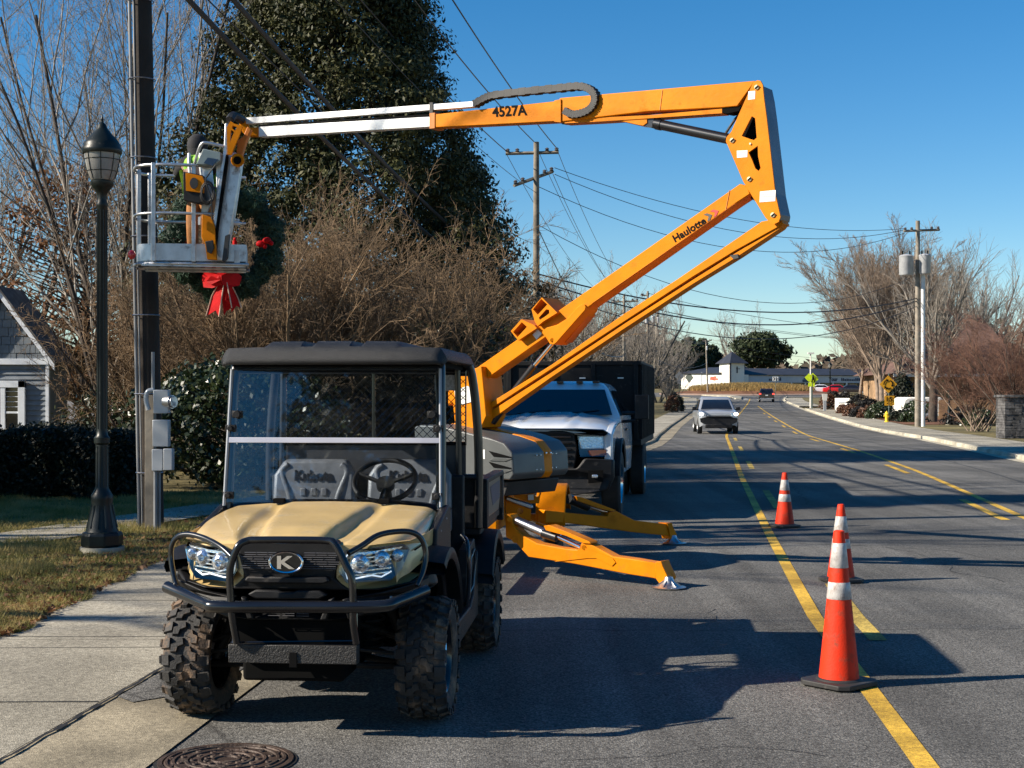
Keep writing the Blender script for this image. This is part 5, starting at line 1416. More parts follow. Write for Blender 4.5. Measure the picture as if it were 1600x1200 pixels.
# outriggers
A = Vector((-.06, 13.65, 0)); Bv = Vector((1.39, 12.6, 0))
leg = lb(vslab(MB(), [(380, 757), (320, 690), (290, 655), (222, 620), (218, 460), (255, 462), (272, 530), (300, 570), (335, 605), (440, 662), (640, 700), (735, 708), (745, 662), (790, 655), (830, 678), (965, 752), (1110, 772), (1272, 800), (1266, 908), (1080, 878), (890, 842), (700, 805)], A, Bv, .13), "outrigger", M_or, bevel=.008)
lb(vslab(MB(), [(560, 790), (790, 765), (850, 765), (960, 820), (985, 795), (965, 765), (760, 690), (700, 722)], A - LN * .0 + Vector((-.005, -.008, 0)), Bv + Vector((-.005, -.008, 0)), .004), "outrigger_gusset", M_or, leg)
lb(vslab(MB(), [(485, 540), (520, 535), (640, 580), (800, 648), (815, 665), (760, 662), (640, 610), (500, 572)], A + Vector((-.01, -.015, 0)), Bv + Vector((-.01, -.015, 0)), .13), "cylinder_guard", M_or, leg, bevel=.004)
dl = (Bv - A).normalized(); nl = Vector((-dl.y, dl.x, 0))
def OP(x, y, A, nl, o=.06): return on_plane(*zE(x, y), A + nl * o, nl)
lb(MB().tube([OP(300, 505, A, nl), OP(495, 590, A, nl)], .042, 16), "outrigger_cylinder", M_steel, leg)
lb(MB().tube([OP(485, 590, A, nl), OP(580, 622, A, nl)], .046, 16), "cylinder_gland", M_cyl, leg)
lb(MB().tube([OP(560, 605, A, nl), OP(745, 690, A, nl)], .022, 12), "piston_rod", M_chrome, leg)
lb(MB().tube([OP(765, 690, A, nl, -.015), OP(765, 690, A, nl, .15)], .022, 14), "pivot_pin", M_or, leg)
lb(MB().tube([OP(252, 495, A, nl, -.015), OP(252, 495, A, nl, .15)], .026, 14), "pivot_pin", M_or, leg)
lb(MB().tube([OP(290, 635, A, nl, -.012), OP(290, 635, A, nl, .15)], .034, 14), "pivot_pin", M_or, leg)
def foot(c, parent, top):
    m = MB(); m.lathe([(.02, .0), (.15, .0), (.155, .012), (.10, .02), (.05, .055), (.035, .10), (.0, .11)], 28, Matrix.Translation(Vector((c.x, c.y, .004))))
    fo = lb(m, "foot_pad", M_steel, parent); m = MB()
    for k in range(6):
        a = k * PI / 3; m.slab([Vector((c.x, c.y, .02)) + Vector((math.cos(a), math.sin(a), 0)) * .03, Vector((c.x, c.y, .02)) + Vector((math.cos(a), math.sin(a), 0)) * .12, Vector((c.x, c.y, .085)) + Vector((math.cos(a), math.sin(a), 0)) * .03], (.006 * math.sin(a), -.006 * math.cos(a), 0))
    lb(m, "pad_rib", M_steel, fo); m = MB(); m.cyl((c.x, c.y, .06), top, .035); lb(m, "foot_post", M_or, parent)
lb(vslab(MB(), [(1262, 792), (1300, 785), (1312, 820), (1350, 900), (1345, 920), (1310, 945), (1292, 945), (1262, 905)], A + Vector((-.01, -.015, 0)), Bv + Vector((-.01, -.015, 0)), .15), "foot_bracket", M_or, leg, bevel=.006)
foot(Vector((1.39, 12.60, 0)), leg, OP(1310, 880, A, nl))
A2 = Vector((.63, 15.45, 0)); B2 = Vector((1.86, 16.4, 0)); d2 = (B2 - A2).normalized(); n2_ = Vector((-d2.y, d2.x, 0))
leg2 = lb(vslab(MB(), [(500, 430), (665, 450), (930, 475), (942, 445), (990, 437), (1120, 502), (1352, 530), (1370, 612), (1130, 588), (940, 562), (665, 522), (500, 520)], A2, B2, .13), "outrigger", M_or, bevel=.008)
lb(vslab(MB(), [(715, 335), (760, 345), (990, 432), (960, 440), (860, 415), (720, 365)], A2 + Vector((.01, -.015, 0)), B2 + Vector((.01, -.015, 0)), .13), "cylinder_guard", M_or, leg2)
lb(MB().tube([OP(660, 352, A2, n2_), OP(790, 405, A2, n2_)], .055, 16), "outrigger_cylinder", M_cyl, leg2)
lb(MB().tube([OP(780, 398, A2, n2_), OP(950, 455, A2, n2_)], .026, 12), "piston_rod", M_chrome, leg2)
lb(vslab(MB(), [(1345, 522), (1378, 520), (1385, 550), (1412, 600), (1405, 640), (1370, 632), (1365, 600)], A2 + Vector((.01, -.015, 0)), B2 + Vector((.01, -.015, 0)), .15), "foot_bracket", M_or, leg2)
foot(Vector((1.86, 16.40, 0)), leg2, OP(1388, 600, A2, n2_))
for sv in (-1, 1):      # outriggers on the kerb side, hidden behind the utility vehicle
    m = MB(); p0 = W_(-.3, sv * .9, .62); p1 = W_(-1.85, sv * 1.85, .22); m.tube([p0, p1], .06, 4); o = lb(m, "outrigger", M_or)
    foot(Vector((p1.x, p1.y, .11 if False else 0)), o, p1)

# ------------------------------------------------------------------ basket at the boom tip
BC = Vector((-3.66, 16.3, 0)); ba = R(11); BX = Vector((math.cos(ba), math.sin(ba), 0)); BY = Vector((-BX.y, BX.x, 0))
def K(u, v, z): return BC + BX * u + BY * v + UPV * z
plan = [(-.62, -.12), (-.58, -.25), (-.40, -.37), (.60, -.40), (.62, .40), (-.52, .40), (-.62, .30)]
fz = 3.20
m = MB(); m.slab([K(u, v, fz) for u, v in plan], (0, 0, .025), key=plan)
fl = lb(m, "basket_floor", pm("grating_dark", (.12, .12, .12), .5, metal=.5))
m = MB()
for i in range(9):
    u = -.5 + i * .125; m.slab([K(u, -.36, fz - .004), K(u + .07, -.36, fz - .004), K(u + .09, .38, fz - .004), K(u + .02, .38, fz - .004)], (0, 0, -.012))
for v in (-.37, 0, .38): m.slab([K(-.55, v - .02, fz - .02), K(.6, v - .02, fz - .02), K(.6, v + .02, fz - .02), K(-.55, v + .02, fz - .02)], (0, 0, -.02))
lb(m, "floor_slat", M_alu, fl)
m = MB(); n = len(plan)
for i in range(n):
    a = plan[i]; b = plan[(i + 1) % n]; A_ = K(*a, fz); B_ = K(*b, fz); d = (B_ - A_).normalized(); nn = Vector((d.y, -d.x, 0))
    m.slab([A_, B_, B_ + UPV * .215, A_ + UPV * .215], -nn * .008)
lb(m, "toe_board", M_alu, fl)
m = MB(); m.tube([K(u * 1.03, v * 1.03, fz - .01) for u, v in plan], .016, 8, closed=True); lb(m, "floor_rim", M_alu, fl)
def rail(z, ext=1.0):
    pts = [(.36, -.40), (-.05, -.42), (-.36, -.40), (-.56, -.28), (-.64, -.08), (-.64, .20), (-.50, .40), (.0, .41), (.60, .41)]
    return smooth_path([K(u, v, z) for u, v in pts], 4)
lb(MB().tube(rail(fz + 1.09), .019, 10), "top_rail", M_alu, smooth=60)
lb(MB().tube(rail(fz + .55), .017, 10), "mid_rail", M_alu, smooth=60)
for (u, v) in ((-.42, -.385), (-.50, .38), (-.61, .15), (.02, -.41), (.40, .41)):
    m = MB(); m.box(K(u, v, fz + .56), (.045, .045, 1.10), ba); lb(m, "rail_post", M_alu, bevel=.004)
YB = 15.86
def S(px, py, Y=YB): return at(px, py, Y)
def sslab(pts, th, Y=YB, f=None, holes=None, mb=None):
    m = mb or MB(); Q = [at(*(f(*p) if f else p), Y) for p in pts]
    if holes: return m.slab([Q] + [[at(*(f(*p) if f else p), Y) for p in h] for h in holes], (0, th, 0), key=[pts] + holes)
    return m.slab(Q, (0, th, 0), key=pts)
zF = lambda x, y: (200 + x * .21668, 180 + y * .21668)
lb(sslab([(632, 300), (700, 285), (770, 262), (822, 305), (765, 690), (735, 850), (690, 1052), (642, 1046)], .14, 15.90, zF), "basket_mast", M_alu, bevel=.01)
lb(sslab([(698, 60), (715, 55), (712, 270), (690, 400), (640, 780), (618, 1000), (600, 960), (610, 800), (650, 480), (690, 240)], .12, 15.84, zF), "mast_rail", M_alu, bevel=.006)
lb(sslab([(718, 285), (706, 285), (690, 400), (640, 760), (600, 1020), (625, 1030), (650, 800), (700, 470), (716, 330)], .05, 15.82, zF), "mast_slot", M_darkgap)
lb(sslab([(700, 870), (728, 858), (712, 1030), (690, 1052), (678, 1050)], .08, 15.80, zF), "bumper_strip", M_blkr)
br = lb(sslab([(712, 85), (740, 42), (765, 60), (825, 78), (800, 150), (742, 285), (715, 282)], .04, 15.76, zF, holes=[[(742, 105), (735, 195), (765, 120)], [(755, 75), (748, 92), (772, 112), (785, 85)]]), "jib_bracket", M_or, bevel=.004)
lb(sslab([(790, 180), (830, 150), (860, 80), (890, 100), (850, 190), (820, 290), (800, 350), (785, 400), (768, 400), (775, 330)], .10, 15.90, zF), "jib_bracket", M_ord, bevel=.01)
lb(MB().tube([S(*zF(790, 325), 15.8), S(*zF(790, 325), 16.1)], .075, 20), "pivot_eye", M_or, bevel=.01)
lb(MB().tube([S(*zF(788, 325), 15.78), S(*zF(788, 325), 15.9)], .045, 16), "pivot_bush", M_darkgap)
lb(sslab([(825, 0), (880, 90), (950, 85), (1000, 110), (1000, 150), (880, 150), (830, 130), (800, 60)], .10, 16.2, zF), "tip_casting", M_or, bevel=.01)
lb(MB().tube(smooth_path([S(381, 190, 16.3), S(372, 184, 16.1), S(364, 181, 16.0), S(359, 188, 15.9)], 4), .05, 8), "hose_bundle", M_blkr)
lb(sslab([(535, 715), (600, 735), (625, 800), (640, 1045), (570, 1040), (555, 930), (530, 880)], .05, 15.80, zF), "mount_plate", M_or, bevel=.006)
lb(sslab([(556, 910), (612, 900), (618, 960), (600, 1000), (570, 985)], .03, 15.76, zF), "mount_cover", M_blkr, bevel=.006)
lb(sslab([(505, 735), (522, 730), (520, 790), (505, 790)], .02, 15.76, zF), "sticker", M_stick)
# control panel, remote box, cables
lb(sslab([(490, 355), (540, 240), (670, 268), (668, 330), (620, 362)], .22, 15.78, zF), "control_panel", pm("panel_grey_green", (.22, .27, .26), .45, coat=.2), bevel=.01)
lb(sslab([(545, 345), (575, 305), (650, 318), (610, 365)], .01, 15.77, zF), "control_label", M_decal)
lb(sslab([(395, 405), (540, 432), (560, 620), (510, 637), (400, 612)], .14, 15.72, zF), "remote_box", M_blkp, bevel=.008)
lb(sslab([(415, 415), (535, 438), (550, 470), (548, 562), (418, 545)], .02, 15.70, zF), "box_face", M_or, bevel=.003)
m = MB(); c = S(*zF(475, 490), 15.69); m.slab([c + Vector((math.cos(a) * .045, 0, math.sin(a) * .062)) for a in np.linspace(0, 2 * PI, 24, endpoint=False)], (0, .01, 0)); lb(m, "speaker_grille", M_blkr)
lb(sslab([(535, 365), (600, 372), (620, 560), (560, 720), (530, 700)], .05, 15.95, zF), "panel_mount", M_alu)
m = MB(); 
for i, rr in enumerate((.075, .09, .10)):
    c = S(*zF(572, 560), 15.68 + .02 * i); m.tube([c + Vector((math.cos(a) * rr * .8, 0, math.sin(a) * rr * 1.3)) for a in np.linspace(0, 2 * PI, 24, endpoint=False)], .008, 6, closed=True)
m.tube(smooth_path([S(*zF(630, 360), 15.7), S(*zF(580, 430), 15.66), S(*zF(560, 480), 15.66), S(*zF(600, 600), 15.66), S(*zF(605, 750), 15.7)], 5), .008, 6)
lb(m, "cable", M_blkr, smooth=60)
m = MB(); m.tube(smooth_path([S(*zF(480, 355), 15.9), S(*zF(500, 280), 15.85), S(*zF(530, 210), 15.8), S(*zF(570, 200), 15.8), S(*zF(690, 225), 15.85)], 4), .018, 8); lb(m, "guard_rail", M_alu, smooth=60)
m = MB(); m.sphere(S(206, 398, 15.95), .045, 12, 8, (1, .8, 1.2)); lb(m, "marker_lamp", pm("red_lens", (.55, .02, .02), .2, coat=.5))
m = MB(); m.slab([S(354, 391, 16.0), S(373, 391, 16.0), S(375, 412, 16.0), S(352, 412, 16.0)], (0, .3, 0)); lb(m, "side_toe_plate", M_alu)
m = MB(); m.sphere(S(369, 349, 16.1), .05, 10, 6, (1.4, 1, .5)); m.tube([S(362, 342, 16.1), S(374, 344, 16.1)], .012, 6); lb(m, "work_lamp", M_silver)
# ------------------------------------------------------------------ stake-bed truck
M_wpaint = pm("white_paint", (.62, .64, .66), .22, var=.03, coat=.7, dirt=(.35, .34, .32), dscale=3, damt=.05)
M_glassd = pm("dark_glass", (.008, .010, .014), .05, var=.1, spec=.5, coat=.2)
M_box = pm("black_steel_box", (.007, .007, .007), .6, spec=.25, var=.3, vscale=3, dirt=(.09, .085, .08), dscale=9, damt=.1)
TF = Frame((.53, 20.4, 0), .15)
trk = thing("stake_truck", "white crew cab truck with black grille and tall black slatted dump box behind the lift", "truck", TF.C, TF.rz)
def TB(mb, name, mat, parent=None, bevel=0.0, smooth=40): return mb.build(name, mat, parent or trk, bevel=bevel, smooth=smooth)
def sym(pts): return pts + [(-x, *r) for x, *r in reversed(pts)]
# side slabs: lower body/fenders, hood loft, cab loft
def loft(rows): return MB().grid(rows)
hw = 1.0
rows = []
for v, w, zt, zs in ((-.90, .62, 1.19, 1.16), (-.86, .88, 1.25, 1.16), (-.70, .92, 1.31, 1.22), (-.2, .95, 1.37, 1.26), (.4, .97, 1.42, 1.30), (.75, .98, 1.45, 1.33)):
    row = []
    for t in np.linspace(-1, 1, 31):
        a = abs(t); z = zt - (zt - zs) * max(0, (a - .55) / .45) ** 1.8
        bulge = .035 if a < .42 else (.035 * max(0, 1 - (a - .42) / .1))
        scoop = -.03 if (.30 < a < .38 and v > -.3) else 0
        z += bulge + scoop
        row.append((t * w, v + .10 * a ** 2.5 * (1 if v < -.5 else .3), z))
    rows.append(row)
TB(loft(rows), "hood", M_wpaint, smooth=50).modifiers.new("s", 'SUBSURF').levels = 1
m = MB()
for sd in (-1, 1):
    P = [Vector((sd * .98, a, b)) for a, b in [(-.80, 1.20), (-.2, 1.30), (.75, 1.36), (.75, .62), (.60, .62), (.52, .90), (.30, 1.06), (0, 1.10), (-.30, 1.06), (-.52, .90), (-.58, .70), (-.80, .72)]]
    m.slab(P, (-sd * .12, 0, 0), key=[(p.y, p.z) for p in P])
TB(m, "front_wing", M_wpaint, bevel=.03)
for sd in (-1, 1):
    f = MB(); rr = []
    for i in range(13):
        a = R(10 + 155 * i / 12); rr.append([(sd * u, -.0 - r_ * math.cos(a), .50 + r_ * math.sin(a)) for u, r_ in ((.94, .60), (1.06, .62), (1.075, .60), (1.06, .54))])
    f.grid(rr); TB(f, "wheel_arch", M_blkp, smooth=50)
# cab
rows = []
for z, w, vf, vr in ((.55, .98, .75, 2.98), (1.0, 1.0, .75, 3.0), (1.36, .98, .62, 3.0), (1.42, .96, .68, 3.0), (1.82, .74, 1.32, 2.90), (1.90, .66, 1.50, 2.80), (1.94, .50, 1.65, 2.6)):
    rows.append([(w, vr, z), (w, (vf + vr) / 2, z), (w, vf + .08, z), (w * .93, vf, z), (0, vf - .06, z), (-w * .93, vf, z), (-w, vf + .08, z), (-w, (vf + vr) / 2, z), (-w, vr, z), (0, vr + .02, z)])
rows = [r_ + [r_[0]] for r_ in rows]
m = loft(rows); m.f.append(tuple(len(m.v) - 11 + i for i in range(10)))
cab = TB(m, "cab", M_wpaint, smooth=35, bevel=.02)
m = MB(); P = [Vector(p) for p in [(-.86, .61, 1.44), (.86, .61, 1.44), (.70, 1.23, 1.81), (-.70, 1.23, 1.81)]]
m.slab(P, (0, .02, -.01), key=[(p.x, p.z) for p in P]); ws_ = TB(m, "windshield", M_glassd, cab, smooth=0); m = MB(); m.tube([(-.55, .60, 1.45), (-.05, .70, 1.50)], .008, 5); m.tube([(.15, .60, 1.45), (.66, .70, 1.50)], .008, 5); TB(m, "wiper", M_blkp, ws_)
m = MB()
for sd in (-1, 1):
    for pts in ([(.95, 1.42), (1.75, 1.42), (1.78, 1.79), (1.45, 1.79)], [(1.86, 1.42), (2.62, 1.42), (2.60, 1.78), (1.88, 1.79)]):
        P = [Vector((sd * (.995 - (z - 1.36) * .50), v, z)) for v, z in pts]; m.slab(P, (sd * .012, 0, .006), key=[(p.y, p.z) for p in P])
TB(m, "side_window", M_glassd, cab)
m = MB()
for u in (-.55, -.30, 0, .30, .55): m.box((u, 1.44, 1.925), (.10, .13, .04))
TB(m, "marker_light", pm("dark_amber_lens", (.05, .03, .02), .2), cab, bevel=.01)
m = MB(); 
for sd in (-1, 1): m.box((sd * 1.005, 1.60, 1.20), (.02, .16, .03))
TB(m, "door_handle", M_blkp, cab)
m = MB(); P = [(a, -.90, b) for a, b in sym([(.46, .70), (.50, .98), (.46, 1.20), (.30, 1.235)])]
m.slab(P, (0, .08, 0), key=[(p[0], p[2]) for p in P]); gr_ = TB(m, "grille", M_blkp, bevel=.015)
m = MB()
for z in (.80, .89, .98, 1.07, 1.15): m.b2((-.42, -.93, z - .014), (.42, -.90, z + .014))
m.b2((-.03, -.932, .75), (.03, -.90, 1.18)); TB(m, "grille_bar", M_blkg, gr_, bevel=.006)
P = [Vector((a, b, c)) for a, b, c in [(-.92, -.80, 1.20), (-.86, -.88, 1.245), (-.5, -.955, 1.26), (.5, -.955, 1.26), (.86, -.88, 1.245), (.92, -.80, 1.20), (.88, -.86, 1.165), (.5, -.94, 1.19), (-.5, -.94, 1.19), (-.88, -.86, 1.165)]]
TB(MB().slab(P, (0, .05, 0.01), key=[(p.x, p.z) for p in P]), "bug_deflector", M_blkg, bevel=.006)
for sd in (-1, 1):
    P = [Vector((sd * a, b, c)) for a, b, c in [(.52, -.90, 1.155), (.90, -.80, 1.165), (.965, -.70, 1.15), (.955, -.72, 1.0), (.88, -.82, .985), (.55, -.90, .99)]]
    hl = TB(MB().slab(P, (0, .06, 0), key=[(p.x * sd, p.z) for p in P]), "headlight", M_lamp, bevel=.01)
    P = [Vector((sd * a, b, c)) for a, b, c in [(.66, -.895, .965), (.93, -.785, .975), (.93, -.785, .90), (.70, -.885, .89)]]
    TB(MB().slab(P, (0, .05, 0), key=[(p.x * sd, p.z) for p in P]), "turn_signal", pm("amber_lens", (.65, .16, .07), .25, var=.1), hl)
    P = [Vector((sd * a, b, c)) for a, b, c in [(.51, -.93, 1.165), (.90, -.83, 1.175), (.97, -.72, 1.16), (.96, -.74, .985), (.88, -.85, .88), (.54, -.93, .88)]]
    TB(MB().slab(P, (0, .004, 0), key=[(p.x * sd, p.z) for p in P]), "lens", M_lens, hl)
P = [(a, c) for a, c in sym([(.50, .36), (.92, .42), (1.0, .60), (1.0, .84), (.60, .86), (.50, .72)])]
m = MB(); m.slab([(a, -.98 + .25 * max(0, abs(a) - .6), c) for a, c in P], (0, .22, 0), key=P); bp_ = TB(m, "bumper", M_blkp, bevel=.03)
m = MB(); 
for sd in (-1, 1): m.slab([(sd * .66, -.985, .52), (sd * .86, -.955, .54), (sd * .86, -.955, .70), (sd * .66, -.985, .70)], (0, .03, 0))
fl_ = TB(m, "fog_light_housing", M_darkgap, bp_); m = MB()
for sd in (-1, 1): m.box((sd * .75, -.985, .62), (.08, .02, .045))
TB(m, "fog_light", M_lamp, fl_, bevel=.01)
for sd in (-1, 1):
    m = MB(); m.tube([(sd * .98, .95, 1.45), (sd * 1.22, .92, 1.46)], .03, 8); m.tube([(sd * .98, .95, 1.33), (sd * 1.22, .92, 1.35)], .025, 8); m.box((sd * 1.28, .90, 1.55), (.20, .12, .36)); TB(m, "mirror", M_blkp, bevel=.03)
def twheel(nm, u, v, r, w, rr, mat):
    m = MB(); MX = Matrix.Translation((u, v, r)) @ Matrix.Rotation(R(90), 4, 'Y')
    m.lathe([(r * .60, -w * .45), (r * .75, -w * .5), (r * .94, -w * .48), (r, -w * .38), (r, w * .38), (r * .94, w * .48), (r * .75, w * .5), (r * .60, w * .45)], 40, MX, cap=False)
    o = TB(m, nm, M_tirek); m = MB(); s = 1 if u > 0 else -1
    m.lathe([(.01, s * w * .30), (r * .28, s * w * .32), (r * .32, s * w * .05), (r * .50, s * w * .02), (r * .58, s * w * .36), (r * .61, s * w * .46)], 28, MX, cap=False)
    for k in range(8):
        a = k * PI / 4; m.sphere(MX @ Vector((r * .22 * math.cos(a), r * .22 * math.sin(a), s * w * .34)), .015, 6, 4)
    TB(m, "rim", mat, o)
M_tirek = pm("truck_tyre", (.02, .02, .02), .8, var=.2, bump=.4, bscale=60)
for sd in (-1, 1):
    twheel("front_wheel", sd * .92, 0, .47, .27, .3, M_chrome)
    twheel("rear_wheel", sd * .99, 4.75, .47, .26, .3, M_chrome); twheel("rear_wheel", sd * .70, 4.75, .47, .26, .3, M_blkp)
m = MB(); m.b2((-.45, -.7, .55), (.45, 7.0, .78)); m.b2((-.9, .7, .42), (.9, 2.9, .58)); m.b2((-.8, -.5, .7), (.8, .7, 1.1)); TB(m, "chassis", M_darkgap)
m = MB(); m.b2((-1.1, 3.15, .98), (1.1, 7.15, 1.10)); m.b2((-1.1, 3.15, 1.1), (1.1, 3.20, 2.27)); m.b2((1.06, 3.15, 1.1), (1.10, 7.15, 2.27)); m.b2((-1.10, 3.15, 1.1), (-1.06, 7.15, 2.27)); m.b2((-1.1, 7.1, 1.1), (1.1, 7.15, 2.27))
m.b2((-1.13, 3.12, 2.22), (1.13, 3.22, 2.29)); m.b2((1.05, 3.15, 2.22), (1.14, 7.18, 2.29)); m.b2((-1.14, 3.15, 2.22), (-1.05, 7.18, 2.29)); m.b2((-1.14, 3.12, .90), (1.14, 7.18, 1.0))
bx = TB(m, "dump_box", M_box, bevel=.006)
m = MB()
for k in range(11):
    for sd in (-1, 1): m.b2((sd * 1.10, 3.22 + k * .385, 1.0), (sd * 1.16, 3.30 + k * .385, 2.25))
for u in (-1.05, -.35, .35, 1.05): m.b2((u - .035, 3.10, 1.0), (u + .035, 3.15, 2.25))
TB(m, "stake", M_box, bx, bevel=.004)
m = MB()
for u in (-.62, .12, .75): m.b2((u, 3.14, 2.0), (u + .10, 3.15, 2.02))
TB(m, "reflector", M_stick, bx)

# ------------------------------------------------------------------ smaller vehicles: built from lofted sections
def car(name, label, px, Yc, slope, spec, toward=True):
    """local: y=0 at the visible end, +y away"""
    Fm = Frame((at(px, 0, Yc).x, Yc, g(Yc)), slope); c = thing(name, label, spec['cat'], Fm.C, Fm.rz)
    def bd(mb, nm, mat, par=None, **k): return mb.build(nm, mat, par or c, **k)
    Lh = spec['len']; hw = spec['w'] / 2
    rows = []
    for (v, w, zb, zm, zt) in spec['body']:
        W_ = w * hw
        rows.append([(-W_ * .96, v, zb), (-W_, v, (zb + zm) / 2), (-W_, v, zm), (-W_ * .93, v, zt - .02), (-W_ * .8, v, zt), (0, v, zt + .015), (W_ * .8, v, zt), (W_ * .93, v, zt - .02), (W_, v, zm), (W_, v, (zb + zm) / 2), (W_ * .96, v, zb)])
    m = MB().grid(rows); n = 11; m.f.append(tuple(range(n))); m.f.append(tuple(len(m.v) - n + i for i in range(n)))
    body = bd(m, "body", spec['mat'], smooth=40, bevel=.03)
    rows = []
    for (z, w, vf, vr) in spec['cab']:
        W_ = w * hw; rows.append([(W_, vr, z), (W_, (vf + vr) / 2, z), (W_ * .98, vf + .05, z), (W_ * .9, vf, z), (-W_ * .9, vf, z), (-W_ * .98, vf + .05, z), (-W_, (vf + vr) / 2, z), (-W_, vr, z)])
    rows = [r_ + [r_[0]] for r_ in rows]; m = MB().grid(rows); m.f.append(tuple(len(m.v) - 9 + i for i in range(8)))
    cabo = bd(m, "cabin", spec['mat'], smooth=40, bevel=.03)
    (z0, w0, f0, r0), (z1_, w1, f1, r1) = spec['cab'][0], spec['cab'][1]
    def lerp(t): return z0 + (z1_ - z0) * t, w0 + (w1 - w0) * t, f0 + (f1 - f0) * t, r0 + (r1 - r0) * t
    m = MB(); za, wa, fa_, ra = lerp(.08); zb_, wb, fb_, rb = lerp(.92)
    m.slab([(-wa * hw * .86, fa_ - .012, za), (wa * hw * .86, fa_ - .012, za), (wb * hw * .82, fb_ - .012, zb_), (-wb * hw * .82, fb_ - .012, zb_)], (0, .02, 0)); bd(m, "windscreen" if toward else "rear_window", M_glassd, cabo)
    m = MB()
    for sd in (-1, 1): m.slab([(sd * (wa * hw + .008), fa_ + .22, za), (sd * (wa * hw + .008), ra - .15, za), (sd * (wb * hw + .008), rb - .2, zb_), (sd * (wb * hw + .008), fb_ + .12, zb_)], (-sd * .02, 0, 0))
    bd(m, "side_window", M_glassd, cabo)
    for v in spec['wheels']:
        for sd in (-1, 1):
            m = MB(); r = spec['r']; MX = Matrix.Translation((sd * (hw - .10), v, r)) @ Matrix.Rotation(R(90), 4, 'Y')
            m.lathe([(r * .62, -.11), (r * .95, -.11), (r, -.08), (r, .08), (r * .95, .11), (r * .62, .11)], 24, MX, cap=False); w_ = bd(m, "wheel", M_tirek)
            m = MB(); m.lathe([(.01, sd * .08), (r * .55, sd * .05), (r * .63, sd * .11)], 16, MX, cap=False); bd(m, "rim", M_alu, w_)
    m = MB()
    for sd in (-1, 1): m.box((sd * (hw + .10), spec['mir'][0], spec['mir'][1]), (.20, .10, .16)); m.tube([(sd * (hw - .1), spec['mir'][0] + .03, spec['mir'][1] - .05), (sd * (hw + .05), spec['mir'][0], spec['mir'][1] - .03)], .03, 6)
    bd(m, "mirror", M_blkp, bevel=.03)
    return c, bd, hw, body
M_pick = pm("silver_paint", (.33, .35, .38), .28, var=.03, metal=.3, coat=.6)
M_beam = pm("lit_headlamp", (.9, .9, .85), .3, emit=(1, .97, .88), estr=6.0)
c, bd, hw, body = car("pickup_truck", "silver crew cab pickup with lit headlights driving towards the camera", 1123, 66.5, .07,
    dict(cat="pickup truck", len=5.3, w=1.88, mat=M_pick, r=.38, wheels=(.85, 4.1), mir=(1.62, 1.18),
         body=[(0, .82, .42, .80, .98), (.10, .95, .34, .95, 1.06), (.6, 1.0, .34, .98, 1.10), (1.35, 1.0, .38, 1.02, 1.16), (1.5, 1.0, .38, 1.02, 1.13), (3.4, 1.0, .40, 1.02, 1.10), (5.2, .98, .46, 1.0, 1.10), (5.3, .94, .50, .98, 1.08)],
         cab=[(1.10, .94, 1.30, 3.45), (1.66, .76, 2.05, 3.25), (1.76, .66, 2.3, 3.0)]))
m = MB(); P = [(a, b) for a, b in sym([(.50, .88), (.60, .80), (.88, .74), (.84, .56), (.55, .44), (.50, .38)])]
m.slab([(a, -.10 + .08 * abs(a), z) for a, z in P], (0, .14, 0), key=P); gl = bd(m, "grille", M_blkp, bevel=.02)
m = MB(); m.b2((-.55, -.09, .845), (.55, .0, .86)); bd(m, "grille_bar", M_alu, gl)
m = MB(); m.b2((-.62, -.09, .28), (.62, .2, .47)); bd(m, "bumper", M_blkp, bevel=.03)
for sd in (-1, 1):
    m = MB(); m.slab([(sd * .55, -.02, .99), (sd * .90, .05, 1.0), (sd * .90, .05, .84), (sd * .60, -.02, .84)], (0, .06, 0)); h_ = bd(m, "headlight", M_lamp, bevel=.01)
    m = MB(); m.sphere((sd * .80, .01, .94), .085, 12, 8, (1.2, .5, .8)); bd(m, "bulb", M_beam, h_)
M_dark = pm("black_car_paint", (.022, .015, .018), .25, coat=.7, var=.1)
M_tail = pm("tail_lamp", (.55, .03, .03), .3, emit=(1, .10, .06), estr=.8)
c, bd, hw, body = car("suv", "black sport utility vehicle seen from behind, approaching the roundabout", 1198, 172, .15,
    dict(cat="car", len=4.5, w=1.85, mat=M_dark, r=.35, wheels=(.95, 3.6), mir=(3.0, 1.12),
         body=[(0, .90, .40, .88, 1.02), (.12, .98, .30, .95, 1.06), (1, 1.0, .30, .98, 1.08), (3.2, 1.0, .30, .98, 1.06), (4.2, .96, .32, .80, .92), (4.5, .86, .38, .70, .80)],
         cab=[(1.04, .95, .12, 3.2), (1.56, .78, .55, 2.3), (1.66, .70, .7, 2.0)]), toward=False)
m = MB(); 
for sd in (-1, 1): m.b2((sd * .66, -.03, .92), (sd * .92, .06, 1.10))
bd(m, "tail_lamp", M_tail)
m = MB(); m.b2((-.16, -.03, .78), (.16, .0, .90)); bd(m, "number_plate", M_stick)
m = MB(); m.b2((-.80, -.04, .40), (.80, .0, .50)); bd(m, "bumper_trim", M_alu)
M_red = pm("red_car_paint", (.50, .01, .012), .25, coat=.7, var=.05)
xx = at(1325, 0, 225).x
c, bd, hw, body = car("car", "bright red car parked in front of the shops beyond the white sign board", 1332, 222, -8,
    dict(cat="car", len=4.6, w=1.8, mat=M_red, r=.33, wheels=(.9, 3.6), mir=(1.5, 1.0),
         body=[(0, .86, .38, .70, .80), (.2, .98, .28, .80, .88), (1.3, 1.0, .26, .88, .98), (3.6, 1.0, .26, .90, 1.0), (4.4, .96, .32, .86, .96), (4.6, .88, .40, .80, .9)],
         cab=[(.96, .92, 1.2, 4.0), (1.36, .74, 1.9, 3.3), (1.42, .66, 2.1, 3.1)]))

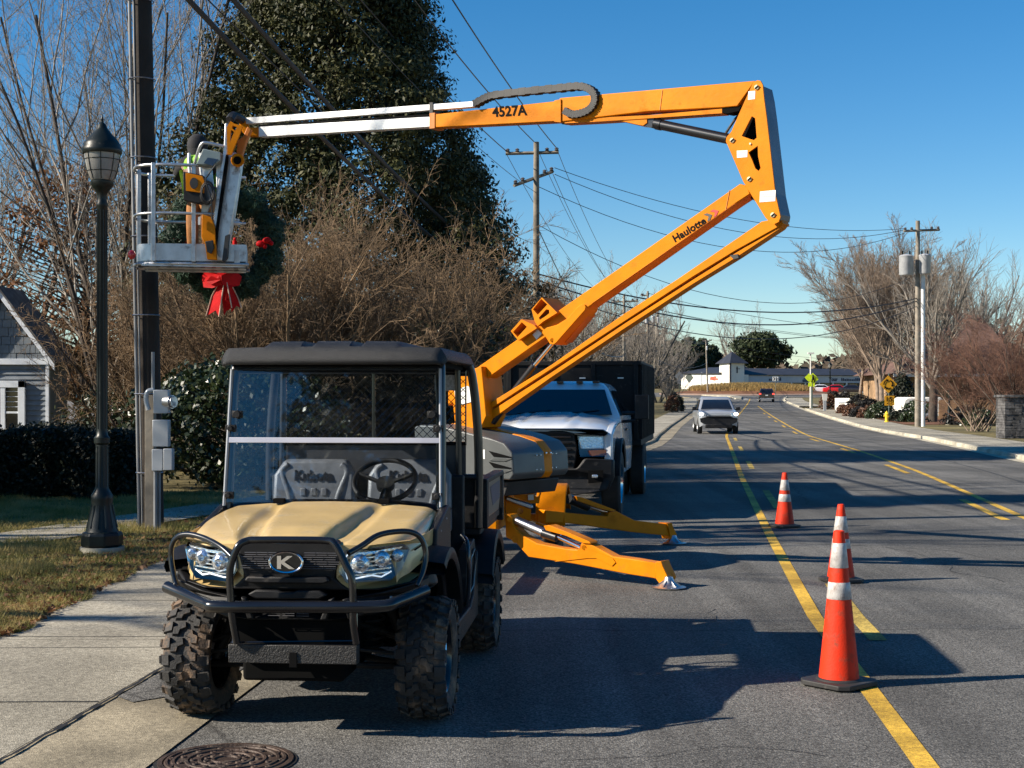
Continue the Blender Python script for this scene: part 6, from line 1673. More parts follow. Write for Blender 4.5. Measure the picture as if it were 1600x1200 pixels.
def recolour(root, mat, names=("body", "cabin")):
    for ch in root.children:
        if ch.name.split('.')[0] in names and ch.material_slots:
            ch.material_slots[0].link = 'OBJECT'; ch.material_slots[0].material = mat
red = c
for px, Y, mt_, lab in ((1308, 224, M_wpaint, "white car parked beside the red car before the shops"), (1356, 221, M_dark, "dark car parked right of the red car behind the tree trunks"), (1236, 236, M_pick, "silver car parked under the shop fascia left of the crossing sign")):
    k_ = copy_tree(red); k_.location = (at(px, 0, Y).x, Y, g(Y)); k_["label"] = lab; recolour(k_, mt_)
# ------------------------------------------------------------------ traffic cones
M_cone = pm("cone_orange", (.62, .030, .006), .58, spec=.25, var=.06, dirt=(.22, .06, .035), dscale=11, damt=.36, bump=.15, bscale=80)
M_refl = pm("reflective_band", (.42, .40, .38), .38, var=.2, vscale=22, dirt=(.22, .15, .12), dscale=13, damt=.4, bump=.2, bscale=120)
M_rub = pm("cone_base_rubber", (.018, .018, .018), .65, var=.3, dirt=(.10, .09, .08), dscale=12, damt=.2)
def cone(label, px, py, h, base, rot, bands, r0, r1, tilt=0):
    p = on_ground(px, py); c = thing("traffic_cone", label, "traffic cone", (p.x, p.y, 0), R(rot), "orange cones along the yellow line")
    c.rotation_euler = (R(tilt), 0, R(rot))
    b = base / 2; k = b * .28
    pl = [(-b + k, -b), (b - k, -b), (b, -b + k), (b, b - k), (b - k, b), (-b + k, b), (-b, b - k), (-b, -b + k)]
    m = MB().slab([(x, y, .008) for x, y in pl], (0, 0, .030), key=pl); m.lathe([(r0 * 1.18, .036), (r0 * 1.05, .05)], 32)
    m.build("base", M_rub, c, bevel=.006)
    def rad(t): return r0 + (r1 - r0) * t
    hb = h - .045
    prof = [(rad(i / 12), .045 + hb * i / 12) for i in range(13)] + [(r1 * .7, h + .004), (r1 * .55, h)]
    m = MB().lathe(prof, 40); m.build("body", M_cone, c, smooth=60)
    for a, b_ in bands:
        m = MB().lathe([(rad(a) + .0005, .045 + hb * a), (rad(a) + .0022, .045 + hb * a + .002), (rad(b_) + .0022, .045 + hb * b_ - .002), (rad(b_) + .0005, .045 + hb * b_)], 40, cap=False); m.build("reflective_band", M_refl, c, smooth=60)
    return c
cone("tall orange cone nearest the camera, with two scuffed silver bands and a black base", 1311, 1071, .91, .36, 40, [(.54, .655), (.752, .92)], .118, .031)
cone("orange cone partly hidden behind the tall near cone", 1314, 909, .71, .34, 12, [(.40, .53), (.62, .84)], .125, .030)
cone("farthest orange cone, standing alone beside the outrigger pads", 1226, 824, .71, .34, 20, [(.44, .585), (.66, .865)], .125, .030)

# ------------------------------------------------------------------ manhole cover
M_iron = pm("rusty_iron", (.055, .035, .026), .6, metal=.3, var=.4, vscale=9, bump=.5, bscale=60, dirt=(.10, .085, .065), dscale=12, damt=.3)
mc = on_ground(353, 1190); mh = thing("manhole_cover", "round rusty cast iron cover set in the asphalt in front of the utility vehicle", "manhole cover", (mc.x, mc.y, 0))
m = MB(); m.lathe([(.312, .004), (.312, .012), (.29, .013), (.288, .008)], 56, cap=False); m.build("frame", M_iron, mh)
m = MB(); m.lathe([(.001, .009), (.284, .009), (.284, .003)], 56, cap=False); cv = m.build("cover", M_iron, mh)
m = MB()
for r_ in (.06, .12, .18, .24, .272): m.lathe([(r_ - .009, .009), (r_ - .006, .016), (r_ + .006, .016), (r_ + .009, .009)], 56, cap=False)
for k in range(12):
    a = k * PI / 6
    for rr in (.09, .15, .21, .256):
        x, y = rr * math.cos(a + rr * 4), rr * math.sin(a + rr * 4); m.lathe([(.016, .009), (.014, .016), (.006, .016), (.001, .012)], 10, Matrix.Translation((x, y, 0)), cap=False)
m.build("raised_pattern", M_iron, cv)
m = MB(); m.lathe([(.312, .0052), (.33, .0050)], 40, cap=False)
m.build("asphalt_collar", M_tar, mh)

# ------------------------------------------------------------------ street lamp
M_lampg = pm("lamp_green_black", (.006, .010, .0085), .4, var=.2, spec=.35, dirt=(.05, .055, .05), dscale=14, damt=.15)
M_globe = pm("frosted_glass", (.30, .29, .265), .25, var=.12, vscale=9, trans=.25)
def lamp_post(loc, label, group=None):
    L = thing("street_lamp", label, "street lamp", loc, 0, group)
    def ZY(y): return (620 - y) / 150 + 1.7
    m = MB(); n = 14; rows = []
    prof = [(.17, ZY(831)), (.158, ZY(826)), (.145, ZY(815)), (.118, ZY(800)), (.105, ZY(788)), (.112, ZY(780)), (.112, ZY(774)), (.085, ZY(768)), (.068, ZY(762)), (.064, ZY(695)), (.08, ZY(692)), (.082, ZY(684)), (.06, ZY(680)), (.054, ZY(672)), (.050, ZY(325)), (.058, ZY(323)), (.060, ZY(319)), (.050, ZY(315)), (.048, ZY(306)), (.062, ZY(300)), (.095, ZY(294)), (.118, ZY(289)), (.118, ZY(284)), (.10, ZY(282))]
    m.lathe(prof, 28)
    pole = m.build("pole", M_lampg, L, smooth=35)
    m = MB()
    for k in range(12):
        a = 2 * PI * k / 12; 
        m.tube([(.054 * math.cos(a), .054 * math.sin(a), ZY(670)), (.051 * math.cos(a), .051 * math.sin(a), ZY(328))], .006, 5)
        m.tube(smooth_path([(.156 * math.cos(a), .156 * math.sin(a), ZY(824)), (.12 * math.cos(a), .12 * math.sin(a), ZY(801)), (.107 * math.cos(a), .107 * math.sin(a), ZY(789))], 3), .010, 5)
        m.tube([(.066 * math.cos(a), .066 * math.sin(a), ZY(761)), (.064 * math.cos(a), .064 * math.sin(a), ZY(697))], .007, 5)
    m.build("fluting", M_lampg, pole)
    m = MB(); m.lathe([(.20, ZY(854)), (.215, ZY(850)), (.215, ZY(836)), (.20, ZY(831)), (.17, ZY(830))], 8, Matrix.Rotation(R(22.5), 4, 'Z')); m.build("plinth", M_lampg, L, smooth=0, bevel=.01)
    m = MB(); m.lathe([(.225, -.06), (.225, ZY(854))], 20); m.build("concrete_base", M_curb, L)
    m = MB(); m.lathe([(.095, ZY(283)), (.115, ZY(281)), (.148, ZY(268)), (.172, ZY(252)), (.182, ZY(241)), (.182, ZY(238))], 32); gb = m.build("globe", M_globe, L, smooth=60)
    m = MB()
    for k in range(8):
        a = 2 * PI * k / 8 + .2; m.tube([(r_ * math.cos(a), r_ * math.sin(a), z_) for r_, z_ in ((.116, ZY(281)), (.151, ZY(268)), (.175, ZY(252)), (.185, ZY(240)))], .005, 5)
    for r_, z_ in ((.177, ZY(250)), (.150, ZY(268))):
        m.tube([(r_ * math.cos(a), r_ * math.sin(a), z_) for a in np.linspace(0, 2 * PI, 24, endpoint=False)], .004, 4, closed=True)
    m.build("cage", M_lampg, gb)
    m = MB(); m.lathe([(.195, ZY(241)), (.205, ZY(238)), (.205, ZY(233)), (.19, ZY(230)), (.19, ZY(226)), (.165, ZY(221)), (.13, ZY(214)), (.10, ZY(209)), (.072, ZY(204)), (.052, ZY(200)), (.045, ZY(196)), (.03, ZY(193)), (.016, ZY(191)), (.010, ZY(189)), (.018, ZY(187)), (.010, ZY(185)), (.004, ZY(178))], 32); m.build("cap", M_lampg, L, smooth=40)
    return L
lampA = lamp_post((-4.27, 14.8, 0), "green black ornamental street lamp with a frosted globe, left of the wooden pole")
lp_sh = lampA
for (x, Y, lab) in ((at(1483, 0, 80).x, 80, "ornamental street lamp right of the transformer pole, before the wooden fence"), (at(1403, 0, 118).x, 118, "distant ornamental street lamp beside the roundabout warning sign"),
                    (at(1297, 0, 140).x, 140, "distant ornamental street lamp before the red car"), (at(923, 0, 84).x, 84, "ornamental street lamp whose head shows above the truck box")):
    c = copy_tree(lampA); c.location = (x, Y, g(Y)); c["label"] = lab

# ------------------------------------------------------------------ wooden utility poles
M_pole = pm("pole_wood", (.022, .016, .012), .9, var=.35, vscale=2.2, bump=.7, bscale=25, dirt=(.02, .015, .012), dscale=4, damt=.4)
M_polelt = pm("pole_wood_grey", (.22, .19, .15), .9, var=.25, vscale=3, bump=.4, bscale=20)
M_cond = pm("conduit_grey", (.20, .205, .21), .45, var=.1, dirt=(.2, .19, .17), dscale=6, damt=.2)
M_meter = pm("meter_grey", (.36, .38, .40), .4, var=.06, metal=.2, coat=.2)
M_wire = pm("wire_black", (.035, .035, .04), .4)
P0 = Vector((-4.45, 17.6, .08)); pole = thing("utility_pole", "dark wooden utility pole with strapped conduit, rising out of the frame behind the basket", "utility pole", P0)
top = Vector((-4.68, 17.6, 11.5))
m = MB(); m.tube([P0 - UPV * .3, P0 + (top - P0) * .4, top], [.145, .122, .10], 20); m.build("pole", M_pole, pole, org=P0, smooth=60)
m = MB(); off = Vector((-.14, -.10, 0)); m.tube([P0 + off, P0 + (top - P0) * .80 + off * .92], .021, 12); m.tube([P0 + Vector((-.09, -.15, 0)), P0 + (top - P0) * .7 + Vector((-.07, -.13, 0))], .010, 6); m.build("conduit", M_cond, pole, org=P0, smooth=60)
m = MB()
for k in range(9):
    c = P0 + (top - P0) * (.06 + .085 * k); m.tube([c + Vector((math.cos(a) * .165 - .02, math.sin(a) * .16 - .02, 0)) for a in np.linspace(0, 2 * PI, 20, endpoint=False)], .008, 4, closed=True)
m.build("strap", M_steel, pole, org=P0)
m = MB(); m.b2(top + Vector((-1.2, -.05, -.3)), top + Vector((1.2, .05, -.42))); m.build("crossarm", M_pole, pole, org=P0)
m = MB()
for i in range(5):
    q = P0 + (top - P0) * (.585 + .02 * i); m.tube([q, q + Vector((.18, -.2, .05))], .02, 6)
q = P0 + (top - P0) * .60; m.tube(smooth_path([q + Vector((-.35, -.1, .3)), q + Vector((-.42, -.1, .15)), q + Vector((-.36, -.1, .02)), q + Vector((-.27, -.1, .03)), q + Vector((-.23, -.1, .2)), q + Vector((-.1, -.1, .4))], 5), .010, 6)
m.build("cable_hook", M_wire, pole, org=P0)
mp_ = Vector((-4.42, 17.30, .08)); mpo = thing("meter_post", "weathered grey post with a round electric meter and three boxes, before the wooden pole", "electric meter", mp_)
m = MB(); m.b2((-4.46, 17.25, -.1), (-4.35, 17.38, 1.72)); m.build("post", M_polelt, mpo, org=mp_, bevel=.006)
def mbx(x0, y0, x1, y1, Y, th=.12): a = at(x0, y0, Y); b = at(x1, y1, Y); return MB().b2((a.x, Y, a.z), (b.x, Y + th, b.z))
mt = mbx(239, 609, 263, 646, 17.10).build("meter_box", M_meter, mpo, org=mp_, bevel=.01)
c = at(262, 628, 17.14); m = MB(); m.cyl(c + Vector((-.03, .03, 0)), c + Vector((.06, -.01, 0)), .085, 24); m.cyl(c + Vector((.06, -.01, 0)), c + Vector((.085, -.022, 0)), .07, 24); m.build("meter", M_steel, mt, org=mp_, bevel=.004)
c = at(240, 625, 17.14); m = MB(); m.tube(smooth_path([c + Vector((.0, 0, .12)), c + Vector((-.07, 0, .10)), c + Vector((-.09, 0, .0)), c + Vector((-.06, 0, -.12))], 4), .03, 10); m.build("conduit_elbow", M_meter, mpo, org=mp_)
mbx(238, 656, 263, 698, 17.08).build("breaker_box", M_meter, mpo, org=mp_, bevel=.008)
mbx(237, 702, 254, 736, 17.08).build("junction_box", M_meter, mpo, org=mp_, bevel=.008)
mbx(255, 701, 269, 735, 17.06).build("junction_box", M_meter, mpo, org=mp_, bevel=.008)
m = MB(); a = at(243, 736, 17.12); m.tube([a, (a.x, a.y, .05)], .024, 10); a = at(249, 736, 17.15); m.tube([a, (a.x, a.y, .05)], .018, 10); a = at(239, 550, 17.2); m.tube([a, at(239, 612, 17.2)], .02, 10); a = at(224, 400, 17.3)
m.build("conduit", M_cond, mpo, org=mp_)

def util_pole(label, px, ytop, Y, h_extra=0, arms=(), trans=(), r=.14, mat=None, white=False, lean=0, group=None):
    base = Vector((at(px, 0, Y).x, Y, g(Y))); tp = at(px + lean, ytop, Y); P = thing("utility_pole", label, "utility pole", base)
    m = MB(); m.tube([base - UPV * .2, tp], [r, r * .7], 10); m.build("pole", mat or M_polelt, P, org=base, smooth=60)
    for (xa, ya, xb, yb, dy) in arms:
        a = at(xa, ya, Y - dy); b = at(xb, yb, Y + dy); d = (b - a)
        m = MB(); m.tube([a, b], .065, 4); m.tube([a + d * .25, (tp + (base - tp) * ((HY * 0 + (ya + 28 - ytop)) / max(1, (HY + 40 - ytop))))], .02, 4) if False else None
        ar = m.build("crossarm", mat or M_polelt, P, org=base)
        m = MB()
        for t in (.04, .22, .78, .96): q = a + d * t; m.lathe([(.05, 0), (.09, .03), (.05, .06), (.09, .09), (.04, .14)], 8, Matrix.Translation(q + UPV * .05)); 
        m.build("insulator", pm("insulator_grey", (.10, .09, .09), .3), ar, org=base)
    for (x0, y0, x1, y1) in trans:
        c = at((x0 + x1) / 2, (y0 + y1) / 2, Y - .3); hh = (y1 - y0) * Y / F / 2; rr = (x1 - x0) * Y / F / 2
        m = MB(); m.lathe([(rr * .9, -hh), (rr, -hh + .05), (rr, hh - .08), (rr * 1.05, hh - .05), (rr * .9, hh), (rr * .3, hh + .06)], 20, Matrix.Translation(c)); t_ = m.build("transformer", pm("transformer_grey", (.40, .41, .42), .4, metal=.2), P, org=base)
        m = MB()
        for s in (-.5, .5): m.cyl(c + Vector((s * rr, 0, hh)), c + Vector((s * rr, 0, hh + .22)), .04, 8)
        m.build("bushing", M_darkgap, t_, org=base)
    if white:
        m = MB(); o = Vector((.25, -.1, 0)); m.tube([base + o, Vector((base.x + .25, base.y - .1, tp.z - 2.9))], .11, 10); m.build("conduit", pm("white_conduit", (.62, .62, .60), .5), P, org=base, smooth=60)
    return P
util_pole("grey wooden utility pole with two crossarms, rising behind the middle of the boom", 838, 222, 55, arms=[(790, 240, 873, 238, 0), (803, 290, 864, 268, .9)], mat=pm("pole_wood_mid", (.17, .145, .11), .9, var=.3, bump=.4, bscale=20), r=.16)
util_pole("utility pole with two round transformers and a white conduit on the right verge", 1434, 345, 76, arms=[(1412, 361, 1468, 359, .4)], trans=[(1405, 399, 1427, 430), (1436, 398, 1454, 428)], r=.16, white=True)
util_pole("distant utility pole with one wide crossarm, left of the pair above the truck box", 975, 462, 108, arms=[(957, 472, 997, 470, 0)])
util_pole("distant pale utility pole above the truck box, left one of a close pair", 1012, 455, 128, arms=[(1002, 462, 1014, 461, 0)], trans=[(1008, 493, 1013, 505)])
util_pole("leaning distant utility pole with small transformers above the truck box", 1019, 480, 138, arms=[(1018, 482, 1036, 484, 0)], trans=[(1018, 494, 1023, 504), (1026, 496, 1030, 505)], lean=9)
util_pole("thin far utility pole in front of the dark cedars and the white wall", 1106, 531, 214, arms=[(1098, 533, 1112, 532, 0)], trans=[(1103, 541, 1106, 547)], lean=-3)
# overhead wires
wgrp = "overhead wires"
def wire(label, a, b, sag, r=.019, n=22, nm="power_line", cat="power line"):
    a = Vector(a); b = Vector(b)
    pts = [a.lerp(b, i / n) - UPV * (4 * sag * (i / n) * (1 - i / n)) for i in range(n + 1)]
    m = MB().tube(pts, r, 5); o = m.build(nm, M_wire, None, smooth=60); tag(o, label, cat, wgrp); return o
p1 = top
def PA(px, py, Y): return at(px, py, Y)
wire("left one of three thin wires descending to the upper crossarm of the middle pole", p1 + Vector((-1.1, 0, -.1)), PA(791, 236, 55), .45)
wire("middle one of three thin wires descending to the top of the middle pole", p1 + Vector((0, 0, 0)), PA(834, 221, 55), .45)
wire("right one of three thin wires descending to the upper crossarm of the middle pole", p1 + Vector((1.1, 0, -.1)), PA(872, 234, 55), .45)
wire("thick black cable crossing in front of the magnolia, the lower of the pair", (-4.5, 17.5, 7.15), PA(838, 468, 55), .75, .042, nm="telephone_cable", cat="cable")
wire("thick black cable crossing in front of the magnolia, the upper of the pair", (-4.4, 17.5, 7.7), PA(838, 452, 55), .6, .042, nm="telephone_cable", cat="cable")
wire("thin service wire running beside the thick cables over the magnolia", (-4.45, 17.5, 7.3), PA(838, 440, 55), .5, .012)
wire("thin wire crossing the upper magnolia well above the thick cables", (-4.6, 17.6, 9.4), PA(836, 300, 55), .5, .010)
for i, (ya, yb, sg, lab) in enumerate([(262, 357, .9, "top wire from the middle pole to the transformer pole"), (272, 359, 1.3, "second wire from the middle pole to the transformer pole"), (292, 364, 1.7, "third wire from the middle pole to the transformer pole"), (352, 430, 2.2, "lone wire sagging to the transformer tanks")]):
    wire(lab, PA(866 if i < 2 else 842, ya, 55), PA(1414 if i < 3 else 1432, yb, 76), sg, .014)
for i, (ya, yb, sg, r_, lab) in enumerate([(428, 466, 1.1, .03, "upper thick cable to the transformer pole"), (438, 470, 1.5, .03, "lower thick cable to the transformer pole"), (448, 478, 1.9, .02, "lowest thin cable to the transformer pole")]):
    wire(lab, PA(840, ya, 55), PA(1434, yb, 76), sg, r_, nm="telephone_cable", cat="cable")
for i, (xa, ya, xb, yb, lab) in enumerate([(791, 240, 958, 470, "left wire falling to the far wide crossarm"), (836, 224, 975, 462, "centre wire falling to the far wide crossarm"), (872, 238, 996, 468, "right wire falling to the far wide crossarm"), (864, 272, 985, 472, "slack wire from the lower crossarm to the far pole")]):
    wire(lab, PA(xa, ya, 55), PA(xb, yb, 108), 1.0, .012)
wire("cable dropping behind the boom to the far poles", PA(840, 455, 55), PA(975, 556, 108), .9, .035, nm="telephone_cable", cat="cable")
wire("steep cable dropping from the middle pole behind the arm", PA(842, 360, 55), PA(975, 600, 108), .6, .02, nm="telephone_cable", cat="cable")
for i, (xa, ya, Ya, xb, yb, Yb, sg, lab) in enumerate([(1012, 458, 128, 1700, 492, 150, 2.5, "highest of the far wires running off to the right"), (1012, 480, 128, 1700, 500, 150, 2.6, "second far wire running off to the right"), (1027, 484, 138, 1700, 515, 170, 2.2, "third far wire running off to the right"),
        (975, 470, 108, 1106, 533, 214, 1.2, "far wire falling to the thin pole by the cedars"), (1027, 505, 138, 1106, 536, 214, .8, "short far wire to the thin pole by the cedars"), (1106, 534, 214, 1500, 560, 230, 1.5, "faint wire over the white tower"), (1106, 540, 214, 1500, 552, 230, 2.5, "lower faint wire over the shop roofs"), (1012, 555, 128, 1106, 566, 214, 1, "low cable before the cedars")]):
    wire(lab, PA(xa, ya, Ya), PA(xb, yb, Yb), sg, .022)

# ------------------------------------------------------------------ house at the left edge
M_side = pm("grey_siding", (.17, .195, .22), .7, var=.1)
M_trim = pm("white_trim", (.75, .78, .82), .5, var=.05)
M_roofs = pm("grey_shingles", (.12, .115, .11), .9, var=.35, vscale=5)
HO = Vector((-13.0, 36, -.3)); ho = thing("house", "grey sided house with a white trimmed gable at the left edge", "house", HO)
def hx(px): return at(px, 0, 36).x
def hz(py): return at(0, py, 36).z
xr = hx(76); xl_ = -14.3; zw = hz(568)
m = MB(); WL = 2 * hx(2) - xr; m.b2((WL, 36.0, -.3), (xr, 37.5, zw)); wl2 = m.build("wall", M_side, ho, org=HO, smooth=0)
m = MB()
z = -.2
while z < zw - .05: m.slab([(-20, 35.985, z), (xr - .02, 35.985, z), (xr - .02, 35.965, z + .015), (-20, 35.965, z + .015)], (0, 0, .0) ) if False else m.slab([(WL, 35.965, z), (xr - .03, 35.965, z), (xr - .03, 35.995, z + .125), (WL, 35.995, z + .125)], (0, .03, 0)); z += .13
m.build("lap_siding", M_side, wl2, org=HO, smooth=0)
pk = hx(2); gz = hz(452); ex = hx(90)
m = MB(); P = [(pk - (ex - pk), 35.9, zw), (ex, 35.9, zw), (pk, 35.9, gz)]; m.slab([(2 * pk - xr, 35.97, zw), (xr, 35.97, zw), (pk, 35.97, gz - .35)], (0, 1.5, 0)); m.build("gable", M_side, ho, org=HO, smooth=0)
m = MB()
rr = 0; z = zw + .05
while z < gz - .5:
    w = (gz - .35 - z) / (gz - .35 - zw) * (xr - pk); x = pk - w + (.1 if rr % 2 else 0)
    while x < pk + w - .05:
        w2 = .17 + .05 * math.sin(x * 13); m.b2((x, 35.93 + .008 * math.sin(x * 31), z), (min(x + w2, pk + w), 35.965, z + .20)); x += w2 + .012
    z += .215; rr += 1
m.build("shakes", M_side, ho, org=HO, smooth=0)
m = MB()
for sd in (-1, 1):
    a = Vector((pk + sd * .0, 35.75, gz)); b = Vector((pk + sd * (ex - pk), 35.75, zw - .02)); d = Vector((0, 0, -.17)); m.slab([a, b, b + d, a + d], (0, .06, 0))
m.b2((2 * pk - xr, 35.90, zw - .03), (xr + .03, 35.96, zw + .12)); m.b2((xr - .05, 35.92, -.3), (xr + .03, 36.02, zw - .03)); m.build("trim", M_trim, ho, org=HO, bevel=.005)
m = MB()
for sd in (-1, 1):
    a = Vector((pk, 35.7, gz + .03)); b = Vector((pk + sd * (ex - pk + .03), 35.7, zw - .0)); m.slab([a, b, b + Vector((0, 1.9, 0)), a + Vector((0, 1.9, 0))], (0, 0, .05))
m.build("roof", M_roofs, ho, org=HO, smooth=0)
m = MB(); x0, x1, z0, z1_ = hx(-14), hx(41), hz(694), hz(595); fw = .17
for a, b in (((x0, z0), (x0 + fw, z1_)), ((x1 - fw, z0), (x1, z1_)), ((x0, z1_ - fw), (x1, z1_)), ((x0, z0), (x1, z0 + .1))): m.b2((a[0], 35.88, a[1]), (b[0], 35.96, b[1]))
m.b2((hx(3), 35.89, z0 + .1), (hx(10), 35.95, z1_ - fw)); m.b2((hx(10), 35.90, hz(646)), (hx(31), 35.95, hz(643))); m.b2((hx(33), 35.90, z0 + .1), (x1 - fw, 35.95, z1_ - fw)) if False else None
wf = m.build("window", M_trim, ho, org=HO, bevel=.004)
MB().b2((x0 + fw, 35.955, z0 + .1), (x1 - fw, 35.962, z1_ - fw)).build("pane", M_glassd, wf, org=HO, smooth=0)
m = MB()
for k in range(4): m.b2((hx(10), 35.945, hz(612 + k * 8)), (hx(31), 35.952, hz(611.3 + k * 8)))
m.build("muntin", M_trim, wf, org=HO)
H2 = Vector((at(105, 0, 62).x, 62, 0)); h2_ = thing("house", "small grey roofed house glimpsed through the branches beyond the hedge", "house", H2)
m = MB(); m.b2((H2.x - 3, 62, -.5), (H2.x + 3, 68, .6)); m.build("wall", M_side, h2_, org=H2, smooth=0)
m = MB(); m.slab([(H2.x - 3.4, 61.6, .55), (H2.x + 3.4, 61.6, .55), (H2.x + 1.6, 65, 1.5), (H2.x - 1.6, 65, 1.5)], (0, .1, .1)); m.slab([(H2.x + 3.4, 61.6, .55), (H2.x + 3.4, 68.4, .55), (H2.x + 1.6, 65, 1.5)], (.05, 0, .1)); m.build("roof", M_roofs, h2_, org=H2, smooth=0)

# ------------------------------------------------------------------ far shops beyond the roundabout
M_wwall = pm("white_wall", (.66, .64, .58), .7, var=.05, vscale=.5)
M_droof = pm("dark_roof", (.022, .024, .032), .6, var=.2, vscale=.8)
M_shop = pm("shop_fascia", (.40, .42, .45), .6, var=.05, vscale=.5)
SO = Vector((42, 255, 3.0)); shop = thing("shop_building", "long low white shopping building with dark roofs and a square corner tower beyond the roundabout", "building", SO)
A_ = Vector((at(1127, 0, 252).x, 252, 3.0)); Bf = Vector((at(1064, 0, 273).x, 273, 3.2))
def zat(py, Y): return H + (HY - py) * Y / F
m = MB(); m.slab([A_, Bf, Vector((Bf.x, Bf.y, zat(584, 273))), Vector((A_.x, A_.y, zat(584.5, 252)))], (.3, .05, 0))
lw = m.build("wall", M_wwall, shop, org=SO, smooth=0)
m = MB(); ra = Vector((A_.x - .4, A_.y - .3, zat(584, 252))); rb = Vector((Bf.x - .5, Bf.y + .3, zat(584, 273))); m.slab([ra, rb, Vector((Bf.x + 5, Bf.y - 3, zat(575, 268))), Vector((A_.x + 5, A_.y + 1.5, zat(575, 254)))], (0, 0, .15)); m.build("roof", M_droof, shop, org=SO, smooth=0)
T1 = Vector((at(1124, 0, 253).x, 253, 3)); T2 = Vector((at(1141, 0, 248).x, 248, 3)); T3 = Vector((at(1163, 0, 250).x, 250, 3)); T4 = T1 + (T3 - T2)
zt = zat(567, 250)
m = MB(); m.slab([T1, T2, T3, T4], (0, 0, zt - 3)); m.build("tower", M_wwall, shop, org=SO, smooth=0)
ct = (T1 + T3) / 2; m = MB(); ev = [p + (p - ct).normalized() * .9 for p in (T1, T2, T3, T4)]; bv = len(m.v)
m.add([Vector((p.x, p.y, zt - .1)) for p in ev] + [Vector((ct.x, ct.y, zat(549, 250)))], [(0, 1, 4), (1, 2, 4), (2, 3, 4), (3, 0, 4), (3, 2, 1, 0)]); m.build("tower_roof", M_droof, shop, org=SO, smooth=0)
m = MB(); q = T2.lerp(T3, .5) + Vector((-.05, -.12, 0)); m.b2((q.x - .1, q.y - .05, zat(583, 250)), (q.x + .1, q.y, zat(573, 250))); m.b2((q.x - .5, q.y - .05, zat(577, 250)), (q.x + .5, q.y, zat(576, 250))); m.b2((T2.x - .15, T2.y - .2, 3), (T2.x + .15, T2.y, zt)); m.build("tower_trim", M_droof, shop, org=SO)
RA = Vector((at(1158, 0, 252).x, 252, 3.0)); dR = Vector((.955, .297, 0)); RB = RA + dR * 48; nR = Vector((.297, -.955, 0))
zf1, zf0 = zat(587, 256), zat(598, 256)
m = MB(); m.slab([RA, RB, RB + UPV * (zf1 - 3), RA + UPV * (zf1 - 3)], (-nR * .3)); m.build("shop_wall", pm("shop_wall_grey", (.16, .16, .165), .7), shop, org=SO, smooth=0)
m = MB(); m.slab([RA + nR * .5 + UPV * (zf0 - 3), RB + nR * .5 + UPV * (zf0 - 3), RB + nR * .5 + UPV * (zf1 - 3), RA + nR * .5 + UPV * (zf1 - 3)], -nR * .5); fa_ = m.build("fascia", M_shop, shop, org=SO, smooth=0)
m = MB(); m.slab([RA + nR * .8 + UPV * (zf1 - 3), RB + nR * .8 + UPV * (zf1 - 3), RB - nR * 5 + UPV * (zat(576.5, 258) - 3), RA - nR * 5 + UPV * (zat(576.5, 258) - 3)], UPV * .12); m.build("roof", M_droof, shop, org=SO, smooth=0)
m = MB()
for k in range(16):
    a = RA + dR * (2 + k * 2.8) + nR * .02; m.slab([a + UPV * .1, a + dR * 1.9 + UPV * .1, a + dR * 1.9 + UPV * (zf0 - 3.15), a + UPV * (zf0 - 3.15)], nR * .05)
m.build("shop_window", M_glassd, shop, org=SO, smooth=0)
m = MB()
for k in range(17): a = RA + dR * (1.2 + k * 2.8) + nR * .35; m.slab([a, a + dR * .22, a + dR * .22 + UPV * (zf0 - 3), a + UPV * (zf0 - 3)], nR * .15)
m.build("shop_pier", M_wwall, shop, org=SO, smooth=0)
m = MB(); a = RA + nR * .7; m.slab([a - dR * .5, a + dR * .9, a + dR * .9 + UPV * (zf1 - 2.9), a - dR * .5 + UPV * (zf1 - 2.9)], nR * .4); m.build("corner_pier", M_wwall, shop, org=SO, smooth=0)
def sign_on(t, w, hh, zc, txt=None, mat=M_decal, nm="shop_sign"):
    m = MB(); a = RA + dR * t + nR * .53 + UPV * (zc - 3 - hh / 2)
    add_text(m, txt, a, dR * w, UPV * hh, (0, 0, 0), bold=.05); return m.build(nm, mat, fa_, org=SO, smooth=0)
zc = (zf0 + zf1) / 2

sign_on((at(1283, 0, 262).x - RA.x) / .955, 1.9, .72, zc, "Your", pm("sign_navy", (.015, .02, .05), .5))
m = MB(); rs = random.Random(4)
for t0, t1 in ((at(1196, 0, 257).x - RA.x, 2.2), ((at(1283, 0, 262).x - RA.x) / .955 + 2.6, 5.2)):      # unreadable at this distance
    t = t0
    while t < t0 + t1:
        h_ = rs.uniform(.3, .62); a = RA + dR * t + nR * .53 + UPV * (zc - 3.3); m.slab([a, a + dR * .26, a + dR * .26 + UPV * h_ * .6, a + dR * .12 + UPV * h_, a + UPV * h_], nR * .02); t += .36
m.build("shop_sign", MATS["sign_navy"], fa_, org=SO, smooth=0)
m = MB(); a = RA + dR * ((at(1244, 0, 260).x - RA.x) / .955) + nR * .52 + UPV * (zf0 - 3 + .1)
m.slab([a, a + dR * 2.4, a + dR * 2.4 + UPV * .45, a + UPV * .45], nR * .03); m.slab([a + UPV * .5 + dR * .2, a + dR * 2.2 + UPV * .5, a + dR * 2.2 + UPV * .85, a + UPV * .85 + dR * .4], nR * .03); m.build("shop_sign", M_decal, fa_, org=SO, smooth=0)
dL = (A_ - Bf).normalized(); nL = Vector((dL.y, -dL.x, 0)); 
if nL.x > 0: nL = -nL
c = on_plane(1077, 590, A_ + nL * .02, nL); m = MB(); m.slab([c - dL * 2.3, c - UPV * 1.0, c + dL * 2.3, c + UPV * 1.0], nL * .03); m.build("wall_emblem", pm("emblem_dark_green", (.05, .06, .05), .6), shop, org=SO, smooth=0)
m = MB()
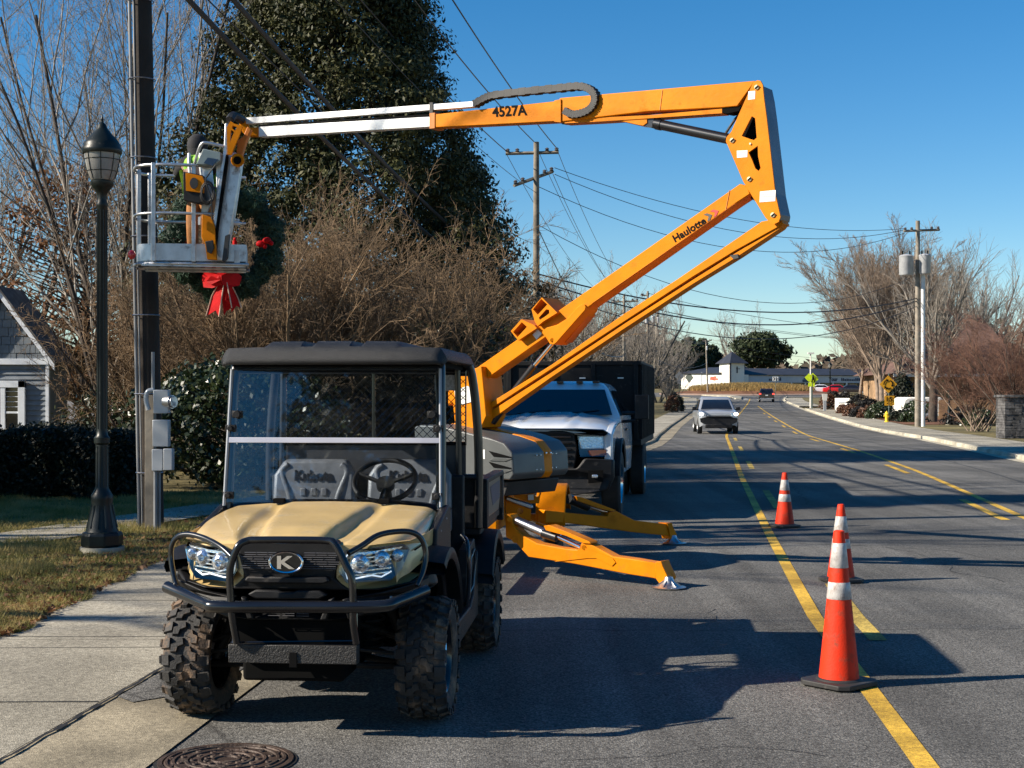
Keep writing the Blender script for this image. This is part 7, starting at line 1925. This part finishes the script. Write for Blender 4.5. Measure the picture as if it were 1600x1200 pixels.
for i, (x, y) in enumerate([(1112, 590), (1114.5, 592), (1117, 589.5), (1119.5, 592.5), (1116, 593.5), (1111.5, 592.5)]):
    c = on_plane(x, y, A_ + nL * .02, nL); m.slab([c - dL * .8 - UPV * .1, c + dL * .6 - UPV * .15, c + dL * .9 + UPV * .15, c - dL * .5 + UPV * .2], nL * .03)
m.build("wall_sign", pm("mural_red", (.45, .10, .06), .6), shop, org=SO, smooth=0)
m = MB(); c = on_plane(1096.5, 590, A_ + nL * .02, nL); m.slab([c - dL * .3 - UPV * 1.2, c + dL * .3 - UPV * 1.2, c + dL * .3 + UPV * 1.0, c - dL * .3 + UPV * 1.0], nL * .04); m.build("drainpipe", M_meter, shop, org=SO, smooth=0)

# mound with golden grass in the roundabout
MC = Vector((at(1174, 0, 219).x, 219, g(219))); nr, na = 8, 48; m = MB(); rows = []
for i in range(nr + 1):
    t = i / nr; rows.append([(MC.x + 12.6 * (1 - t) * math.cos(2 * PI * j / na), MC.y + 8.2 * (1 - t) * math.sin(2 * PI * j / na), g(MC.y + 8.2 * (1 - t) * math.sin(2 * PI * j / na)) + .15 + .95 * (1 - (1 - t) ** 2.2)) for j in range(na + 1)])
m.grid(rows); tag(m.build("roundabout_mound", M_mulch, smooth=60), kind="structure")
m = MB(); rows = [[(MC.x + (12.6 + w) * math.cos(2 * PI * j / na), MC.y + (8.2 + w) * math.sin(2 * PI * j / na), g(MC.y + (8.2 + w) * math.sin(2 * PI * j / na)) + hh) for j in range(na + 1)] for w, hh in ((1.6, 0), (1.6, .12), (.3, .15), (0, .2))]
m.grid(rows); tag(m.build("roundabout_apron", pm("apron_pink", (.30, .20, .15), .8, var=.1)), kind="structure")
rg = np.random.default_rng(201); n = 9000
a = rg.uniform(0, 2 * PI, n); q = np.sqrt(rg.uniform(0, .62, n)); x = MC.x + 12.2 * q * np.cos(a); y = MC.y + 7.8 * q * np.sin(a)
z = np.array([g(b) for b in y]) + .15 + .95 * (1 - q ** 2.2); hh = rg.uniform(.4, .9, n); w = rg.uniform(.05, .11, n)
b0 = np.stack([x - w, y, z], 1); b1 = np.stack([x + w, y, z], 1); tp = np.stack([x + rg.normal(0, .25, n), y + rg.normal(0, .25, n), z + hh], 1)
tag(np_mesh("dry_grass", np.stack([b0, b1, tp], 1).reshape(-1, 3), np.arange(n * 3).reshape(-1, 3), M_strawg), "golden ornamental grass covering the roundabout mound", "grass", kind="stuff")

# signs
M_post = pm("sign_post", (.10, .13, .11), .5, metal=.2)
M_ysign = pm("sign_yellow", (.62, .30, .01), .45, var=.04); M_lime = pm("sign_lime", (.65, .85, .02), .4, emit=(.6, .8, .02), estr=.0); M_sback = pm("sign_back", (.28, .29, .30), .4, metal=.6)
def signpost(nm, label, px, Y, ztop, parts, off=0.0, r=.035, cat="road sign"):
    base = Vector((at(px, 0, Y).x, Y, g(Y) + .1)); s = thing(nm, label, cat, base)
    MB().tube([base - UPV * .2, Vector((base.x, base.y + .04, ztop))], r, 8).build("post", M_post, s, org=base)
    for (pn, mat, cx, cy, poly, th) in parts:
        c = at(cx, cy, Y - .01 - .004 * parts.index((pn, mat, cx, cy, poly, th))); MB().slab([c + Vector((x, 0, z)) for x, z in poly], (0, th, 0), key=poly).build(pn, mat, s, org=base, smooth=0)
    return s, base
dia = lambda r: [(-r, 0), (0, -r), (r, 0), (0, r)]
Yr = 90
s, b = signpost("road_sign", "amber diamond sign with three circling arrows, above a square 15 sign", 1389, Yr, zat(583, Yr), [("diamond_panel", M_ysign, 1388, 600.5, dia(.56), .02), ("speed_panel", M_ysign, 1390, 626, [(-.31, -.31), (.31, -.31), (.31, .31), (-.31, .31)], .02)])
m = MB(); c = at(1388, 600.5, Yr - .04)
for k in range(3):
    a0 = 90 + k * 120 + 20; pts = [c + Vector((math.cos(R(a)) * .27, 0, math.sin(R(a)) * .27)) for a in np.linspace(a0, a0 + 75, 8)]
    for i in range(7):
        A1, A2 = a0 + 75 * i / 7, a0 + 75 * (i + 1) / 7
        m.slab([c + Vector((math.cos(R(q)) * rr, 0, math.sin(R(q)) * rr)) for q, rr in ((A1, .24), (A2, .24), (A2, .31), (A1, .31))], (0, .01, 0))
    m.slab([c + Vector((math.cos(R(a0 + q)) * rr, 0, math.sin(R(a0 + q)) * rr)) for q, rr in ((2, .17), (-26, .28), (2, .38))], (0, .01, 0))
m.build("arrow_symbol", M_ink, s, org=b, smooth=0)
m = MB(); c = at(1390, 626, Yr - .04); add_text(m, "15", c + Vector((-.19, 0, -.06)), (.38, 0, 0), (0, 0, .30), (0, 0, 0), bold=.03); add_text(m, "M.P.H.", c + Vector((-.17, 0, -.22)), (.34, 0, 0), (0, 0, .09), (0, 0, 0), bold=.02); m.build("digits", M_ink, s, org=b, smooth=0)
Yp = 131
s, b = signpost("road_sign", "lime yellow pedestrian crossing sign on a dark post by the far crossing", 1269, Yp, zat(585, Yp), [("diamond_panel", M_lime, 1270, 592, dia(.56), .02), ("beacon_panel", M_lime, 1264, 590, dia(.40), .02), ("arrow_plaque", M_lime, 1268, 601, [(-.3, -.18), (.3, -.18), (.3, .18), (-.3, .18)], .02)], r=.06)
m = MB(); c = at(1270.5, 592, Yp - .06); m.sphere(c + Vector((.02, 0, .30)), .07, 8, 6); m.slab([c + Vector(p) for p in [(-.08, 0, .22), (.08, 0, .22), (.12, 0, 0), (.20, 0, -.32), (.10, 0, -.32), (.02, 0, -.08), (-.10, 0, -.32), (-.2, 0, -.30), (-.06, 0, 0)]], (0, .01, 0)); m.build("walker_symbol", M_ink, s, org=b, smooth=0)
s, b = signpost("road_sign", "white board with two black chevrons at the roundabout mound", 1212, 204, zat(588, 204), [("board", M_stick, 1211.5, 592, [(-.42, -.32), (.42, -.32), (.42, .32), (-.42, .32)], .03)])
m = MB(); c = at(1211.5, 592, 203.9)
for x0 in (-.3, .05): m.slab([c + Vector((x0, 0, -.26)), c + Vector((x0 + .12, 0, -.26)), c + Vector((x0 + .28, 0, 0)), c + Vector((x0 + .12, 0, .26)), c + Vector((x0, 0, .26)), c + Vector((x0 + .14, 0, 0))], (0, .02, 0))
m.build("chevron", M_ink, s, org=b, smooth=0)
signpost("road_sign", "grey back of a diamond road sign on the left verge before the roundabout", 1061.5, 158, zat(581, 158), [("sign_panel", M_sback, 1061.5, 588, dia(.55), .02), ("sign_panel", M_sback, 1061.5, 597, [(-.22, -.22), (.22, -.22), (.22, .22), (-.22, .22)], .02)])
base = Vector((at(1266.5, 0, 140).x, 140, g(140))); s = thing("light_pole", "slim white light pole behind the lime crossing sign", "light pole", base)
MB().tube([base, at(1266.5, 553, 140)], [.09, .06], 8).build("pole", M_wwall, s, org=base); MB().box(at(1267, 552, 139.8), (.6, .3, .15)).build("lamp_head", M_wwall, s, org=base)
# hydrant
hb = Vector((at(1385.5, 0, 86).x, 86, g(86) + .12)); hy = thing("fire_hydrant", "yellow fire hydrant at the edge of the shrubs", "fire hydrant", hb)
M_hyd = pm("hydrant_yellow", (.75, .50, .03), .4, var=.06)
m = MB().lathe([(.15, 0), (.15, .04), (.10, .05), (.10, .45), (.13, .46), (.13, .50), (.11, .52), (.08, .60), (.03, .64), (.03, .68)], 18, Matrix.Translation(hb)); m.build("body", M_hyd, hy, org=hb)
m = MB().tube([hb + Vector((-.17, 0, .38)), hb + Vector((.17, 0, .38))], .055, 12); m.tube([hb + Vector((0, -.18, .34)), hb + Vector((0, 0, .34))], .07, 12); m.build("outlet", M_hyd, hy, org=hb)
# stone pillar, fence, signs boards, brown house
M_stone = surf_mat("stacked_stone", [(.3, (.035, .035, .038)), (.7, (.13, .125, .12))], 6, big=3, bigamt=.4, bump=.8)
po = Vector((at(1588, 0, 55).x, 55.3, .1)); pil = thing("stone_pillar", "stacked dark stone entrance pillar with a flat cap at the right edge", "pillar", po)
m = MB(); rg2 = random.Random(7); x0 = at(1570, 0, 54.6).x
z = .0
while z < 1.48:
    h_ = rg2.uniform(.07, .14); x = x0
    while x < x0 + 1.05:
        w = rg2.uniform(.15, .4); w = min(w, x0 + 1.05 - x); m.b2((x, 54.6 - rg2.uniform(0, .035), z + .1), (x + w - .012, 55.6, z + h_ + .09)); x += w
    z += h_
m.build("shaft", M_stone, pil, org=po, bevel=.008); m = MB(); m.b2((x0 - .06, 54.5, z + .1), (x0 + 1.12, 55.7, z + .2)); m.build("cap", M_stone, pil, org=po, bevel=.015)
m = MB(); m.b2((x0 + 1.05, 54.9, .5), (x0 + 3.6, 55.2, 1.3)); m.build("name_panel", M_meter, pil, org=po, bevel=.02)
M_fence = pm("cedar_fence", (.30, .17, .085), .8, var=.25, vscale=2)
fo = Vector((at(1500, 0, 92).x, 92, .2)); fe = thing("fence", "tan wooden board fence behind the russet crape myrtle", "fence", fo)
m = MB(); x = at(1467, 0, 92).x; i = 0
while x < at(1560, 0, 92).x: m.b2((x, 92, .2), (x + .13, 92.025 + .01 * (i % 2), zat(625, 92) + .03 * math.sin(i))); x += .14; i += 1
m.build("board", M_fence, fe, org=fo, smooth=0); m = MB(); m.b2((at(1467, 0, 92).x, 92.04, .6), (x, 92.1, .7)); m.b2((at(1467, 0, 92).x, 92.04, 1.3), (x, 92.1, 1.4)); m.build("rail", M_fence, fe, org=fo)
so = Vector((at(1317, 0, 116).x, 116, g(116))); sb = thing("sign_board", "low white sign board among rounded shrubs on the right verge", "sign", so)
m = MB(); m.slab([at(1305, 622, 116), at(1331, 622, 115), at(1329, 637, 115), at(1305, 640, 116)], (0, .12, 0)); m.build("panel", M_wwall, sb, org=so, bevel=.01)
m = MB(); m.slab([at(1309, 628, 115.75), at(1324, 627.5, 115.2), at(1324, 629, 115.2), at(1309, 629.5, 115.75)], (0, .01, 0)); m.build("faded_line", M_meter, sb, org=so, smooth=0)
for xx_ in (1308, 1326): m = MB(); a = at(xx_, 636, 115.7); m.b2((a.x - .06, a.y, a.z), (a.x + .06, a.y + .1, g(116))); m.build("leg", M_wwall, sb, org=so)
so = Vector((at(1289, 0, 122).x, 122, g(122))); sb = thing("mailbox_sign", "small white tapered sign on a grey pedestal left of the low white board", "sign", so)
m = MB(); m.slab([at(1284.5, 615.5, 122), at(1293, 615.5, 122), at(1292, 626, 122), at(1286, 626, 122)], (0, .1, 0)); m.build("panel", M_wwall, sb, org=so); m = MB(); m.b2((so.x - .12, 122.0, g(122)), (so.x + .12, 122.2, zat(626, 122))); m.build("pedestal", M_meter, sb, org=so)
bo = Vector((at(1498, 0, 118).x, 118, .3)); bh = thing("house", "brown hip roofed building with tan stone walls behind the trees at right", "building", bo)
m = MB(); m.b2((at(1405, 0, 118).x, 118, .1), (at(1600, 0, 118).x, 130, zat(585, 118))); m.build("wall", surf_mat("tan_stone", [(.3, (.18, .11, .06)), (.7, (.42, .28, .16))], 2.2, big=.6, bump=.3), bh, org=bo, smooth=0)
xa, xb = at(1396, 0, 117).x, at(1612, 0, 117).x; ze = zat(584, 117); zr = zat(492, 124); xm0, xm1 = at(1512, 0, 124).x, at(1530, 0, 124).x
m = MB(); m.add([(xa, 117, ze), (xb, 117, ze), (xb, 131, ze), (xa, 131, ze), (xm0, 124, zr), (xm1, 124, zr)], [(0, 1, 5, 4), (1, 2, 5), (2, 3, 4, 5), (3, 0, 4), (3, 2, 1, 0)]); m.build("roof", pm("brown_shingles", (.11, .062, .048), .9, var=.25, vscale=1.5), bh, org=bo, smooth=0)
m = MB(); 
for px_0 in (1440, 1470, 1560): m.b2((at(px_0, 0, 117.9).x, 117.9, 1.4), (at(px_0 + 12, 0, 117.9).x, 117.95, 3.0))
m.build("window", M_glassd, bh, org=bo, smooth=0); m = MB(); m.b2((xa, 116.9, ze - .25), (xb, 117.1, ze)); m.build("gutter", M_wwall, bh, org=bo)
vo = Vector((at(1443, 0, 101).x, 101, .2)); vn = thing("storage_shed", "white rounded shed top seen over the shrubs beside the transformer pole", "shed", vo)
pr = [(1411, 652), (1411, 632), (1413, 624), (1419, 620.5), (1470, 620.5), (1476, 626), (1476, 652)]
m = MB(); m.slab([at(x, y, 101) for x, y in pr], (0, 3, 0), key=pr); m.build("body", M_wwall, vn, org=vo, bevel=.1); m = MB(); m.b2((at(1440, 0, 100.9).x, 100.95, .2), (at(1452, 0, 100.9).x, 101.0, zat(630, 101))); m.build("door", M_meter, vn, org=vo)
# shrubs on the verges
def ball(a, t): return math.sqrt(max(.05, 1 - (1.25 * t - .25) ** 2)) * (1 + .06 * math.sin(5 * a + 4 * t))
for i, (px, Y, w, hpx, mt, lab) in enumerate([(1343, 108, 1.25, 618, M_box, "largest rounded olive shrub behind the clipped row"), (1358, 104, 1.1, 624, M_box, "rounded shrub right of the largest olive one"), (1332, 103, .95, 634, M_redl, "reddish clipped shrub at the left end of the row"),
        (1345, 100, .95, 635, M_box, "second clipped shrub from the left in the row"), (1357, 97, .9, 636, M_redl, "third clipped shrub from the left, rust tinted"), (1369, 95, .95, 634, M_holly, "glossy green shrub left of the hydrant"), (1379, 97, .9, 629, M_holly, "taller green shrub behind the hydrant"),
        (1408, 88, 1.2, 643, M_hedge, "low dark shrub right of the sign post"), (1424, 86, 1.0, 644, M_holly, "low green shrub left of the transformer pole"), (1436, 90, 1.4, 626, M_holly, "rounded green shrub before the white shed"), (1294, 128, .9, 616, M_redl, "small dark red shrub by the white pedestal sign"),
        (1302, 130, 1.0, 612, M_box, "round green shrub behind the white board, left one"), (1322, 128, 1.0, 614, M_box, "round green shrub behind the white board, right one"), (1317, 112, .6, 634, M_redl, "small russet shrub in front of the white board"),
        (1512, 80, 1.6, 636, M_box, "broad olive bush in front of the wooden fence"), (1537, 78, 1.5, 642, M_holly, "dark green bush left of the stone pillar"), (1505, 100, 1.6, 604, M_hedge, "dark holly above the wooden fence"),
        (1050, 118, .62, 619, M_redl, "round red and yellow shrub on the left verge, nearest the kerb"), (1059, 121, .5, 620, M_hedge, "dark round shrub beside the red one on the left verge"), (1054, 150, .7, 614, M_box, "small olive shrub farther along the left verge")]):
    gz_ = g(Y) + .1; hh_ = zat(hpx, Y) - gz_
    leafy_tree("shrub", lab, (at(px, 0, Y).x, Y, gz_), hh_, w * (.75 if hh_ < 1 else .9), 120, 26, .20, .13, mt, ball, 300 + i, trunk_h=0, trunk_r=.04, cat="shrub", depth=.35, aspect=.6)
leafy_tree("holly_tree", "dark conical holly between the warning sign and the lamp", (at(1411, 0, 110).x, 110, .3), zat(588, 110) - .3, 1.7, 300, 30, .35, .2, M_hedge, cone_shape, 340, trunk_h=0, cat="tree", aspect=.6)
# ------------------------------------------------------------------ worker in the basket
M_skin = pm("skin", (.36, .20, .14), .5, var=.06)
M_pants = pm("tan_work_trousers", (.30, .125, .035), .85, var=.2, vscale=9, bump=.5, bscale=18)
M_vest = pm("hi_vis_green", (.30, .62, .05), .7, var=.06)
M_vests = pm("reflective_stripe", (.62, .64, .62), .4)
M_hood = pm("black_knit", (.02, .02, .022), .9, var=.3, bump=.4, bscale=120)
M_boot = pm("brown_boot", (.06, .035, .02), .6, var=.2)
def skin_mesh(name, mat, parent, verts, edges, radii, root_i=0, sub=2, org=(0, 0, 0)):
    me = bpy.data.meshes.new(name); o = Vector(org)
    me.from_pydata([tuple(Vector(v) - o) for v in verts], edges, []); ob = bpy.data.objects.new(name, me); COL.objects.link(ob); ob.parent = parent
    ob.modifiers.new("skin", 'SKIN'); me.skin_vertices[0]
    for i, r in enumerate(radii):
        sv = me.skin_vertices[0].data[i]; sv.radius = (r, r) if not isinstance(r, tuple) else r; sv.use_root = (i == root_i)
    sm = ob.modifiers.new("sub", 'SUBSURF'); sm.levels = sub; sm.render_levels = sub
    ob.modifiers["skin"].use_smooth_shade = True
    me.materials.append(mat); return ob
PO = Vector((-3.60, 16.45, 3.225))
per = thing("person", "worker in green hi-vis vest, tan trousers and black hood, leaning over the basket rail", "person", PO)
def Q(x, y, z): return PO + Vector((x, y, z))
# skeleton: standing, hips back, leaning towards the pole (left and away)
J = dict(pelvis=Q(0, 0, .86), spine=Q(-.03, .02, 1.05), chest=Q(-.06, .05, 1.24), neck=Q(-.07, .07, 1.36), head0=Q(-.06, .07, 1.44), head1=Q(-.05, .06, 1.54),
         hipL=Q(-.10, .03, .80), kneeL=Q(-.10, -.03, .44), ankL=Q(-.11, .05, .09), toeL=Q(-.17, .18, .04),
         hipR=Q(.10, -.03, .80), kneeR=Q(.09, -.09, .44), ankR=Q(.10, .0, .09), toeR=Q(.03, .13, .04),
         shL=Q(-.24, .10, 1.28), elL=Q(-.38, .30, 1.12), wrL=Q(-.30, .52, 1.16), shR=Q(.12, .0, 1.28), elR=Q(.20, .22, 1.08), wrR=Q(.06, .44, 1.05))
names = list(J); V_ = [J[k] for k in names]; ix = {k: i for i, k in enumerate(names)}
E_ = [("pelvis", "spine"), ("spine", "chest"), ("chest", "neck"), ("neck", "head0"), ("head0", "head1"), ("pelvis", "hipL"), ("hipL", "kneeL"), ("kneeL", "ankL"), ("ankL", "toeL"), ("pelvis", "hipR"), ("hipR", "kneeR"), ("kneeR", "ankR"), ("ankR", "toeR"), ("chest", "shL"), ("shL", "elL"), ("elL", "wrL"), ("chest", "shR"), ("shR", "elR"), ("elR", "wrR")]
E_ = [(ix[a], ix[b]) for a, b in E_]
Rd = dict(pelvis=.135, spine=.12, chest=.14, neck=.055, head0=.085, head1=.09, hipL=.09, kneeL=.058, ankL=.042, toeL=.035, hipR=.09, kneeR=.058, ankR=.042, toeR=.035, shL=.062, elL=.044, wrL=.030, shR=.062, elR=.044, wrR=.030)
Rr_ = [Rd[k] for k in names]
for hand in ("wrL", "wrR"):
    w = J[hand]; fw = Vector((.25, .95, -.1)).normalized(); sd = Vector((.95, -.25, 0)); iw = ix[hand]
    pal = len(V_); V_.append(w + fw * .06); Rr_.append((.036, .018)); E_.append((iw, pal))
    for k, (o, L_) in enumerate(((-.030, .065), (-.010, .078), (.010, .074), (.030, .058))):
        a = len(V_); V_.append(w + fw * .095 + sd * o); Rr_.append(.0105); V_.append(w + fw * (.095 + L_ * .5) + sd * o * 1.2 - UPV * .012); Rr_.append(.009); V_.append(w + fw * (.095 + L_ * .85) + sd * o * 1.2 - UPV * .035); Rr_.append(.008)
        E_ += [(pal, a), (a, a + 1), (a + 1, a + 2)]
    a = len(V_); V_.append(w + fw * .05 - sd * .045 - UPV * .01); Rr_.append(.012); V_.append(w + fw * .085 - sd * .055 - UPV * .03); Rr_.append(.009); E_ += [(pal, a), (a, a + 1)]
# nose, chin and ears grow out of the head (the face looks away, at the pole)
fwd = Vector((-.45, .85, -.15)).normalized(); sdv = Vector((.85, .45, 0)).normalized()
for p_, r_ in ((J["head0"] + fwd * .095 - UPV * .035, .028), (J["head0"] + fwd * .112 + UPV * .02, .014), (J["head0"] + sdv * .085 + UPV * .01, .016), (J["head0"] - sdv * .085 + UPV * .01, .016)):
    V_.append(p_); Rr_.append(r_); E_.append((ix["head0"], len(V_) - 1))
skin_mesh("body", M_skin, per, V_, E_, Rr_, 0, 2, PO)
def sub_skin(nm, mat, keys, edges, rad, sub=2): 
    i2 = {k: i for i, k in enumerate(keys)}; return skin_mesh(nm, mat, per, [J[k] for k in keys], [(i2[a], i2[b]) for a, b in edges], [rad[k] for k in keys], 0, sub, PO)
J["cufL"] = J["kneeL"].lerp(J["ankL"], .92); J["cufR"] = J["kneeR"].lerp(J["ankR"], .92); J["waist"] = Q(-.01, .01, .96)
sub_skin("trousers", M_pants, ["pelvis", "hipL", "kneeL", "cufL", "hipR", "kneeR", "cufR", "waist"], [("pelvis", "hipL"), ("hipL", "kneeL"), ("kneeL", "cufL"), ("pelvis", "hipR"), ("hipR", "kneeR"), ("kneeR", "cufR"), ("pelvis", "waist")], dict(pelvis=.155, hipL=.108, kneeL=.078, cufL=.074, hipR=.108, kneeR=.078, cufR=.074, waist=.14))
J["slL"] = J["elL"].lerp(J["wrL"], .85); J["slR"] = J["elR"].lerp(J["wrR"], .85); J["nk"] = Q(-.065, .06, 1.33)
sub_skin("jacket", M_hood, ["spine", "chest", "nk", "shL", "elL", "slL", "shR", "elR", "slR", "waist"], [("spine", "chest"), ("chest", "nk"), ("chest", "shL"), ("shL", "elL"), ("elL", "slL"), ("chest", "shR"), ("shR", "elR"), ("elR", "slR"), ("spine", "waist")], dict(spine=.145, chest=.160, nk=.08, shL=.085, elL=.062, slL=.048, shR=.085, elR=.062, slR=.048, waist=.15))
vest = sub_skin("hi_vis_vest", M_vest, ["spine", "chest", "shL", "shR", "waist"], [("spine", "chest"), ("chest", "shL"), ("chest", "shR"), ("spine", "waist")], dict(spine=.158, chest=.175, shL=.098, shR=.098, waist=.160))
m = MB()
for sx in (-.12, .02):
    pts = [Q(sx + .02, -.105, 1.02), Q(sx, -.115, 1.2), Q(sx - .01, -.07, 1.36)]; m.tube(smooth_path(pts, 3), [.022] * 7, 6)
m.build("reflective_stripe", M_vests, vest, org=PO)
V2 = [J["head0"] - UPV * .01, J["head1"], J["head1"] + Vector((.0, 0, .055)), J["neck"]]
m = MB(); m.sphere(J["head0"] + UPV * .045, .128, 16, 12, (1, 1.05, 1.12)); m.lathe([(.10, -.16), (.12, -.08), (.125, .0)], 16, Matrix.Translation(J["head0"]), cap=False); m.build("hood", M_hood, per, org=PO, smooth=60)
m = MB()
for a_, t_ in (("ankL", "toeL"), ("ankR", "toeR")):
    d = (J[t_] - J[a_]); m.tube([J[a_] + UPV * .04, J[a_] - UPV * .03], .058, 10); c = J[a_].lerp(J[t_], .45); m.tube([Vector((J[a_].x, J[a_].y - .03, PO.z + .045)), Vector((c.x, c.y, PO.z + .045)), Vector((J[t_].x, J[t_].y, PO.z + .035))], [.045, .05, .035], 10)
m.build("boot", M_boot, per, org=PO, smooth=60)

# ------------------------------------------------------------------ wreath on the pole
M_fir = leaf_mat("garland_needles", (.012, .034, .020), (.05, .10, .06), .55, .1, .3)
M_bow = pm("red_ribbon", (.46, .003, .005), .6, spec=.15, var=.15, vscale=9)
M_bowe = pm("ribbon_edge", (.62, .45, .35), .4)
WO = at(352, 378, 17.15); wr = thing("wreath", "large evergreen wreath with a red bow, held up against the pole behind the basket", "wreath", WO)
rg = np.random.default_rng(77); Rw, rt = .56, .155
wn_ = unit(np.array([.25, -1, -.05])); wx = unit(np.cross(wn_, [0, 0, 1])); wz = np.cross(wx, wn_)
if wz[2] < 0: wz = -wz
n = 26000; a = rg.uniform(0, 2 * PI, n); ph = rg.uniform(0, 2 * PI, n)
clump = 1 + .28 * np.sin(a * 9 + 1) + .18 * np.sin(a * 23)
q = rt * clump * rg.uniform(.25, 1.0, n) ** .6
rad = np.outer(np.cos(a), wx) + np.outer(np.sin(a), wz)
nrm = rad * np.cos(ph)[:, None] + np.outer(np.sin(ph), wn_)
P = rad * Rw + nrm * q[:, None]
V, Fq = leaves(rg, P, nrm, .10, .14, .55)
np_mesh("garland", V, Fq, M_fir, wr)
m = MB(); m.tube([Vector(tuple((wx * math.cos(t) + wz * math.sin(t)) * Rw)) for t in np.linspace(0, 2 * PI, 40, endpoint=False)], .05, 8, closed=True); m.build("ring_core", M_hedge, wr)
def bowpt(px, py, Y=16.93): return at(px, py, Y)
m = MB()
def ribbon(pts, w0, w1, mb, dep=.0):
    P = smooth_path(pts, 5); rows = []
    for i, p in enumerate(P):
        t = (P[min(i + 1, len(P) - 1)] - P[max(i - 1, 0)]).normalized(); s = Vector((t.z, 0, -t.x)).normalized(); w = w0 + (w1 - w0) * i / (len(P) - 1)
        rows.append([p - s * w + Vector((0, .012 * math.sin(i * 1.1), 0)), p + Vector((0, -.02, 0)), p + s * w + Vector((0, .012 * math.cos(i * 1.3), 0))])
    mb.grid(rows); return rows
kn = bowpt(346, 437)
m = MB(); em_ = MB()
def flat(pts, mbx):
    """folded ribbon piece: traced outline, each vertex with its own depth"""
    P = [at(x, y, Y) for x, y, Y in pts]; mbx.slab(P, (0, .006, 0), key=[(x, y) for x, y, Y in pts])
for pts in ([(343, 438, 16.86), (350, 438, 16.84), (346, 468, 16.80), (342, 495, 16.84), (337, 485, 16.88), (322, 494, 16.95), (331, 462, 16.90)],
            [(348, 438, 16.85), (354, 440, 16.86), (360, 470, 16.80), (362, 481, 16.84), (354, 486, 16.86), (350, 493, 16.84), (347, 468, 16.82)],
            [(351, 438, 16.88), (360, 441, 16.92), (372, 466, 16.98), (377, 481, 17.0), (369, 478, 16.96), (362, 488, 16.95), (356, 462, 16.90)],
            [(346, 430, 16.80), (346, 445, 16.80), (332, 450, 16.84), (318, 449, 16.90), (315, 432, 16.92), (320, 425, 16.88), (334, 426, 16.82)],
            [(330, 431, 16.80), (345, 437, 16.78), (331, 444, 16.80), (322, 440, 16.84)],
            [(347, 430, 16.80), (347, 445, 16.80), (360, 449, 16.86), (374, 446, 16.96), (378, 432, 16.98), (370, 425, 16.94), (358, 425, 16.84)],
            [(338, 431, 16.84), (342, 418, 16.86), (352, 417, 16.88), (355, 430, 16.84)]): flat(pts, m)
for pts in ([(350, 440, 16.835), (346, 468, 16.79), (342, 495, 16.83)], [(343, 440, 16.85), (331, 462, 16.89), (322, 494, 16.94)], [(354, 440, 16.85), (360, 470, 16.79), (362, 481, 16.83)], [(360, 441, 16.91), (372, 466, 16.97), (377, 481, 16.99)]):
    em_.tube([at(x, y, Y) for x, y, Y in pts], .007, 4)
m.sphere(kn + Vector((0, -.11, 0)), .035, 10, 8, (1, .6, 1.2))
bo_ = m.build("bow", M_bow, wr, org=WO, smooth=20)
em_.build("ribbon_edge", M_bowe, bo_, org=WO)
for i, (x, y) in enumerate([(407, 381), (417, 376), (367, 384), (276, 376), (283, 374)]):
    c = at(x, y, 16.95); m = MB()
    if x == 367: m.tube([c - UPV * .09, c + UPV * .06], .028, 12); m.sphere(c + UPV * .08, .02, 8, 6)
    else: m.sphere(c, .045, 10, 8, (1.2, .8, .9)); m.sphere(c + Vector((.05, 0, -.03)), .03, 8, 6)
    m.build("ornament", M_bow, wr, org=WO, smooth=60)
per.scale = (.94, .94, .94)
m = MB(); m.tube([Vector((-4.45, 17.5, WO.z + .25)), Vector((-4.0, 17.25, WO.z + .3)), WO + Vector((-.3, .06, .52))], .015, 6); m.tube([Vector((-4.45, 17.5, WO.z - .15)), WO + Vector((-.58, .06, -.1))], .012, 6); m.build("hanging_bracket", M_steel, wr, org=WO)
